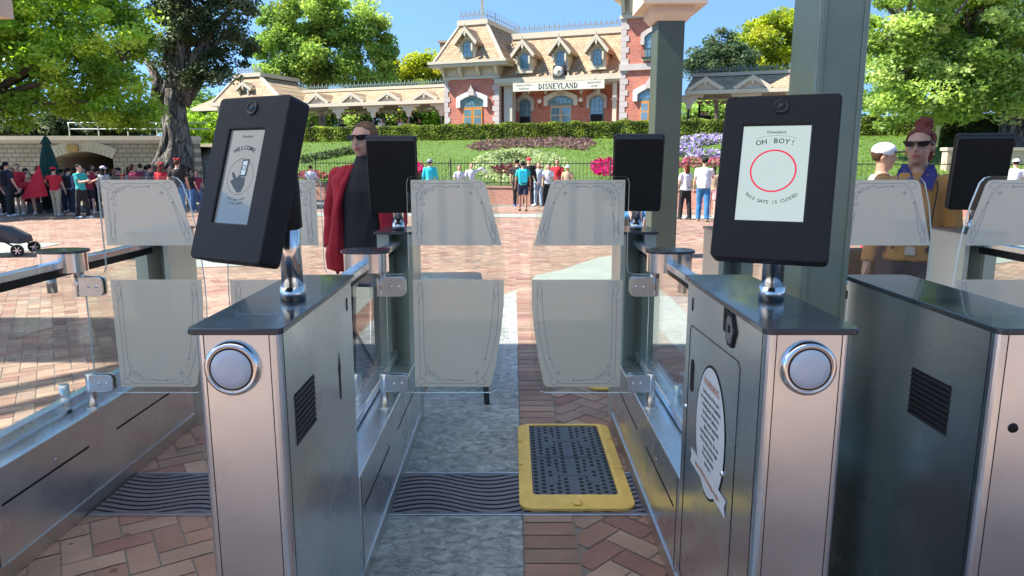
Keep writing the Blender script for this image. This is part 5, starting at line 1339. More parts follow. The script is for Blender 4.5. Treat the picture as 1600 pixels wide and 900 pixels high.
# handrail on top of the wall
r = empty('handrail', (-12.5, YS + .35, zt + .16), 0, 'thin grey two bar handrail along the top of the stone wall', 'railing')
a, _ = W(100, 210); c, _ = W(322, 210)
for z in (.28, .52): b = MB(); b.tube([(a + 12.5, 0, z), (c + 12.5, 0, z)], .02, 6); b.build('rail', mat('rail_grey', (.45, .47, .45), .4, .6), r)
x = a
while x < c: b = MB(); b.tube([(x + 12.5, 0, 0), (x + 12.5, 0, .54)], .02, 6); b.build('post', MATS['rail_grey'], r); x += 1.15
# raised ground behind the stone wall, and planted bank under the old tree
b = MB(); b.add([(-60, YS + 7, zt - .1), (-15.5, YS + 7, zt - .1), (-26, 75, zt + .3), (-60, 75, zt + .3)], [(0, 1, 2, 3)])
b.add([(-60, YS + .6, zt - .1), (ax0, YS + .6, zt - .1), (ax0, YS + 7, zt - .1), (-60, YS + 7, zt - .1)], [(0, 1, 2, 3)]); b.add([(ax1, YS + .6, zt - .1), (-13.2, YS + .6, zt - .1), (-15.5, YS + 7, zt - .1), (ax1, YS + 7, zt - .1)], [(0, 1, 2, 3)]); b.add([(ax0, YS + .6, zt - .02), (ax1, YS + .6, zt - .02), (ax1, YS + 7, zt - .02), (ax0, YS + 7, zt - .02)], [(0, 1, 2, 3)])
tag(b.build('upper_ground', mat('garden_soil', (.10, .085, .055), .95, var=.2, bump=.5, bscale=6), recalc=False), kind='structure')
V = []; F = []; NX, NY = 14, 8
for j in range(NY + 1):
    for i in range(NX + 1):
        s = -20 + 6.4 * i / NX; D = DW - .6 + 12 * j / NY; x, y = s * EX, D + s * EY - 1.4; z = .35 + 2.3 * (j / NY) ** .8 + .1 * math.sin(x * 3) * math.sin(y * 2)
        V.append((x + .2, y + .8, z))
for j in range(NY):
    for i in range(NX): k = j * (NX + 1) + i; F.append((k, k + 1, k + NX + 2, k + NX + 1))
b = MB(); b.smooth = True; b.add(V, F); tag(b.build('planted_bank', mat('bark_mulch', (.17, .125, .085), .95, var=.3, vscale=6, bump=.9, bscale=12)), kind='structure')

# ================================================================ TREES
M_BARK = mat('bark_brown', (.10, .075, .055), .95, var=.3, vscale=9, bump=1.0, bscale=18)
M_BARKP = mat('bark_pale_fig', (.27, .25, .235), .9, var=.5, vscale=4, bump=1.0, bscale=9)
def fig_bark():
    m = mat('bark_fig', (.24, .22, .20), .9); nt = m.node_tree; b = nt.nodes['Principled BSDF']; tc = nt.nodes.new('ShaderNodeTexCoord')
    mp = nt.nodes.new('ShaderNodeMapping'); mp.inputs['Scale'].default_value = (2.6, 2.6, .7); n = nt.nodes.new('ShaderNodeTexNoise'); n.inputs['Scale'].default_value = 2.4; n.inputs['Detail'].default_value = 9; n.inputs['Roughness'].default_value = .7; n.inputs['Distortion'].default_value = 1.2
    lk(nt, tc.outputs['Object'], mp.inputs[0]); lk(nt, mp.outputs[0], n.inputs['Vector'])
    cr = nt.nodes.new('ShaderNodeValToRGB'); e = cr.color_ramp.elements; e[0].position = .38; e[0].color = (.035, .03, .026, 1); e[1].position = .62; e[1].color = (.48, .45, .41, 1); q = e.new(.47); q.color = (.14, .12, .10, 1)
    lk(nt, n.outputs['Fac'], cr.inputs[0]); lk(nt, cr.outputs[0], b.inputs['Base Color'])
    bp = nt.nodes.new('ShaderNodeBump'); bp.inputs['Strength'].default_value = 1; bp.inputs['Distance'].default_value = .3; lk(nt, n.outputs['Fac'], bp.inputs['Height']); lk(nt, bp.outputs[0], b.inputs['Normal'])
    return m
M_FIG = fig_bark()
M_BARKT = mat('bark_tan', (.26, .21, .16), .9, var=.25, vscale=6, bump=.8, bscale=14)
def tree(label, base, blobs, n, leaf, pal, bark, trunk_r, trunk_top, gnarl=0, clump=.55, cpb=26, limbs=True, name='broadleaf_tree', group=None, density_edge=.25, lean=(0, 0), aspect=.62):
    """blobs: list of (x,y,z, rx,ry,rz) in world; leaves in clumps inside them"""
    r = empty(name, base, 0, label, 'tree', group)
    B = Vector(base); rs = random.Random(int(abs(base[0] * 131 + base[1] * 17)) + 3)
    vol = np.array([b[3] * b[4] * b[5] for b in blobs]); vol = vol / vol.sum()
    cl = []; 
    for b_, w in zip(blobs, vol):
        k = max(6, int(cpb * len(blobs) * w))
        d = NR.normal(size=(k, 3)); d /= np.linalg.norm(d, axis=1)[:, None]; rad = NR.uniform(.25, 1, (k, 1)) ** density_edge
        cl.append(np.array(b_[:3]) + d * rad * np.array(b_[3:]))
    C = np.concatenate(cl) - np.array(base)
    # leaves
    ci = NR.randint(0, len(C), n); sz = clump * NR.uniform(.55, 1.3, len(C))
    off = NR.normal(size=(n, 3)); off /= np.linalg.norm(off, axis=1)[:, None]; off *= (NR.uniform(0, 1, (n, 1)) ** .45); off[:, 2] *= .62
    P = C[ci] + off * sz[ci][:, None]
    pal = np.array(pal); cc = pal[NR.randint(0, len(pal), len(C))][ci] * NR.uniform(.7, 1.3, (n, 1))
    quads_object('crown', P, 1, leaf, cc, LEAF, r, aspect, up_bias=.5)
    # trunk, limbs
    b = MB(); top = Vector(trunk_top) - B
    pts = []; N = 8
    for i in range(N + 1):
        t = i / N; pts.append(Vector((top.x * t + .12 * trunk_r * math.sin(5 * t) , top.y * t, top.z * t)))
    rr = [trunk_r * (1.35 if i == 0 else 1.12 if i == 1 else 1) * (1 - .42 * i / N) for i in range(N + 1)]
    if gnarl:
        for k in range(gnarl):
            a = 2 * PI * k / gnarl; q = []
            for i in range(N + 1):
                t = i / N; w = trunk_r * (.75 - .35 * t + (.45 * (1 - t) ** 4)); aa = a + .9 * math.sin(t * 3 + k * 1.7) * .5
                q.append(pts[i] + Vector((math.cos(aa) * w, math.sin(aa) * w, 0)))
            b.tube(q, [trunk_r * (.34 + .07 * math.sin(k * 2.3 + i * 1.3)) * (1 - .3 * i / N) for i in range(N + 1)], 9)
    b.tube(pts, rr, 12); b.build('trunk', bark, r)
    if limbs:
        b = MB(); idx = sorted(range(len(C)), key=lambda i: rs.random())[:min(len(C), 46)]
        mains = []
        for k in range(6):
            bl = blobs[k % len(blobs)]; tgt = Vector(bl[:3]) - B + Vector((rs.uniform(-.4, .4) * bl[3], rs.uniform(-.4, .4) * bl[4], rs.uniform(-.2, .5) * bl[5]))
            q = []
            for i in range(7):
                t = i / 6; p = top * .97 * (1 - t) + tgt * t; p.z += .25 * math.sin(PI * t) * (tgt.z - top.z) * .3; p += Vector((rs.uniform(-1, 1), rs.uniform(-1, 1), 0)) * .08 * (1 if 0 < i < 6 else 0); q.append(p)
            b.tube(q, [trunk_r * (.46 * (1 - t_ / 6) + .09) for t_ in range(7)], 7); mains.append(q)
        for i in idx:
            c = Vector(C[i]); m = min((p for q in mains for p in q[2:]), key=lambda p: (p - c).length)
            mid = (m + c) / 2 + Vector((0, 0, -.1 * (c - m).length)); b.tube([m, mid, c], [trunk_r * .16, trunk_r * .09, trunk_r * .03], 5)
        b.build('limbs', bark, r)
    return r
GL = [(0.348, 0.522, 0.072), (0.246, 0.42, 0.051), (0.464, 0.62, 0.102), (0.145, 0.261, 0.036)]
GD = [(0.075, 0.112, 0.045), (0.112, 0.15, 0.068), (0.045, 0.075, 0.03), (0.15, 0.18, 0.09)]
GY = [(0.345, 0.414, 0.034), (0.253, 0.345, 0.034), (0.414, 0.46, 0.057), (0.172, 0.253, 0.029)]
GM = [(0.196, 0.322, 0.063), (0.28, 0.434, 0.098), (0.126, 0.224, 0.049), (0.364, 0.504, 0.126)]
def pb(u, v, Y, ru, rv, ry=None):
    """crown lump centred on a sight line at distance Y with radii given in photo pixels"""
    p = at(u, v, Y); k = (Y * 1.0) / F_PX * 1.03
    return (p.x, p.y, p.z, ru * k, ry or ru * k * .85, rv * k)
# big light green tree, left
Y = 23.5; p = on_z(50, 322)
tree('big light green tree filling the left edge above the crowd', (p.x - .2, 23.0, 0), [pb(30, 20, Y, 90, 60), pb(120, 60, Y, 100, 70), pb(195, 90, Y - .4, 45, 50), pb(60, 120, Y, 110, 55), pb(150, 160, Y, 75, 34), pb(-60, 80, Y, 110, 100), pb(190, 30, Y + 1, 52, 45), pb(30, -60, Y, 120, 60), pb(0, 180, Y - .6, 70, 18), pb(215, 172, Y + .6, 24, 18)],
     78000, .15, GL, M_BARK, .27, (p.x - .1, 23.1, 3.4), clump=.62, cpb=34)
# old pale fig with dark ragged crown
Y = 27.6; p0 = at(268, 246, Y); tp = at(275, 140, Y)
tree('old tree with a gnarled pale grey trunk and a thin dark crown', (p0.x, Y, 1.3), [pb(285, 40, Y, 48, 45), pb(335, 60, Y, 42, 50), pb(375, 20, Y, 30, 40), pb(250, -20, Y, 50, 45), pb(320, -40, Y, 70, 40), pb(260, 90, Y, 24, 36), pb(300, 118, Y, 40, 22), pb(350, 110, Y, 26, 26), pb(385, 70, Y + .5, 14, 30)],
     34000, .13, GD, M_FIG, .54, (tp.x, Y, tp.z), gnarl=11, clump=.5, cpb=20, name='old_fig_tree', density_edge=.6)
b = MB()
for a_, e_ in (((252, 168), (236, 112)), ((285, 160), (312, 96)), ((262, 150), (262, 60)), ((292, 150), (325, 40)), ((248, 150), (228, 90)), ((275, 140), (290, 20))):
    q0, q1 = at(*a_, Y), at(*e_, Y); m = (q0 + q1) / 2 + Vector((.15, .1, -.1)); b.tube([q0 - Vector((p0.x, Y, 1.3)), m - Vector((p0.x, Y, 1.3)), q1 - Vector((p0.x, Y, 1.3))], [.30, .2, .10], 8)
b.build('bough', M_FIG, [o for o in COL.objects if o.name.startswith('old_fig_tree')][0])
# tree behind the platform, left centre
Y = 54
tree('tall airy green tree rising behind the left platform canopy', (at(505, 200, Y).x, Y, 2.6), [pb(430, 40, Y, 35, 35), pb(480, 25, Y, 52, 34), pb(540, 30, Y, 52, 36), pb(575, 70, Y, 38, 38), pb(440, 95, Y, 42, 36), pb(500, 80, Y, 60, 44), pb(560, 115, Y, 46, 26), pb(600, 100, Y, 22, 30), pb(415, 70, Y, 22, 36), pb(480, 120, Y, 50, 18)],
     60000, .26, GM + [(.20, .28, .05)], M_BARKT, .34, at(500, 150, Y), clump=.95, cpb=22, density_edge=.5)
Y = 60
tree('round yellow green tree behind the pavilion, left of its roof', (at(650, 200, Y).x, Y, 2.6), [pb(635, 112, Y, 34, 24), pb(672, 112, Y, 34, 24), pb(618, 125, Y, 24, 18), pb(650, 130, Y, 50, 20)], 24000, .26, GY, M_BARKT, .3, at(650, 150, Y), clump=.9, cpb=26)
Y = 55
tree('bright yellow green round tree behind the right platform canopy', (at(1215, 200, Y).x, Y, 2.6), [pb(1200, 75, Y, 50, 44), pb(1240, 60, Y, 44, 40), pb(1175, 100, Y, 36, 26), pb(1270, 90, Y, 40, 40)], 34000, .26, GY, M_BARKT, .3, at(1215, 140, Y), clump=.9, cpb=34)
Y = 50
tree('grey green feathery tree between the tower and the yellow tree', (at(1120, 200, Y).x, Y, 2.6), [pb(1105, 92, Y, 26, 20), pb(1125, 72, Y, 16, 24), pb(1145, 95, Y, 32, 24), pb(1085, 105, Y, 14, 14)], 16000, .2, [(.07, .12, .06), (.10, .15, .07)], M_BARK, .2, at(1120, 140, Y), clump=.7, cpb=24)
# big tree right
Y = 25
tree('huge light green tree filling the upper right of the photo', (at(1585, 235, 26).x, 26, 1.2), [pb(1420, 30, Y, 70, 60), pb(1500, 60, Y, 90, 70), pb(1400, 110, Y, 44, 50), pb(1470, 140, Y, 90, 42), pb(1580, 60, Y, 80, 90), pb(1560, 130, Y, 70, 45), pb(1385, 165, Y, 32, 30), pb(1450, 172, Y, 60, 20), pb(1640, 80, Y, 70, 90), pb(1480, -50, Y, 120, 50), pb(1375, 60, Y, 24, 40)],
     84000, .15, [(.40, .54, .13), (.30, .44, .09), (.50, .62, .22), (.18, .28, .06)], M_FIG, .6, at(1590, 165, 26), gnarl=9, clump=.62, cpb=34)
# trees seen through the platforms and above the terrace (beyond the buildings)
k = 0
for u, v, Y, ru, rv, pal, lab in ((300, 178, 58, 46, 30, GM, 'green trees seen left of the pavilion roof'), (365, 182, 60, 50, 26, GL, 'pale green tree low behind the Welcome screen'), (440, 183, 60, 55, 26, GL, 'light green tree seen under the platform canopy at its far left'), (520, 182, 60, 50, 26, GM, 'green tree seen under the platform canopy left of the woman'), (600, 182, 60, 50, 26, [(.05, .09, .02), (.08, .13, .03)], 'dark green tree seen under the platform canopy above the woman'), (672, 180, 60, 45, 26, GL, 'sunny tree seen under the canopy beside the brick pavilion'), (1105, 178, 58, 50, 26, GM, 'green tree seen under the right platform canopy'), (1190, 178, 58, 60, 26, GM, 'green tree seen under the right canopy beside the near screen'), (1290, 170, 58, 60, 40, GM, 'dark tree behind the tall column on the right'), (1360, 130, 60, 60, 60, GL, 'pale tree in the distance right of the tall column')):
    k += 1; p = at(u, 210, Y); tree(lab, (p.x, Y, 2.5), [pb(u, v, Y, ru, rv), pb(u - ru * .5, v + 6, Y, ru * .6, rv * .8), pb(u + ru * .5, v + 6, Y, ru * .6, rv * .8)], 9000, .3, pal, M_BARK, .22, (p.x, Y, 4.2), clump=1.0, cpb=16, limbs=False, group='trees beyond the platforms')
# shrubs behind and above the stone wall, left; and a screen of garden beyond the tunnel
for u, v, Y, ru, rv, lab in ((20, 196, 33, 60, 16, 'dark bush above the stone wall at the left edge'), (110, 196, 33, 50, 15, 'dark bush above the tunnel arch'), (190, 198, 33, 45, 13, 'dark bush above the stone wall beside the old tree'), (-80, 190, 33, 60, 24, 'dark bush above the stone wall beyond the left edge'), (320, 198, 40, 44, 16, 'clipped green bush between the old tree and the Welcome screen')):
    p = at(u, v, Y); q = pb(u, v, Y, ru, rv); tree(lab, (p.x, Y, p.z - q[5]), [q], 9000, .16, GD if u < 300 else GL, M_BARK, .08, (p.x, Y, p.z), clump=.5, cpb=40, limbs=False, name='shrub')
p = at(130, 255, 40); tree('sunlit garden bush seen through the tunnel arch', (p.x, 40, 0), [(p.x - 1.5, 40, 1.0, 2.6, 1.2, 1.3), (p.x + 2, 40.5, 1.0, 2.4, 1.2, 1.4)], 7000, .2, GL, M_BARK, .08, (p.x, 40, 1), clump=.5, cpb=30, limbs=False, name='shrub')
# bushes along the right under the big tree
hedge('clipped_hedge', 'dark green hedge under the huge tree on the right', 34.0, 17.5, 30, 1.9, 3.2, 1.2, 16000, (.07, .12, .03), .12)
# low sandy wall behind the right turnstiles
r = empty('low_wall', (18.3, 23.2, 0), 0, 'low tan garden wall behind the woman in the mustard shirt', 'wall')
b = MB(); b.box(-4.2, 9, 0, .3, 0, 1.9 ); b.build('wall_face', mat('tan_stucco', (.58, .42, .27), .85, var=.08), r); b = MB(); b.box(-4.25, 9, -.05, .35, 1.9, 2.0); b.build('coping', M_CAPITAL, r)
r = empty('iron_fence', (18.3, 22.9, 0), 0, 'short iron fence before the tan wall at the right edge', 'fence')
b = MB(); x = -1.5
while x < 8: b.box(x - .008, x + .008, -.008, .008, 0, 1.45); x += .13
tag(b.build('pickets', M_IRON, r), kind='stuff'); b = MB(); b.box(-1.5, 8, -.012, .012, 1.3, 1.33); b.build('upper_rail', M_IRON, r)
# iron fence before the planted bank, left
r = empty('iron_fence', (-12.6, 26.2, 0), 0, 'iron picket fence at the foot of the planted bank on the left', 'fence')
b = MB(); x = -2.6
while x < 3.4: b.box(x - .009, x + .009, -.009, .009, 0, 1.3); x += .14
tag(b.build('pickets', M_IRON, r), kind='stuff'); b = MB(); b.box(-2.6, 3.4, -.012, .012, 1.12, 1.15); b.build('upper_rail', M_IRON, r)

# closed market umbrella in the crowd
p = at(75, 250, 22.0); r = empty('market_umbrella', (p.x, 22.0, 0), 0, 'closed dark green market umbrella standing in the crowd beside the tree', 'umbrella')
M_UMB = mat('dark_green_canvas', (.008, .06, .045), .8, var=.2, vscale=6)
b = MB(); n = 12; prof = [(.24, .95), (.27, 1.0), (.25, 1.4), (.18, 1.8), (.10, 2.08), (.16, 2.10), (.05, 2.30), (0, 2.33)]; V = []; F = []
for rr, z in prof:
    for i in range(n * 2): a = PI * i / n; q = rr * (1 if i % 2 else .72); V.append((q * math.cos(a), q * math.sin(a), z))
for j in range(len(prof) - 1):
    for i in range(n * 2): F.append((j * 2 * n + i, j * 2 * n + (i + 1) % (2 * n), (j + 1) * 2 * n + (i + 1) % (2 * n), (j + 1) * 2 * n + i))
b.add(V, F); b.build('folded_canopy', M_UMB, r); b = MB(); b.tube([(0, 0, 0), (0, 0, 2.38)], .025, 8); b.build('pole', M_IRON, r); b = MB(); b.lathe([(.3, 0), (.3, .06), (.05, .1)], (0, 0, 0), 16); b.build('base', M_IRON, r)

tree('tree beyond the left edge whose crown shades the crowd', (-21.5, 20.5, 0), [(-20.8, 20.8, 6.2, 4.2, 3.4, 2.0), (-18.6, 20.6, 5.4, 2.6, 2.6, 1.6), (-22.5, 21.5, 6.6, 3.5, 3.2, 2.2)], 26000, .26, GL, M_BARK, .26, (-21.3, 20.6, 3.6), clump=.8, cpb=30)

# ================================================================ PEOPLE
def skin_mat(name, c): return mat(name, c, .45, var=.05, vscale=8, spec=.4)
SK1 = skin_mat('skin_light', (.58, .34, .24)); SK2 = skin_mat('skin_tan', (.40, .22, .14)); SK3 = skin_mat('skin_brown', (.20, .10, .06))
M_LIP = mat('lips', (.42, .11, .10), .4); M_BROW = mat('brow', (.05, .03, .02), .8)
def cloth(name, c, var=.10, rough=.85): return mat('cloth_' + name, c, rough, var=var, vscale=7, bump=.35, bscale=9)
def hairm(name, c): return mat('hair_' + name, c, .75, spec=.2, var=.35, vscale=14, bump=.6, bscale=60)
H_BLK = hairm('black', (.012, .010, .009)); H_BRN = hairm('brown', (.06, .03, .015)); H_RED = hairm('auburn', (.14, .035, .022)); H_BLO = hairm('dark_blond', (.13, .075, .038))
def remeshed(name, b, m, parent, vox, smooth=2, mats=None, paint=None):
    """fuse overlapping closed pieces into one continuous surface"""
    tmp = b.build('tmp_' + name, m if not mats else mats[0])
    md = tmp.modifiers.new('r', 'REMESH'); md.mode = 'VOXEL'; md.voxel_size = vox; md.use_smooth_shade = True
    if smooth: s = tmp.modifiers.new('s', 'SMOOTH'); s.factor = .6; s.iterations = smooth
    dg = bpy.context.evaluated_depsgraph_get(); me = bpy.data.meshes.new_from_object(tmp.evaluated_get(dg), depsgraph=dg)
    old = tmp.data; bpy.data.objects.remove(tmp); bpy.data.meshes.remove(old)
    me.name = name; me.materials.clear()
    for q in (mats or [m]): me.materials.append(q)
    me.polygons.foreach_set('use_smooth', [True] * len(me.polygons))
    if name in ('shirt', 'jacket', 'trousers', 'shorts', 'blazer_front', 'black_top', 'hair'):
        from mathutils import noise
        amp, fz = (.010, 5.0) if name != 'hair' else (.006, 14.0)
        if name in ('trousers', 'shorts'): amp, fz = .009, 9.0
        me.update(); ns = [v.normal.copy() for v in me.vertices]
        for v, nn in zip(me.vertices, ns):
            q = v.co; v.co = q + nn * (noise.noise(Vector((q.x * 13, q.y * 13 + 3, q.z * fz))) * amp + noise.noise(Vector((q.x * 30, q.y * 30, q.z * fz * 2.4))) * amp * .4)
    if paint:
        for p in me.polygons: p.material_index = paint(p.center)
    else: me.polygons.foreach_set('material_index', [0] * len(me.polygons))
    o = bpy.data.objects.new(name, me); COL.objects.link(o)
    if parent: o.parent = parent
    return o
def cone(b, p, q, r0, r1, fx=1.0, cap=True):
    b.tube([p, (Vector(p) * .5 + Vector(q) * .5), q], [r0, (r0 + r1) / 2, r1], 12)
    if cap: b.ell(p, (r0, r0, r0), 12, 8); b.ell(q, (r1, r1, r1), 12, 8)
def etube(b, secs, n=18):
    """lofted elliptic sections (x,y,z,rx,ry)"""
    V = []; F = []
    for (x, y, z, rx, ry) in secs:
        for i in range(n): a = 2 * PI * i / n; V.append((x + rx * math.cos(a), y + ry * math.sin(a), z))
    for j in range(len(secs) - 1):
        for i in range(n): F.append((j * n + i, j * n + (i + 1) % n, (j + 1) * n + (i + 1) % n, (j + 1) * n + i))
    F.append(tuple(range(n))[::-1]); F.append(tuple((len(secs) - 1) * n + i for i in range(n))); b.add(V, F)

def person(label, x, y, face, H=1.68, z0=0.0, skin=SK1, top=None, bottom=None, hair=H_BLK, hairkind='short', sleeves='short', legs='long',
           armL=(8, 12, 15), armR=(8, 12, 15), stride=8, lean=0, head_turn=0, shoes=(.6, .6, .6), vox=.016, fat=1.0, female=False, hat=None, group=None, bag=None, pose='stand', extra=None, skirt=None, detail=False, collar=None):
    """front of the body is local -Y; arms: (forward angle, outward angle, elbow bend)"""
    r = empty('person', (x, y, z0), R(face), label, 'person', group)
    k = H / 1.70; b = MB(); W = .9 if female else 1.0
    hz = .92; drop = 0.0
    if pose == 'sit': drop = .46
    hipz = hz - drop
    def P(a, c, d): return Vector((a * k, c * k, d * k))
    sh = .178 * W
    ly = -math.sin(R(lean)) * .48; lz = math.cos(R(lean)) * .48
    chz = hipz + lz; chy = ly
    body_secs = [(0, 0, hipz - .08, .13 * (1.08 if female else 1), .095), (0, 0, hipz + .02, .158 * (1.08 if female else 1), .112 * fat), (0, ly * .25, hipz + lz * .25, .135 * (.92 if female else 1) * fat, .105 * fat), (0, ly * .6, hipz + lz * .6, .155 * W, .115), (0, ly * .85, hipz + lz * .85, .165 * W, .112), (0, ly, chz, .14 * W, .085), (0, ly * 1.05, chz + .045, .07, .06)]
    sec = lambda s, g=0: [(a * k, c * k, d * k, (e + g) * k, (f + g) * k) for a, c, d, e, f in s]
    etube(b, sec(body_secs))
    nk = P(0, ly * 1.05, chz + .02); hd = P(0, ly * 1.08 - .012, chz + .185)
    cone(b, nk, P(0, ly * 1.08, chz + .13), .056 * k, .052 * k)
    # head
    T = Matrix.Translation(hd) @ Matrix.Rotation(R(head_turn), 4, 'Z')
    kk = k
    b.ell((0, .008 * kk, .028 * kk), (.074 * kk, .092 * kk, .088 * kk), 20, 14, T)
    b.ell((0, -.018 * kk, -.03 * kk), (.060 * kk, .070 * kk, .070 * kk), 18, 12, T)
    b.ell((0, -.045 * kk, -.078 * kk), (.030 * kk, .032 * kk, .026 * kk), 12, 8, T)
    b.ell((0, -.094 * kk, -.010 * kk), (.012 * kk, .018 * kk, .020 * kk), 10, 8, T); b.tube([T @ Vector((0, -.078 * kk, .025 * kk)), T @ Vector((0, -.100 * kk, -.010 * kk))], [.008 * kk, .012 * kk], 8)
    for sg in (-1, 1): b.ell((sg * .076 * kk, .012 * kk, -.002 * kk), (.008 * kk, .018 * kk, .030 * kk), 10, 8, T); b.ell((sg * .034 * kk, -.062 * kk, -.018 * kk), (.022 * kk, .018 * kk, .018 * kk), 10, 8, T)
    b.ell((0, -.082 * kk, -.046 * kk), (.024 * kk, .010 * kk, .009 * kk), 10, 8, T); b.ell((0, -.074 * kk, .040 * kk), (.05 * kk, .022 * kk, .012 * kk), 12, 8, T)
    shirt = MB(); pants = MB(); shoe = MB(); g = .016
    etube(shirt, sec([(0, 0, hipz - .03, .163 * (1.05 if female else 1), .122 * fat)] + body_secs[1:6] + [(0, ly * 1.04, chz + .035, .085, .07)], g))
    etube(pants, sec([(0, 0, hipz - .10, .135, .10), (0, 0, hipz - .02, .155, .110 * fat), (0, 0, hipz + .09, .148, .108 * fat)], .012))
    # arms
    for sg, (fa, oa, eb) in ((-1, armL), (1, armR)):
        s_ = P(sg * sh, ly * .97, chz - .035)
        d1 = Vector((sg * math.sin(R(oa)), -math.sin(R(fa)) * math.cos(R(oa)), -math.cos(R(fa)) * math.cos(R(oa))))
        e_ = s_ + d1 * .285 * k
        oa2 = oa * .4 - (eb * .25 if oa > 20 else 0)
        d2 = Vector((sg * math.sin(R(oa2)), -math.sin(R(fa + eb)) * math.cos(R(oa2)), -math.cos(R(fa + eb)) * math.cos(R(oa2))))
        w_ = e_ + d2 * .25 * k
        cone(b, s_, e_, .050 * k * W, .040 * k * W); cone(b, e_, w_, .039 * k * W, .026 * k * W)
        # hand: palm, four fingers, thumb
        pl = w_ + d2 * .05 * k; side = d2.cross(Vector((sg, 0, 0)));
        side = side.normalized() if side.length > .1 else Vector((0, 1, 0))
        cone(b, w_, pl, .024 * k, .028 * k); nrm = d2.cross(side).normalized()
        for fi in range(4):
            o_ = side * ((fi - 1.5) * .0185 * k); L = (.062, .074, .070, .054)[fi] * k
            m_ = pl + o_ + d2 * (.03 * k) ; t_ = m_ + (d2 * .85 + nrm * -.35 * sg).normalized() * L * .9; rr = max(.0088 * k, vox * .62)
            cone(b, pl + o_ * .8, m_, rr, rr); cone(b, m_, t_, rr, rr * .85)
        th = pl - side * (.030 * k) - d2 * .02 * k; cone(b, th, th - side * .020 * k + d2 * .04 * k, max(.010 * k, vox * .62), max(.009 * k, vox * .6))
        if sleeves == 'short': m2 = s_ * .35 + e_ * .65; cone(shirt, s_, s_ + d1 * .02, (.058 + g * .5) * k, (.058 + g * .4) * k); shirt.tube([s_, m2], [(.058 + g * .5) * k, (.060) * k], 12)
        elif sleeves == 'long':
            cone(shirt, s_, e_, (.053 + g * .9) * k, (.050 + g * .6) * k)
            shirt.tube([e_, e_ * .06 + w_ * .94], [(.044 + g * .5) * k, (.034 + g * .4) * k], 12)
    # legs
    for sg in (-1, 1):
        st = stride * sg
        if pose == 'stand':
            h_ = P(sg * .088, 0, hipz - .02); kn = P(sg * .10, -math.sin(R(st)) * .44, .485 ); an = P(sg * .11, -math.sin(R(st)) * .70 + .02, .085)
        else:
            h_ = P(sg * .09, 0, hipz - .02); kn = P(sg * .14, -.43, hipz + .04); an = P(sg * .14, -.36, .085)
        cone(b, h_, kn, .082 * k, .054 * k); cone(b, kn, an, .053 * k, .036 * k)
        toe = an + P(sg * .015, -.15, -.045)
        cone(b, an + P(0, .02, -.03), toe, .036 * k, .030 * k)
        gg = .014 * k
        if legs == 'long':
            cone(pants, h_, kn, .088 * k + gg, .062 * k + gg); pants.tube([kn, (kn + an) / 2, an + Vector((0, 0, -.02))], [.062 * k + gg, .057 * k + gg, .052 * k + gg], 12)
        elif legs == 'short': m2 = kn * .8 + h_ * .2; cone(pants, h_, h_ * .9 + kn * .1, .09 * k + gg, .09 * k + gg); pants.tube([h_, m2], [.09 * k + gg, .078 * k + gg], 12)
        ss = MB(); cone(ss, an + P(0, .025, -.038), toe + P(0, -.005, 0), .044 * k, .037 * k); ss.box(an.x - .042 * k, an.x + .042 * k, toe.y - .03 * k, an.y + .06 * k, .003, .03)
        remeshed('shoe', ss, mat('shoe_%d' % int(sum(shoes) * 100), shoes, .6), r, vox, 1)
    paint = None; mats = [skin]
    if detail:
        Ti = T.inverted()
        def paint(c):
            q = Ti @ c
            if abs(q.x) < .026 * kk and -.056 * kk < q.z < -.038 * kk and q.y < -.078 * kk: return 1
            return 0
        mats = [skin, M_LIP]
    remeshed('body', b, skin, r, vox, 2, mats, paint)
    if skirt:
        etube(shirt, sec([(0, 0, hipz - .42, .24, .20), (0, 0, hipz - .2, .20, .16), (0, 0, hipz, .165, .13)], g))
    if top: remeshed('jacket' if detail and sleeves == 'long' else 'shirt', shirt, top, r, vox, 2)
    if bottom: remeshed('trousers' if legs == 'long' else 'shorts', pants, bottom, r, vox, 1)
    # hair
    hb = MB()
    hb.ell((0, .020 * kk, .040 * kk), (.084 * kk, .094 * kk, .090 * kk), 20, 14, T)
    if hairkind != 'short': hb.ell((0, .045 * kk, -.01 * kk), (.080 * kk, .070 * kk, .095 * kk), 18, 12, T)
    if hairkind == 'long': hb.ell((0, .075 * kk, -.14 * kk), (.085 * kk, .045 * kk, .17 * kk), 18, 12, T)
    if hairkind == 'pony': cone(hb, T @ Vector((0, .10 * kk, .03 * kk)), T @ Vector((0, .14 * kk, -.16 * kk)), .028 * kk, .016 * kk)
    if hairkind == 'bun':
        hb.ell((0, .055 * kk, .135 * kk), (.040 * kk, .040 * kk, .038 * kk), 16, 12, T)
        rr_ = random.Random(5)
        for _ in range(34):
            a_, e2 = rr_.uniform(0, 2 * PI), rr_.uniform(-.7, 1.3); hb.ell((.045 * kk * math.cos(a_) * math.cos(e2), .055 * kk + .045 * kk * math.sin(a_) * math.cos(e2), .14 * kk + .042 * kk * math.sin(e2)), (.014 * kk,) * 3, 8, 6, T)
        hb.ell((.02 * kk, .04 * kk, .155 * kk), (.035 * kk, .03 * kk, .03 * kk), 12, 8, T); hb.ell((-.028 * kk, .06 * kk, .150 * kk), (.028 * kk, .03 * kk, .028 * kk), 12, 8, T); hb.ell((0, .05 * kk, .10 * kk), (.04 * kk, .04 * kk, .04 * kk), 12, 8, T)
    # keep the face free: hair behind a slanted plane only
    ho = remeshed('hair', hb, hair, r, vox * .8, 1)
    Ti = T.inverted(); bm = bmesh.new(); bm.from_mesh(ho.data)
    kill = [v for v in bm.verts if (lambda q: q.y < -.030 * kk - .0 and q.z < .078 * kk and abs(q.x) < .070 * kk or (q.y < -.052 * kk and q.z < .09 * kk))(Ti @ v.co)]
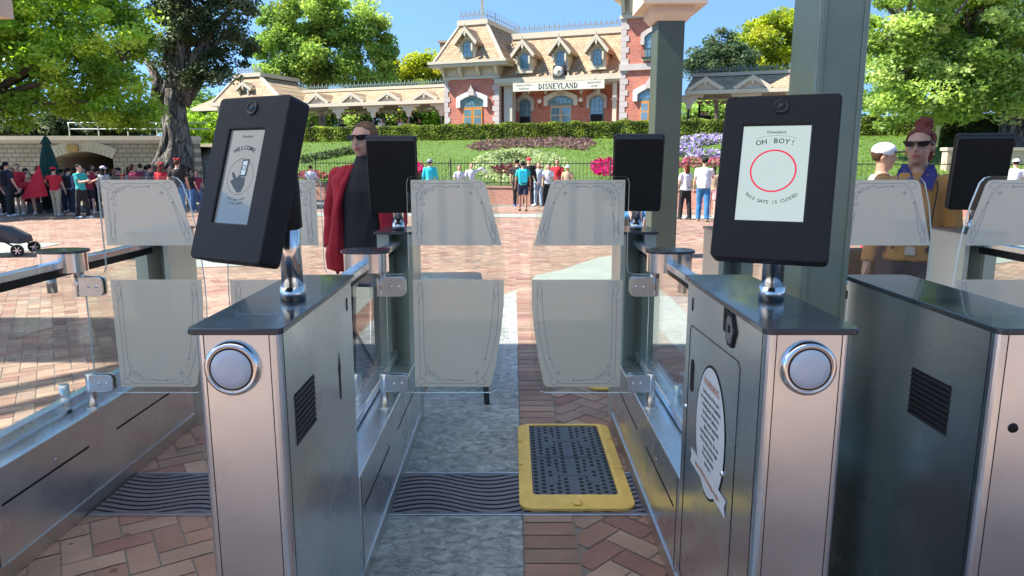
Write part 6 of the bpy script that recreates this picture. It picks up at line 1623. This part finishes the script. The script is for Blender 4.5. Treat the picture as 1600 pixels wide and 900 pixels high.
    bmesh.ops.delete(bm, geom=kill, context='VERTS'); bm.to_mesh(ho.data); bm.free()
    if hat:
        kind, hm = hat
        q = MB(); q.ell((0, .010 * kk, .062 * kk), (.092 * kk, .104 * kk, .075 * kk), 20, 12, T)
        if kind == 'cap': q2_ = MB(); q2_.ell((0, -.115 * kk, .050 * kk), (.065 * kk, .075 * kk, .010 * kk), 16, 8, T); q2_.build('cap_bill', C['black'] if detail else hm, r)
        if kind == 'sun': q.lathe([(.09 * kk, .045 * kk), (.17 * kk, .030 * kk), (.165 * kk, .024 * kk), (.08 * kk, .035 * kk)], (0, 0, 0), 20, T)
        if kind == 'bow':
            q = MB(); q.tube([T @ Vector((math.cos(R(a)) * .088 * kk, .01, math.sin(R(a)) * .12 * kk + .01)) for a in range(0, 181, 20)], .009, 8)
            for sg in (-1, 1): q.ell((sg * .05 * kk, 0, .14 * kk), (.048 * kk, .02, .04 * kk), 12, 8, T)
        q.build('hat' if kind != 'bow' else 'headband', hm, r)
    if bag:
        q = MB(); q.prism(rrect(-.15 * k, .15 * k, (chz - .42) * k, (chz + .0) * k, .06 * k, 4), (.11 + ly * -.6) * k, (.26 + ly * -.6) * k, 'y')
        q2 = r
        bg_ = q.build('backpack', bag, None, bevel=.02)
        bg_.parent = r
        st_ = MB()
        for sg in (-1, 1): st_.tube([P(sg * .10, .13, chz + .0), P(sg * .11, .02, chz + .065), P(sg * .115, -.11, chz - .06), P(sg * .13, -.11, chz - .25), P(sg * .13, .12, chz - .36)], .016, 6)
        st_.build('backpack_strap', bag, bg_)
    if extra: extra(r, T, P, k, chz, ly, hipz)
    return r
C = {n: cloth(n, c) for n, c in dict(navy=(.015, .02, .045), black=(.012, .012, .014), red=(.50, .015, .03), darkred=(.22, .012, .03), maroon=(.25, .02, .06), khaki=(.42, .33, .22), teal=(.03, .38, .34), turq=(.02, .50, .60), white=(.60, .60, .62), grey=(.25, .26, .28), jeans=(.07, .15, .30), lightjeans=(.35, .47, .60), patt=(.16, .19, .30), blue=(.05, .13, .45), denim=(.035, .16, .34), pink=(.6, .3, .3), mustard=(.37, .17, .04), blazer=(.34, .008, .02), purple=(.03, .028, .13), tan=(.45, .32, .2)).items()}
def put(u, vf, vh, label, face, **kw):
    """place a standing person from the photo position of feet and head top"""
    p = on_z(u, vf); d = ray(u, vh); t = p.y / d.y; H = CAM_H + d.z * t
    kw.setdefault('H', max(1.2, min(1.95, H + .0)))
    return person(label, p.x, p.y, face, **kw)
GC = 'visitors gathered under the tree on the left'
put(19, 338, 253, 'person with a big black backpack over a navy shirt, far left of the crowd', 150, top=C['navy'], bottom=C['black'], bag=C['black'], group=GC)
put(3, 336, 262, 'person in dark clothes partly cut by the left edge', 120, top=C['darkred'], bottom=C['black'], group=GC)
put(35, 334, 256, 'person in a red shirt and dark shorts beside the tree trunk', 20, top=C['red'], bottom=C['black'], legs='short', group=GC)
p = on_z(53, 334); person('person in a red shirt sitting low before the tree trunk', p.x, p.y, 20, H=1.7, top=C['red'], bottom=C['darkred'], legs='short', pose='sit', lean=12, armL=(40, 10, 40), armR=(40, 10, 40), group=GC)
pb_ = empty('planter_stool', (p.x + .02, p.y + .04, 0), 0, 'small dark block under the sitting person in red', 'seat'); b = MB(); b.prism(rrect(-.16, .16, -.14, .14, .04, 3), 0, .34, 'z'); b.build('block', mat('block_dark', (.06, .05, .045), .8), pb_, bevel=.01)
q = put(91, 337, 261, 'person in a red shirt, red cap and khaki trousers seen from behind', 185, top=C['red'], bottom=C['khaki'], hat=('cap', C['red']), armL=(10, 12, 10), armR=(35, 45, 30), fat=1.15, group=GC)
# red cloth bag held out by him
rb = empty('red_cloth_bag', (q.location.x - .62, q.location.y + .02, .52), 0, 'red triangular cloth held out beside the person in the red cap', 'cloth bag')
b = MB(); V = [(.22, 0, .95)]; n = 14
for i in range(n): a = 2 * PI * i / n; V.append((-.02 + .40 * math.cos(a) * (1 + .06 * math.sin(4 * a)), .12 * math.sin(a), .12 * math.cos(a) * .4))
b.add(V, [(0, 1 + i, 1 + (i + 1) % n) for i in range(n)] + [tuple(range(1, n + 1))]); b.build('cloth', C['red'], rb)
put(114, 335, 262, 'person in a patterned blue outfit wearing a dark rucksack in the crowd', 175, top=C['patt'], bottom=C['navy'], bag=C['black'], group=GC)
put(131, 341, 257, 'person in a teal shirt and black trousers facing right', 80, top=C['teal'], bottom=C['black'], hair=H_BLK, armL=(40, 5, 60), armR=(30, 5, 80), group=GC)
put(144, 334, 262, 'person in a maroon top and dark shorts right of the teal shirt', 200, top=C['darkred'], bottom=C['black'], legs='short', group=GC)
put(156, 333, 263, 'person all in black behind the left frosted wing', 170, top=C['black'], bottom=C['black'], group=GC)
put(168, 336, 260, 'person with a white hat and grey vest at the frosted wing edge', 170, top=C['grey'], bottom=C['tan'], hat=('cap', C['white']), female=True, hairkind='long', group=GC)
put(78, 330, 268, 'person in dark clothes standing behind the red cloth', 190, top=C['navy'], bottom=C['black'], skin=SK2, group=GC)
put(103, 331, 264, 'person in a dark grey shirt between the red cap and the rucksack', 160, top=C['grey'], bottom=C['navy'], skin=SK2, group=GC)
put(213, 332, 257, 'person in a maroon shirt with brown hair above the frosted wing', 150, top=C['maroon'], bottom=C['black'], hair=H_BRN, hairkind='pony', female=True, group=GC)
put(225, 329, 256, 'taller person in maroon behind another in maroon', 200, top=C['maroon'], bottom=C['black'], hair=H_BRN, group=GC)
put(240, 332, 257, 'person in a navy shirt between the maroon and red shirts', 170, top=C['navy'], bottom=C['jeans'], hat=('bow', C['tan']), group=GC)
put(257, 334, 256, 'person in bright red with a red bow headband', 180, top=C['red'], bottom=C['black'], hair=H_RED, hat=('bow', C['red']), female=True, hairkind='long', group=GC)
put(283, 338, 250, 'person in a black shirt with a red headband seen from behind', 190, top=C['black'], bottom=C['denim'], hair=H_BRN, hat=('bow', C['red']), armR=(10, 25, 15), fat=1.1, group=GC)
put(300, 332, 262, 'dark haired person in black beside the left screen', 160, top=C['black'], bottom=C['jeans'], hairkind='long', female=True, group=GC)
put(199, 333, 273, 'person in dark maroon with a lowered head above the left wing', 170, top=C['maroon'], bottom=C['black'], hair=H_RED, hairkind='long', female=True, group=GC)
extra_crowd = [(12, 334, 259, 'maroon', 'black', 'person in maroon half behind the black backpack'), (27, 331, 262, 'grey', 'navy', 'person in grey behind the red shirt near the trunk'), (44, 330, 263, 'black', 'jeans', 'person in black and jeans behind the tree trunk'), (66, 331, 260, 'red', 'black', 'person in red right beside the tree trunk'),
 (84, 329, 264, 'white', 'jeans', 'person in white partly behind the red cap'), (98, 330, 259, 'maroon', 'khaki', 'person in maroon and khaki behind the red cap'), (108, 329, 265, 'black', 'grey', 'person in black before the tunnel arch'), (122, 330, 263, 'darkred', 'black', 'person in dark red between rucksack and teal shirt'), (137, 329, 262, 'navy', 'black', 'person in navy behind the teal shirt'), (150, 330, 258, 'red', 'navy', 'person in bright red before the tunnel mouth'), (163, 329, 263, 'navy', 'jeans', 'person in navy right below the tunnel arch edge'),
 (182, 331, 263, 'black', 'black', 'person in black above the left corner of the frosted wing'), (190, 329, 262, 'red', 'jeans', 'person in red before the pale stone wall'), (206, 329, 261, 'grey', 'black', 'person in grey left of the two in maroon'), (232, 328, 259, 'red', 'black', 'person in red behind the navy shirt'), (248, 329, 262, 'black', 'khaki', 'person in black left of the red bow headband'), (267, 330, 258, 'darkred', 'black', 'person in dark red under the old tree'), (292, 329, 258, 'navy', 'black', 'person in navy between the two by the left screen'), (310, 331, 266, 'maroon', 'jeans', 'person in maroon at the fence beside the left screen')]
for i, (u, vf, vh, a_, b_, lab) in enumerate(extra_crowd):
    put(u, vf, vh, lab, (170, 20, 95, 200, 60, -40, 150)[i % 7], top=C[a_], bottom=C[b_], hair=(H_BLK, H_BRN, H_BLK, H_RED)[i % 4], hairkind=('short', 'long', 'short', 'pony')[i % 4], female=i % 2 == 1, legs='short' if i % 3 == 1 else 'long', skin=(SK1, SK2, SK1, SK3)[i % 4], armL=(30 if i % 3 else 5, 10, 70 if i % 2 else 15), armR=(8, 14, 20 + 20 * (i % 3)), fat=1 + .12 * (i % 3), hat=(('cap', C['black']) if i % 5 == 2 else None), bag=(C['navy'] if i % 6 == 4 else None), vox=.019, lean=4 * (i % 3), group=GC)
GM_ = 'visitors by the flower bed wall'
put(488, 322, 258, 'person in a white shirt between the left screen and the red blazer', 170, top=C['white'], bottom=C['khaki'], hair=H_BRN, group=GM_)
put(673, 324, 249, 'person in a turquoise jacket and wide hat seen from behind', 185, top=C['turq'], bottom=C['grey'], sleeves='long', hat=('sun', C['grey']), group=GM_)
put(718, 322, 258, 'person in a pale top on the left of the posing pair', 20, top=C['white'], bottom=C['jeans'], hair=H_RED, hairkind='long', female=True, sleeves='short', group=GM_)
put(737, 321, 255, 'person in a striped white shirt stretching one arm up', 10, top=C['white'], bottom=C['grey'], hair=H_BRN, sleeves='long', armL=(10, 20, 20), armR=(20, 118, 0), group=GM_)
put(808, 322, 249, 'person in a black shirt and dark trousers left of the teal rucksack', 165, top=C['black'], bottom=C['black'], shoes=(.15, .2, .7), armL=(5, 14, 5), group=GM_)
put(817, 330, 252, 'person with a teal rucksack and navy shorts seen from behind', 180, top=C['teal'], bottom=C['navy'], legs='short', bag=C['turq'], shoes=(.05, .03, .03), skin=SK2, group=GM_)
put(826, 322, 247, 'tallest person of the middle group, in black', 15, top=C['black'], bottom=C['black'], hat=('cap', C['red']), sleeves='long', group=GM_)
put(841, 321, 254, 'person in a pale blue shirt and light jeans in the middle group', 5, top=cloth('paleblue', (.55, .66, .75)), bottom=C['lightjeans'], hair=H_BLO, hairkind='long', female=True, shoes=(.8, .8, .8), group=GM_)
put(856, 322, 256, 'dark haired person in a white shirt before the right wing', 0, top=C['white'], bottom=C['black'], hairkind='long', female=True, group=GM_)
put(870, 321, 249, 'person in a red jacket over a white shirt behind the right wing', -10, top=C['red'], bottom=C['grey'], sleeves='long', hair=H_BRN, skin=SK2, group=GM_)
put(886, 322, 259, 'short person with a white hat at the end of the middle group', -15, top=C['tan'], bottom=C['pink'], hat=('sun', C['white']), H=1.42, group=GM_)
put(1069, 343, 256, 'short person with red hair, a white shirt and black trousers by the column', 200, top=C['white'], bottom=C['black'], hair=H_RED, hairkind='long', hat=('bow', C['maroon']), female=True, shoes=(.05, .05, .05), fat=1.1, group=GM_)
put(1097, 346, 246, 'person in a loose white shirt, blue jeans and black cap', 165, top=C['white'], bottom=C['denim'], hat=('cap', C['black']), fat=1.3, armL=(45, 10, 70), sleeves='short', shoes=(.3, .2, .1), group=GM_)
put(1112, 340, 268, 'person in brown behind the one in the loose white shirt', 150, top=C['tan'], bottom=C['pink'], legs='short', hair=H_BRN, hairkind='long', H=1.45, group=GM_)
p = at(1578, 330, 19.5); person('person in white at the right edge behind the black screen back', p.x, 19.5, 160, H=1.62, top=C['white'], bottom=C['grey'], hat=('cap', C['white']), group=GM_)
p = at(985, 330, 15.5); person('person in blue jeans crouching behind the right exit screen', p.x, 15.5, 40, H=1.62, top=C['black'], bottom=C['denim'], pose='sit', lean=15, group=GM_)
rb2 = empty('planter_stool', (p.x, p.y + .05, 0), 0, 'low block under the person behind the right exit screen', 'seat'); b = MB(); b.prism(rrect(-.16, .16, -.14, .14, .04, 3), 0, .33, 'z'); b.build('block', MATS['block_dark'], rb2, bevel=.01)
# visitors waiting on the platform (small, in shade)
GP = 'visitors waiting under the platform canopy'
for i, (u, dep, t_, lab, hr) in enumerate(((470, 2.5, 'black', 'person in black far left under the platform canopy', H_BLK), (487, 1.6, 'navy', 'person in navy under the left end of the canopy', H_BLK), (505, 3.0, 'grey', 'person in grey before the pale trunk under the canopy', H_BLK), (536, 1.8, 'black', 'person in black under the canopy left of the woman', H_BRN), (596, 1.2, 'white', 'person with orange hair and a white shirt on the platform', H_RED), (622, 2.5, 'black', 'person in black right of the orange haired one on the platform', H_BLK), (627, 1.5, 'white', 'person in white in the middle of the platform', H_BLK), (637, 2.2, 'grey', 'person in grey beside a canopy post on the platform', H_BRN), (655, 3.0, 'black', 'person in black near the white chairs on the platform', H_BLK), (1095, 1.2, 'navy', 'person in navy under the right canopy', H_BLK), (1104, 1.8, 'black', 'person in black leaning under the right canopy', H_BLK), (1099, 2.6, 'navy', 'person in dark clothes at the back of the right canopy', H_BLK))):
    s_, z_ = front(u, 190, DS, -dep); xx, yy = line_xy(DS, s_, dep)
    person(lab, xx, yy, 15 * (i % 5) - 30, H=1.62 + .03 * (i % 3), z0=2.6, top=C[t_], bottom=C['black'], hair=hr, vox=.022, group=GP)
for u, lab in ((671, 'left one of two white chair backs on the platform'), (682, 'right one of two white chair backs on the platform')):
    s_, z_ = front(u, 197, DS, -.8); xx, yy = line_xy(DS, s_, .8); ch = empty('white_chair', (xx, yy, 2.6), BRZ, lab, 'chair', 'white chairs on the platform')
    b = MB(); b.prism(rrect(-.22, .22, .45, .95, .14, 4), .18, .21, 'y'); b.build('backrest', M_WHITE, ch); b = MB(); b.box(-.22, .22, -.2, .2, .42, .449); b.build('seat', M_WHITE, ch)
    for lx in (-.19, .19):
        for ly_ in (-.17, .17): b = MB(); b.tube([(lx, ly_, 0), (lx, ly_, .42)], .016, 6); b.build('leg', M_WHITE, ch)

# ---- the two attendants close to the gates
def shades(r, T, k, m, w=.066):
    b = MB()
    for sg in (-1, 1):
        q = [(sg * .008, .024), (sg * .008, .012), (sg * .014, .000), (sg * .036, -.006), (sg * .058, .002), (sg * .066, .020), (sg * .070, .030), (sg * .04, .030)]
        V = []
        for a_, z_ in q: V.append((a_ * k * 1.08, (-.106 + abs(a_) * .42) * k, z_ * k + .010 * k))
        V2 = [(x_, y_ - .004, z_) for x_, y_, z_ in V]; n = len(V); b.add(V + V2, [tuple(range(n)), tuple(range(2 * n - 1, n - 1, -1))] + [(i, (i + 1) % n, n + (i + 1) % n, n + i) for i in range(n)], T)
        b.bar(T @ Vector((sg * .076 * k, -.076 * k, .036 * k)), T @ Vector((sg * .080 * k, .02 * k, .018 * k)), .005, .010)
    b.bar(T @ Vector((-.01 * k, -.108 * k, .034 * k)), T @ Vector((.01 * k, -.108 * k, .036 * k)), .006, .006)
    b.build('sunglasses', m, r)
M_SHADE = mat('sunglass_black', (.006, .005, .005), .3, spec=.15); M_SHADEB = mat('sunglass_brown', (.022, .008, .007), .3, spec=.15)
def ex_left(r, T, P, k, chz, ly, hipz):
    shades(r, T, k, M_SHADE)
    b = MB()   # black top seen between the open blazer fronts
    etube(b, [(0, -.022 * k, (hipz - .12) * k, .165 * k, .150 * k), (0, -.03 * k, (hipz + .2) * k, .155 * k, .142 * k), (0, -.03 * k, (chz - .12) * k, .160 * k, .145 * k), (0, -.028 * k, (chz + .0) * k, .11 * k, .110 * k), (0, -.018 * k, (chz + .065) * k, .062 * k, .068 * k), (0, -.012 * k, (chz + .105) * k, .056 * k, .060 * k)], 22)
    remeshed('black_top', b, C['black'], r, .010, 2)
    for sg in (-1, 1):   # open blazer front and hanging side panel
        b = MB(); etube(b, [(sg * .178 * k, .01 * k, (hipz - .15) * k, .105 * k, .150 * k), (sg * .185 * k, .0, (hipz - .05) * k, .098 * k, .150 * k), (sg * .160 * k, -.01 * k, (hipz + .15) * k, .055 * k, .148 * k), (sg * .150 * k, -.01 * k, (chz - .18) * k, .050 * k, .142 * k), (sg * .145 * k, 0, (chz - .05) * k, .080 * k, .115 * k), (sg * .10 * k, .01 * k, (chz + .04) * k, .055 * k, .08 * k)], 20)
        b.tube([P(sg * .050, -.095, chz + .04), P(sg * .095, -.150, chz - .08), P(sg * .140, -.150, hipz + .25), P(sg * .155, -.140, hipz + .0), P(sg * .175, -.12, hipz - .20)], [.016, .022, .018, .018, .012], 8)
        remeshed('blazer_front', b, C['blazer'], r, .010, 3)
person('person in black sunglasses, a dark red blazer and black top behind the left exit screen', -1.02, 4.98, -8, H=1.85, top=C['blazer'], bottom=C['navy'], hair=H_BLO, hairkind='long', sleeves='long', armL=(-24, 22, 46), armR=(8, 8, 12), head_turn=-14, shoes=(.02, .02, .02), vox=.010, fat=1.15, detail=True, extra=ex_left, skin=skin_mat('skin_attendant', (.50, .28, .19)), stride=4)
def ex_right(r, T, P, k, chz, ly, hipz):
    shades(r, T, k, M_SHADEB)
    b = MB()
    for sg in (-1, 1):
        b.add([P(sg * .012, -.105, chz - .01), P(sg * .075, -.118, chz - .07), P(sg * .100, -.06, chz + .01), P(sg * .085, .0, chz + .075), P(sg * .05, -.05, chz + .07),
               P(sg * .012, -.125, chz - .015), P(sg * .080, -.14, chz - .075), P(sg * .108, -.07, chz + .015), P(sg * .09, .0, chz + .085), P(sg * .055, -.06, chz + .085)],
              [(0, 1, 2, 3, 4), (9, 8, 7, 6, 5), (0, 1, 6, 5), (1, 2, 7, 6), (2, 3, 8, 7), (3, 4, 9, 8), (4, 0, 5, 9)])
    b.add([P(-.09, .02, chz + .08), P(.09, .02, chz + .08), P(.08, .09, chz + .07), P(-.08, .09, chz + .07), P(-.09, .02, chz + .03), P(.09, .02, chz + .03), P(.09, .10, chz + .02), P(-.09, .10, chz + .02)], [(0, 1, 2, 3), (7, 6, 5, 4), (0, 1, 5, 4), (1, 2, 6, 5), (2, 3, 7, 6), (3, 0, 4, 7)])
    b.build('collar', C['purple'], r)
    b = MB()
    for sg in (-1, 1): b.tube([P(sg * .10, -.02, chz + .055), P(sg * .115, -.115, chz - .06), P(sg * .10, -.140, chz - .25), P(sg * .095, -.136, hipz + .05)], .0045, 6)
    b.build('dark_piping', C['black'], r)
    for j in range(6): b = MB(); b.ell(P(.0, -.140 + .004 * j, chz - .10 - j * .075), (.009, .006, .009), 10, 6); b.build('button', M_IRON, r)
    b = MB(); etube(b, [(0, 0, (hipz + .02) * k, .180 * k, .137 * k), (0, 0, (hipz + .055) * k, .178 * k, .135 * k)]); bl = b.build('belt', C['black'], r); b = MB(); b.prism(rrect(-.03, .03, (hipz + .012) * k, (hipz + .062) * k, .008, 3), -.155 * k, -.145 * k, 'y'); b.build('buckle', M_SATIN, bl)
    for sg in (-1, 1): b = MB(); b.ell((sg * .080 * k, .0, -.040 * k), (.006, .004, .010), 8, 6, T); b.build('earring', mat('gold_paint', (.6, .42, .1), .3, 1), r)
person('person in a mustard shirt, purple collar and brown sunglasses with a high auburn bun', 2.68, 4.72, -28, H=1.80, top=C['mustard'], bottom=C['navy'], hair=H_RED, hairkind='bun', sleeves='long', armL=(12, 8, 12), armR=(5, 8, 22), head_turn=-14, shoes=(.02, .02, .02), vox=.010, detail=True, extra=ex_right, skin=skin_mat('skin_attendant_tan', (.42, .225, .145)), fat=1.1, stride=4)
# visitor behind her
p = at(1372, 330, 6.6)
person('person in a white cap with a dark bill beside the attendant with the bun', p.x, 6.6, 62, H=1.74, top=C['white'], bottom=cloth('red_shorts', (.45, .03, .05)), legs='short', hair=H_BRN, hat=('cap', C['white']), skin=SK2, vox=.012, detail=True, head_turn=0, armL=(20, 5, 60))
# black tote bag at her side
tb = empty('tote_bag', (2.52, 5.0, .62), R(10), 'large black shoulder bag below the mustard shirt behind the glass wing', 'bag')
b = MB(); b.prism([(-.20, 0), (.20, 0), (.23, .36), (-.23, .36)], -.07, .07, 'y'); b.build('bag_body', C['black'], tb, bevel=.03); b = MB(); b.tube([(-.15, 0, .36), (-.12, 0, .60), (0, 0, .70), (.12, 0, .60), (.15, 0, .36)], .010, 8); b.build('handle', C['black'], tb)
b = MB(); b.prism(rrect(-.10, .10, .07, .25, .03, 3), -.082, -.071, 'y'); b.build('pocket', C['black'], tb)

# ---- high folding table in the middle lane behind the left wing
tbm = mat('table_blue_grey', (.10, .14, .20), .22, coat=.4)
ht = empty('high_table', (-.56, 4.66, 0), R(4), 'high narrow table with a dark blue top on thin black legs behind the left wing', 'table')
b = MB(); b.prism(rrect(-.36, .36, -.24, .24, .06, 5), .80, .822, 'z'); b.build('table_top', tbm, ht, bevel=.005)
for sx in (-1, 1):
    for sy in (-1, 1): b = MB(); b.bar((sx * .33, sy * .19, .80), (sx * .38, sy * .24, 0), .026, .026); b.build('leg', M_IRON, ht)
    b = MB(); b.bar((sx * .345, -.2, .45), (sx * .345, .2, .45), .016, .016); b.build('side_bar', M_IRON, ht)
    b = MB(); b.bar((sx * .35, .2, .42), (sx * .12, .0, .15), .014, .014); b.build('brace', M_IRON, ht)
# ---- stroller with a child's legs, left edge
p = on_z(14, 398); sr = empty('stroller', (p.x, p.y, 0), R(8), 'dark grey stroller cut off by the left edge', 'stroller')
b = MB(); b.prism([(-.95, .35), (.10, .22), (.32, .20), (.30, .32), (.02, .48), (-.6, .56), (-.95, .60)], -.22, .22, 'y'); b.build('seat_shell', mat('stroller_cloth', (.05, .05, .055), .7, var=.2), sr, bevel=.03)
for sy in (-1, 1):
    b = MB(); b.tube([(-.9, sy * .25, .95), (-.35, sy * .25, .52), (.28, sy * .25, .13)], .014, 8); b.build('frame_tube', M_IRON, sr)
    for sx, rr in ((.28, .10), (-.7, .14)):
        b = MB(); M_ = Matrix.Translation((sx, sy * .27, rr)) @ Matrix.Rotation(PI / 2, 4, 'X'); b.lathe([(rr * .72, -.02), (rr, -.02), (rr, .02), (rr * .72, .02), (rr * .72, -.02)], (0, 0, 0), 20, M_); w = b.build('wheel', M_IRON, sr)
        b = MB(); b.lathe([(.02, -.025), (.02, .025)], (0, 0, 0), 10, M_)
        for a in range(3): d = Vector((math.cos(a * PI / 3), 0, math.sin(a * PI / 3))) * rr * .72; b.bar(Vector((sx, sy * .27, rr)) - d, Vector((sx, sy * .27, rr)) + d, .014, .014)
        b.build('spokes', M_SATIN, w)
kr = person('child in blue jeans and white shoes lying back in the stroller', p.x - .66, p.y, 98, H=1.15, z0=.42, top=C['white'], bottom=C['denim'], pose='sit', lean=-25, shoes=(.8, .8, .8), vox=.013)
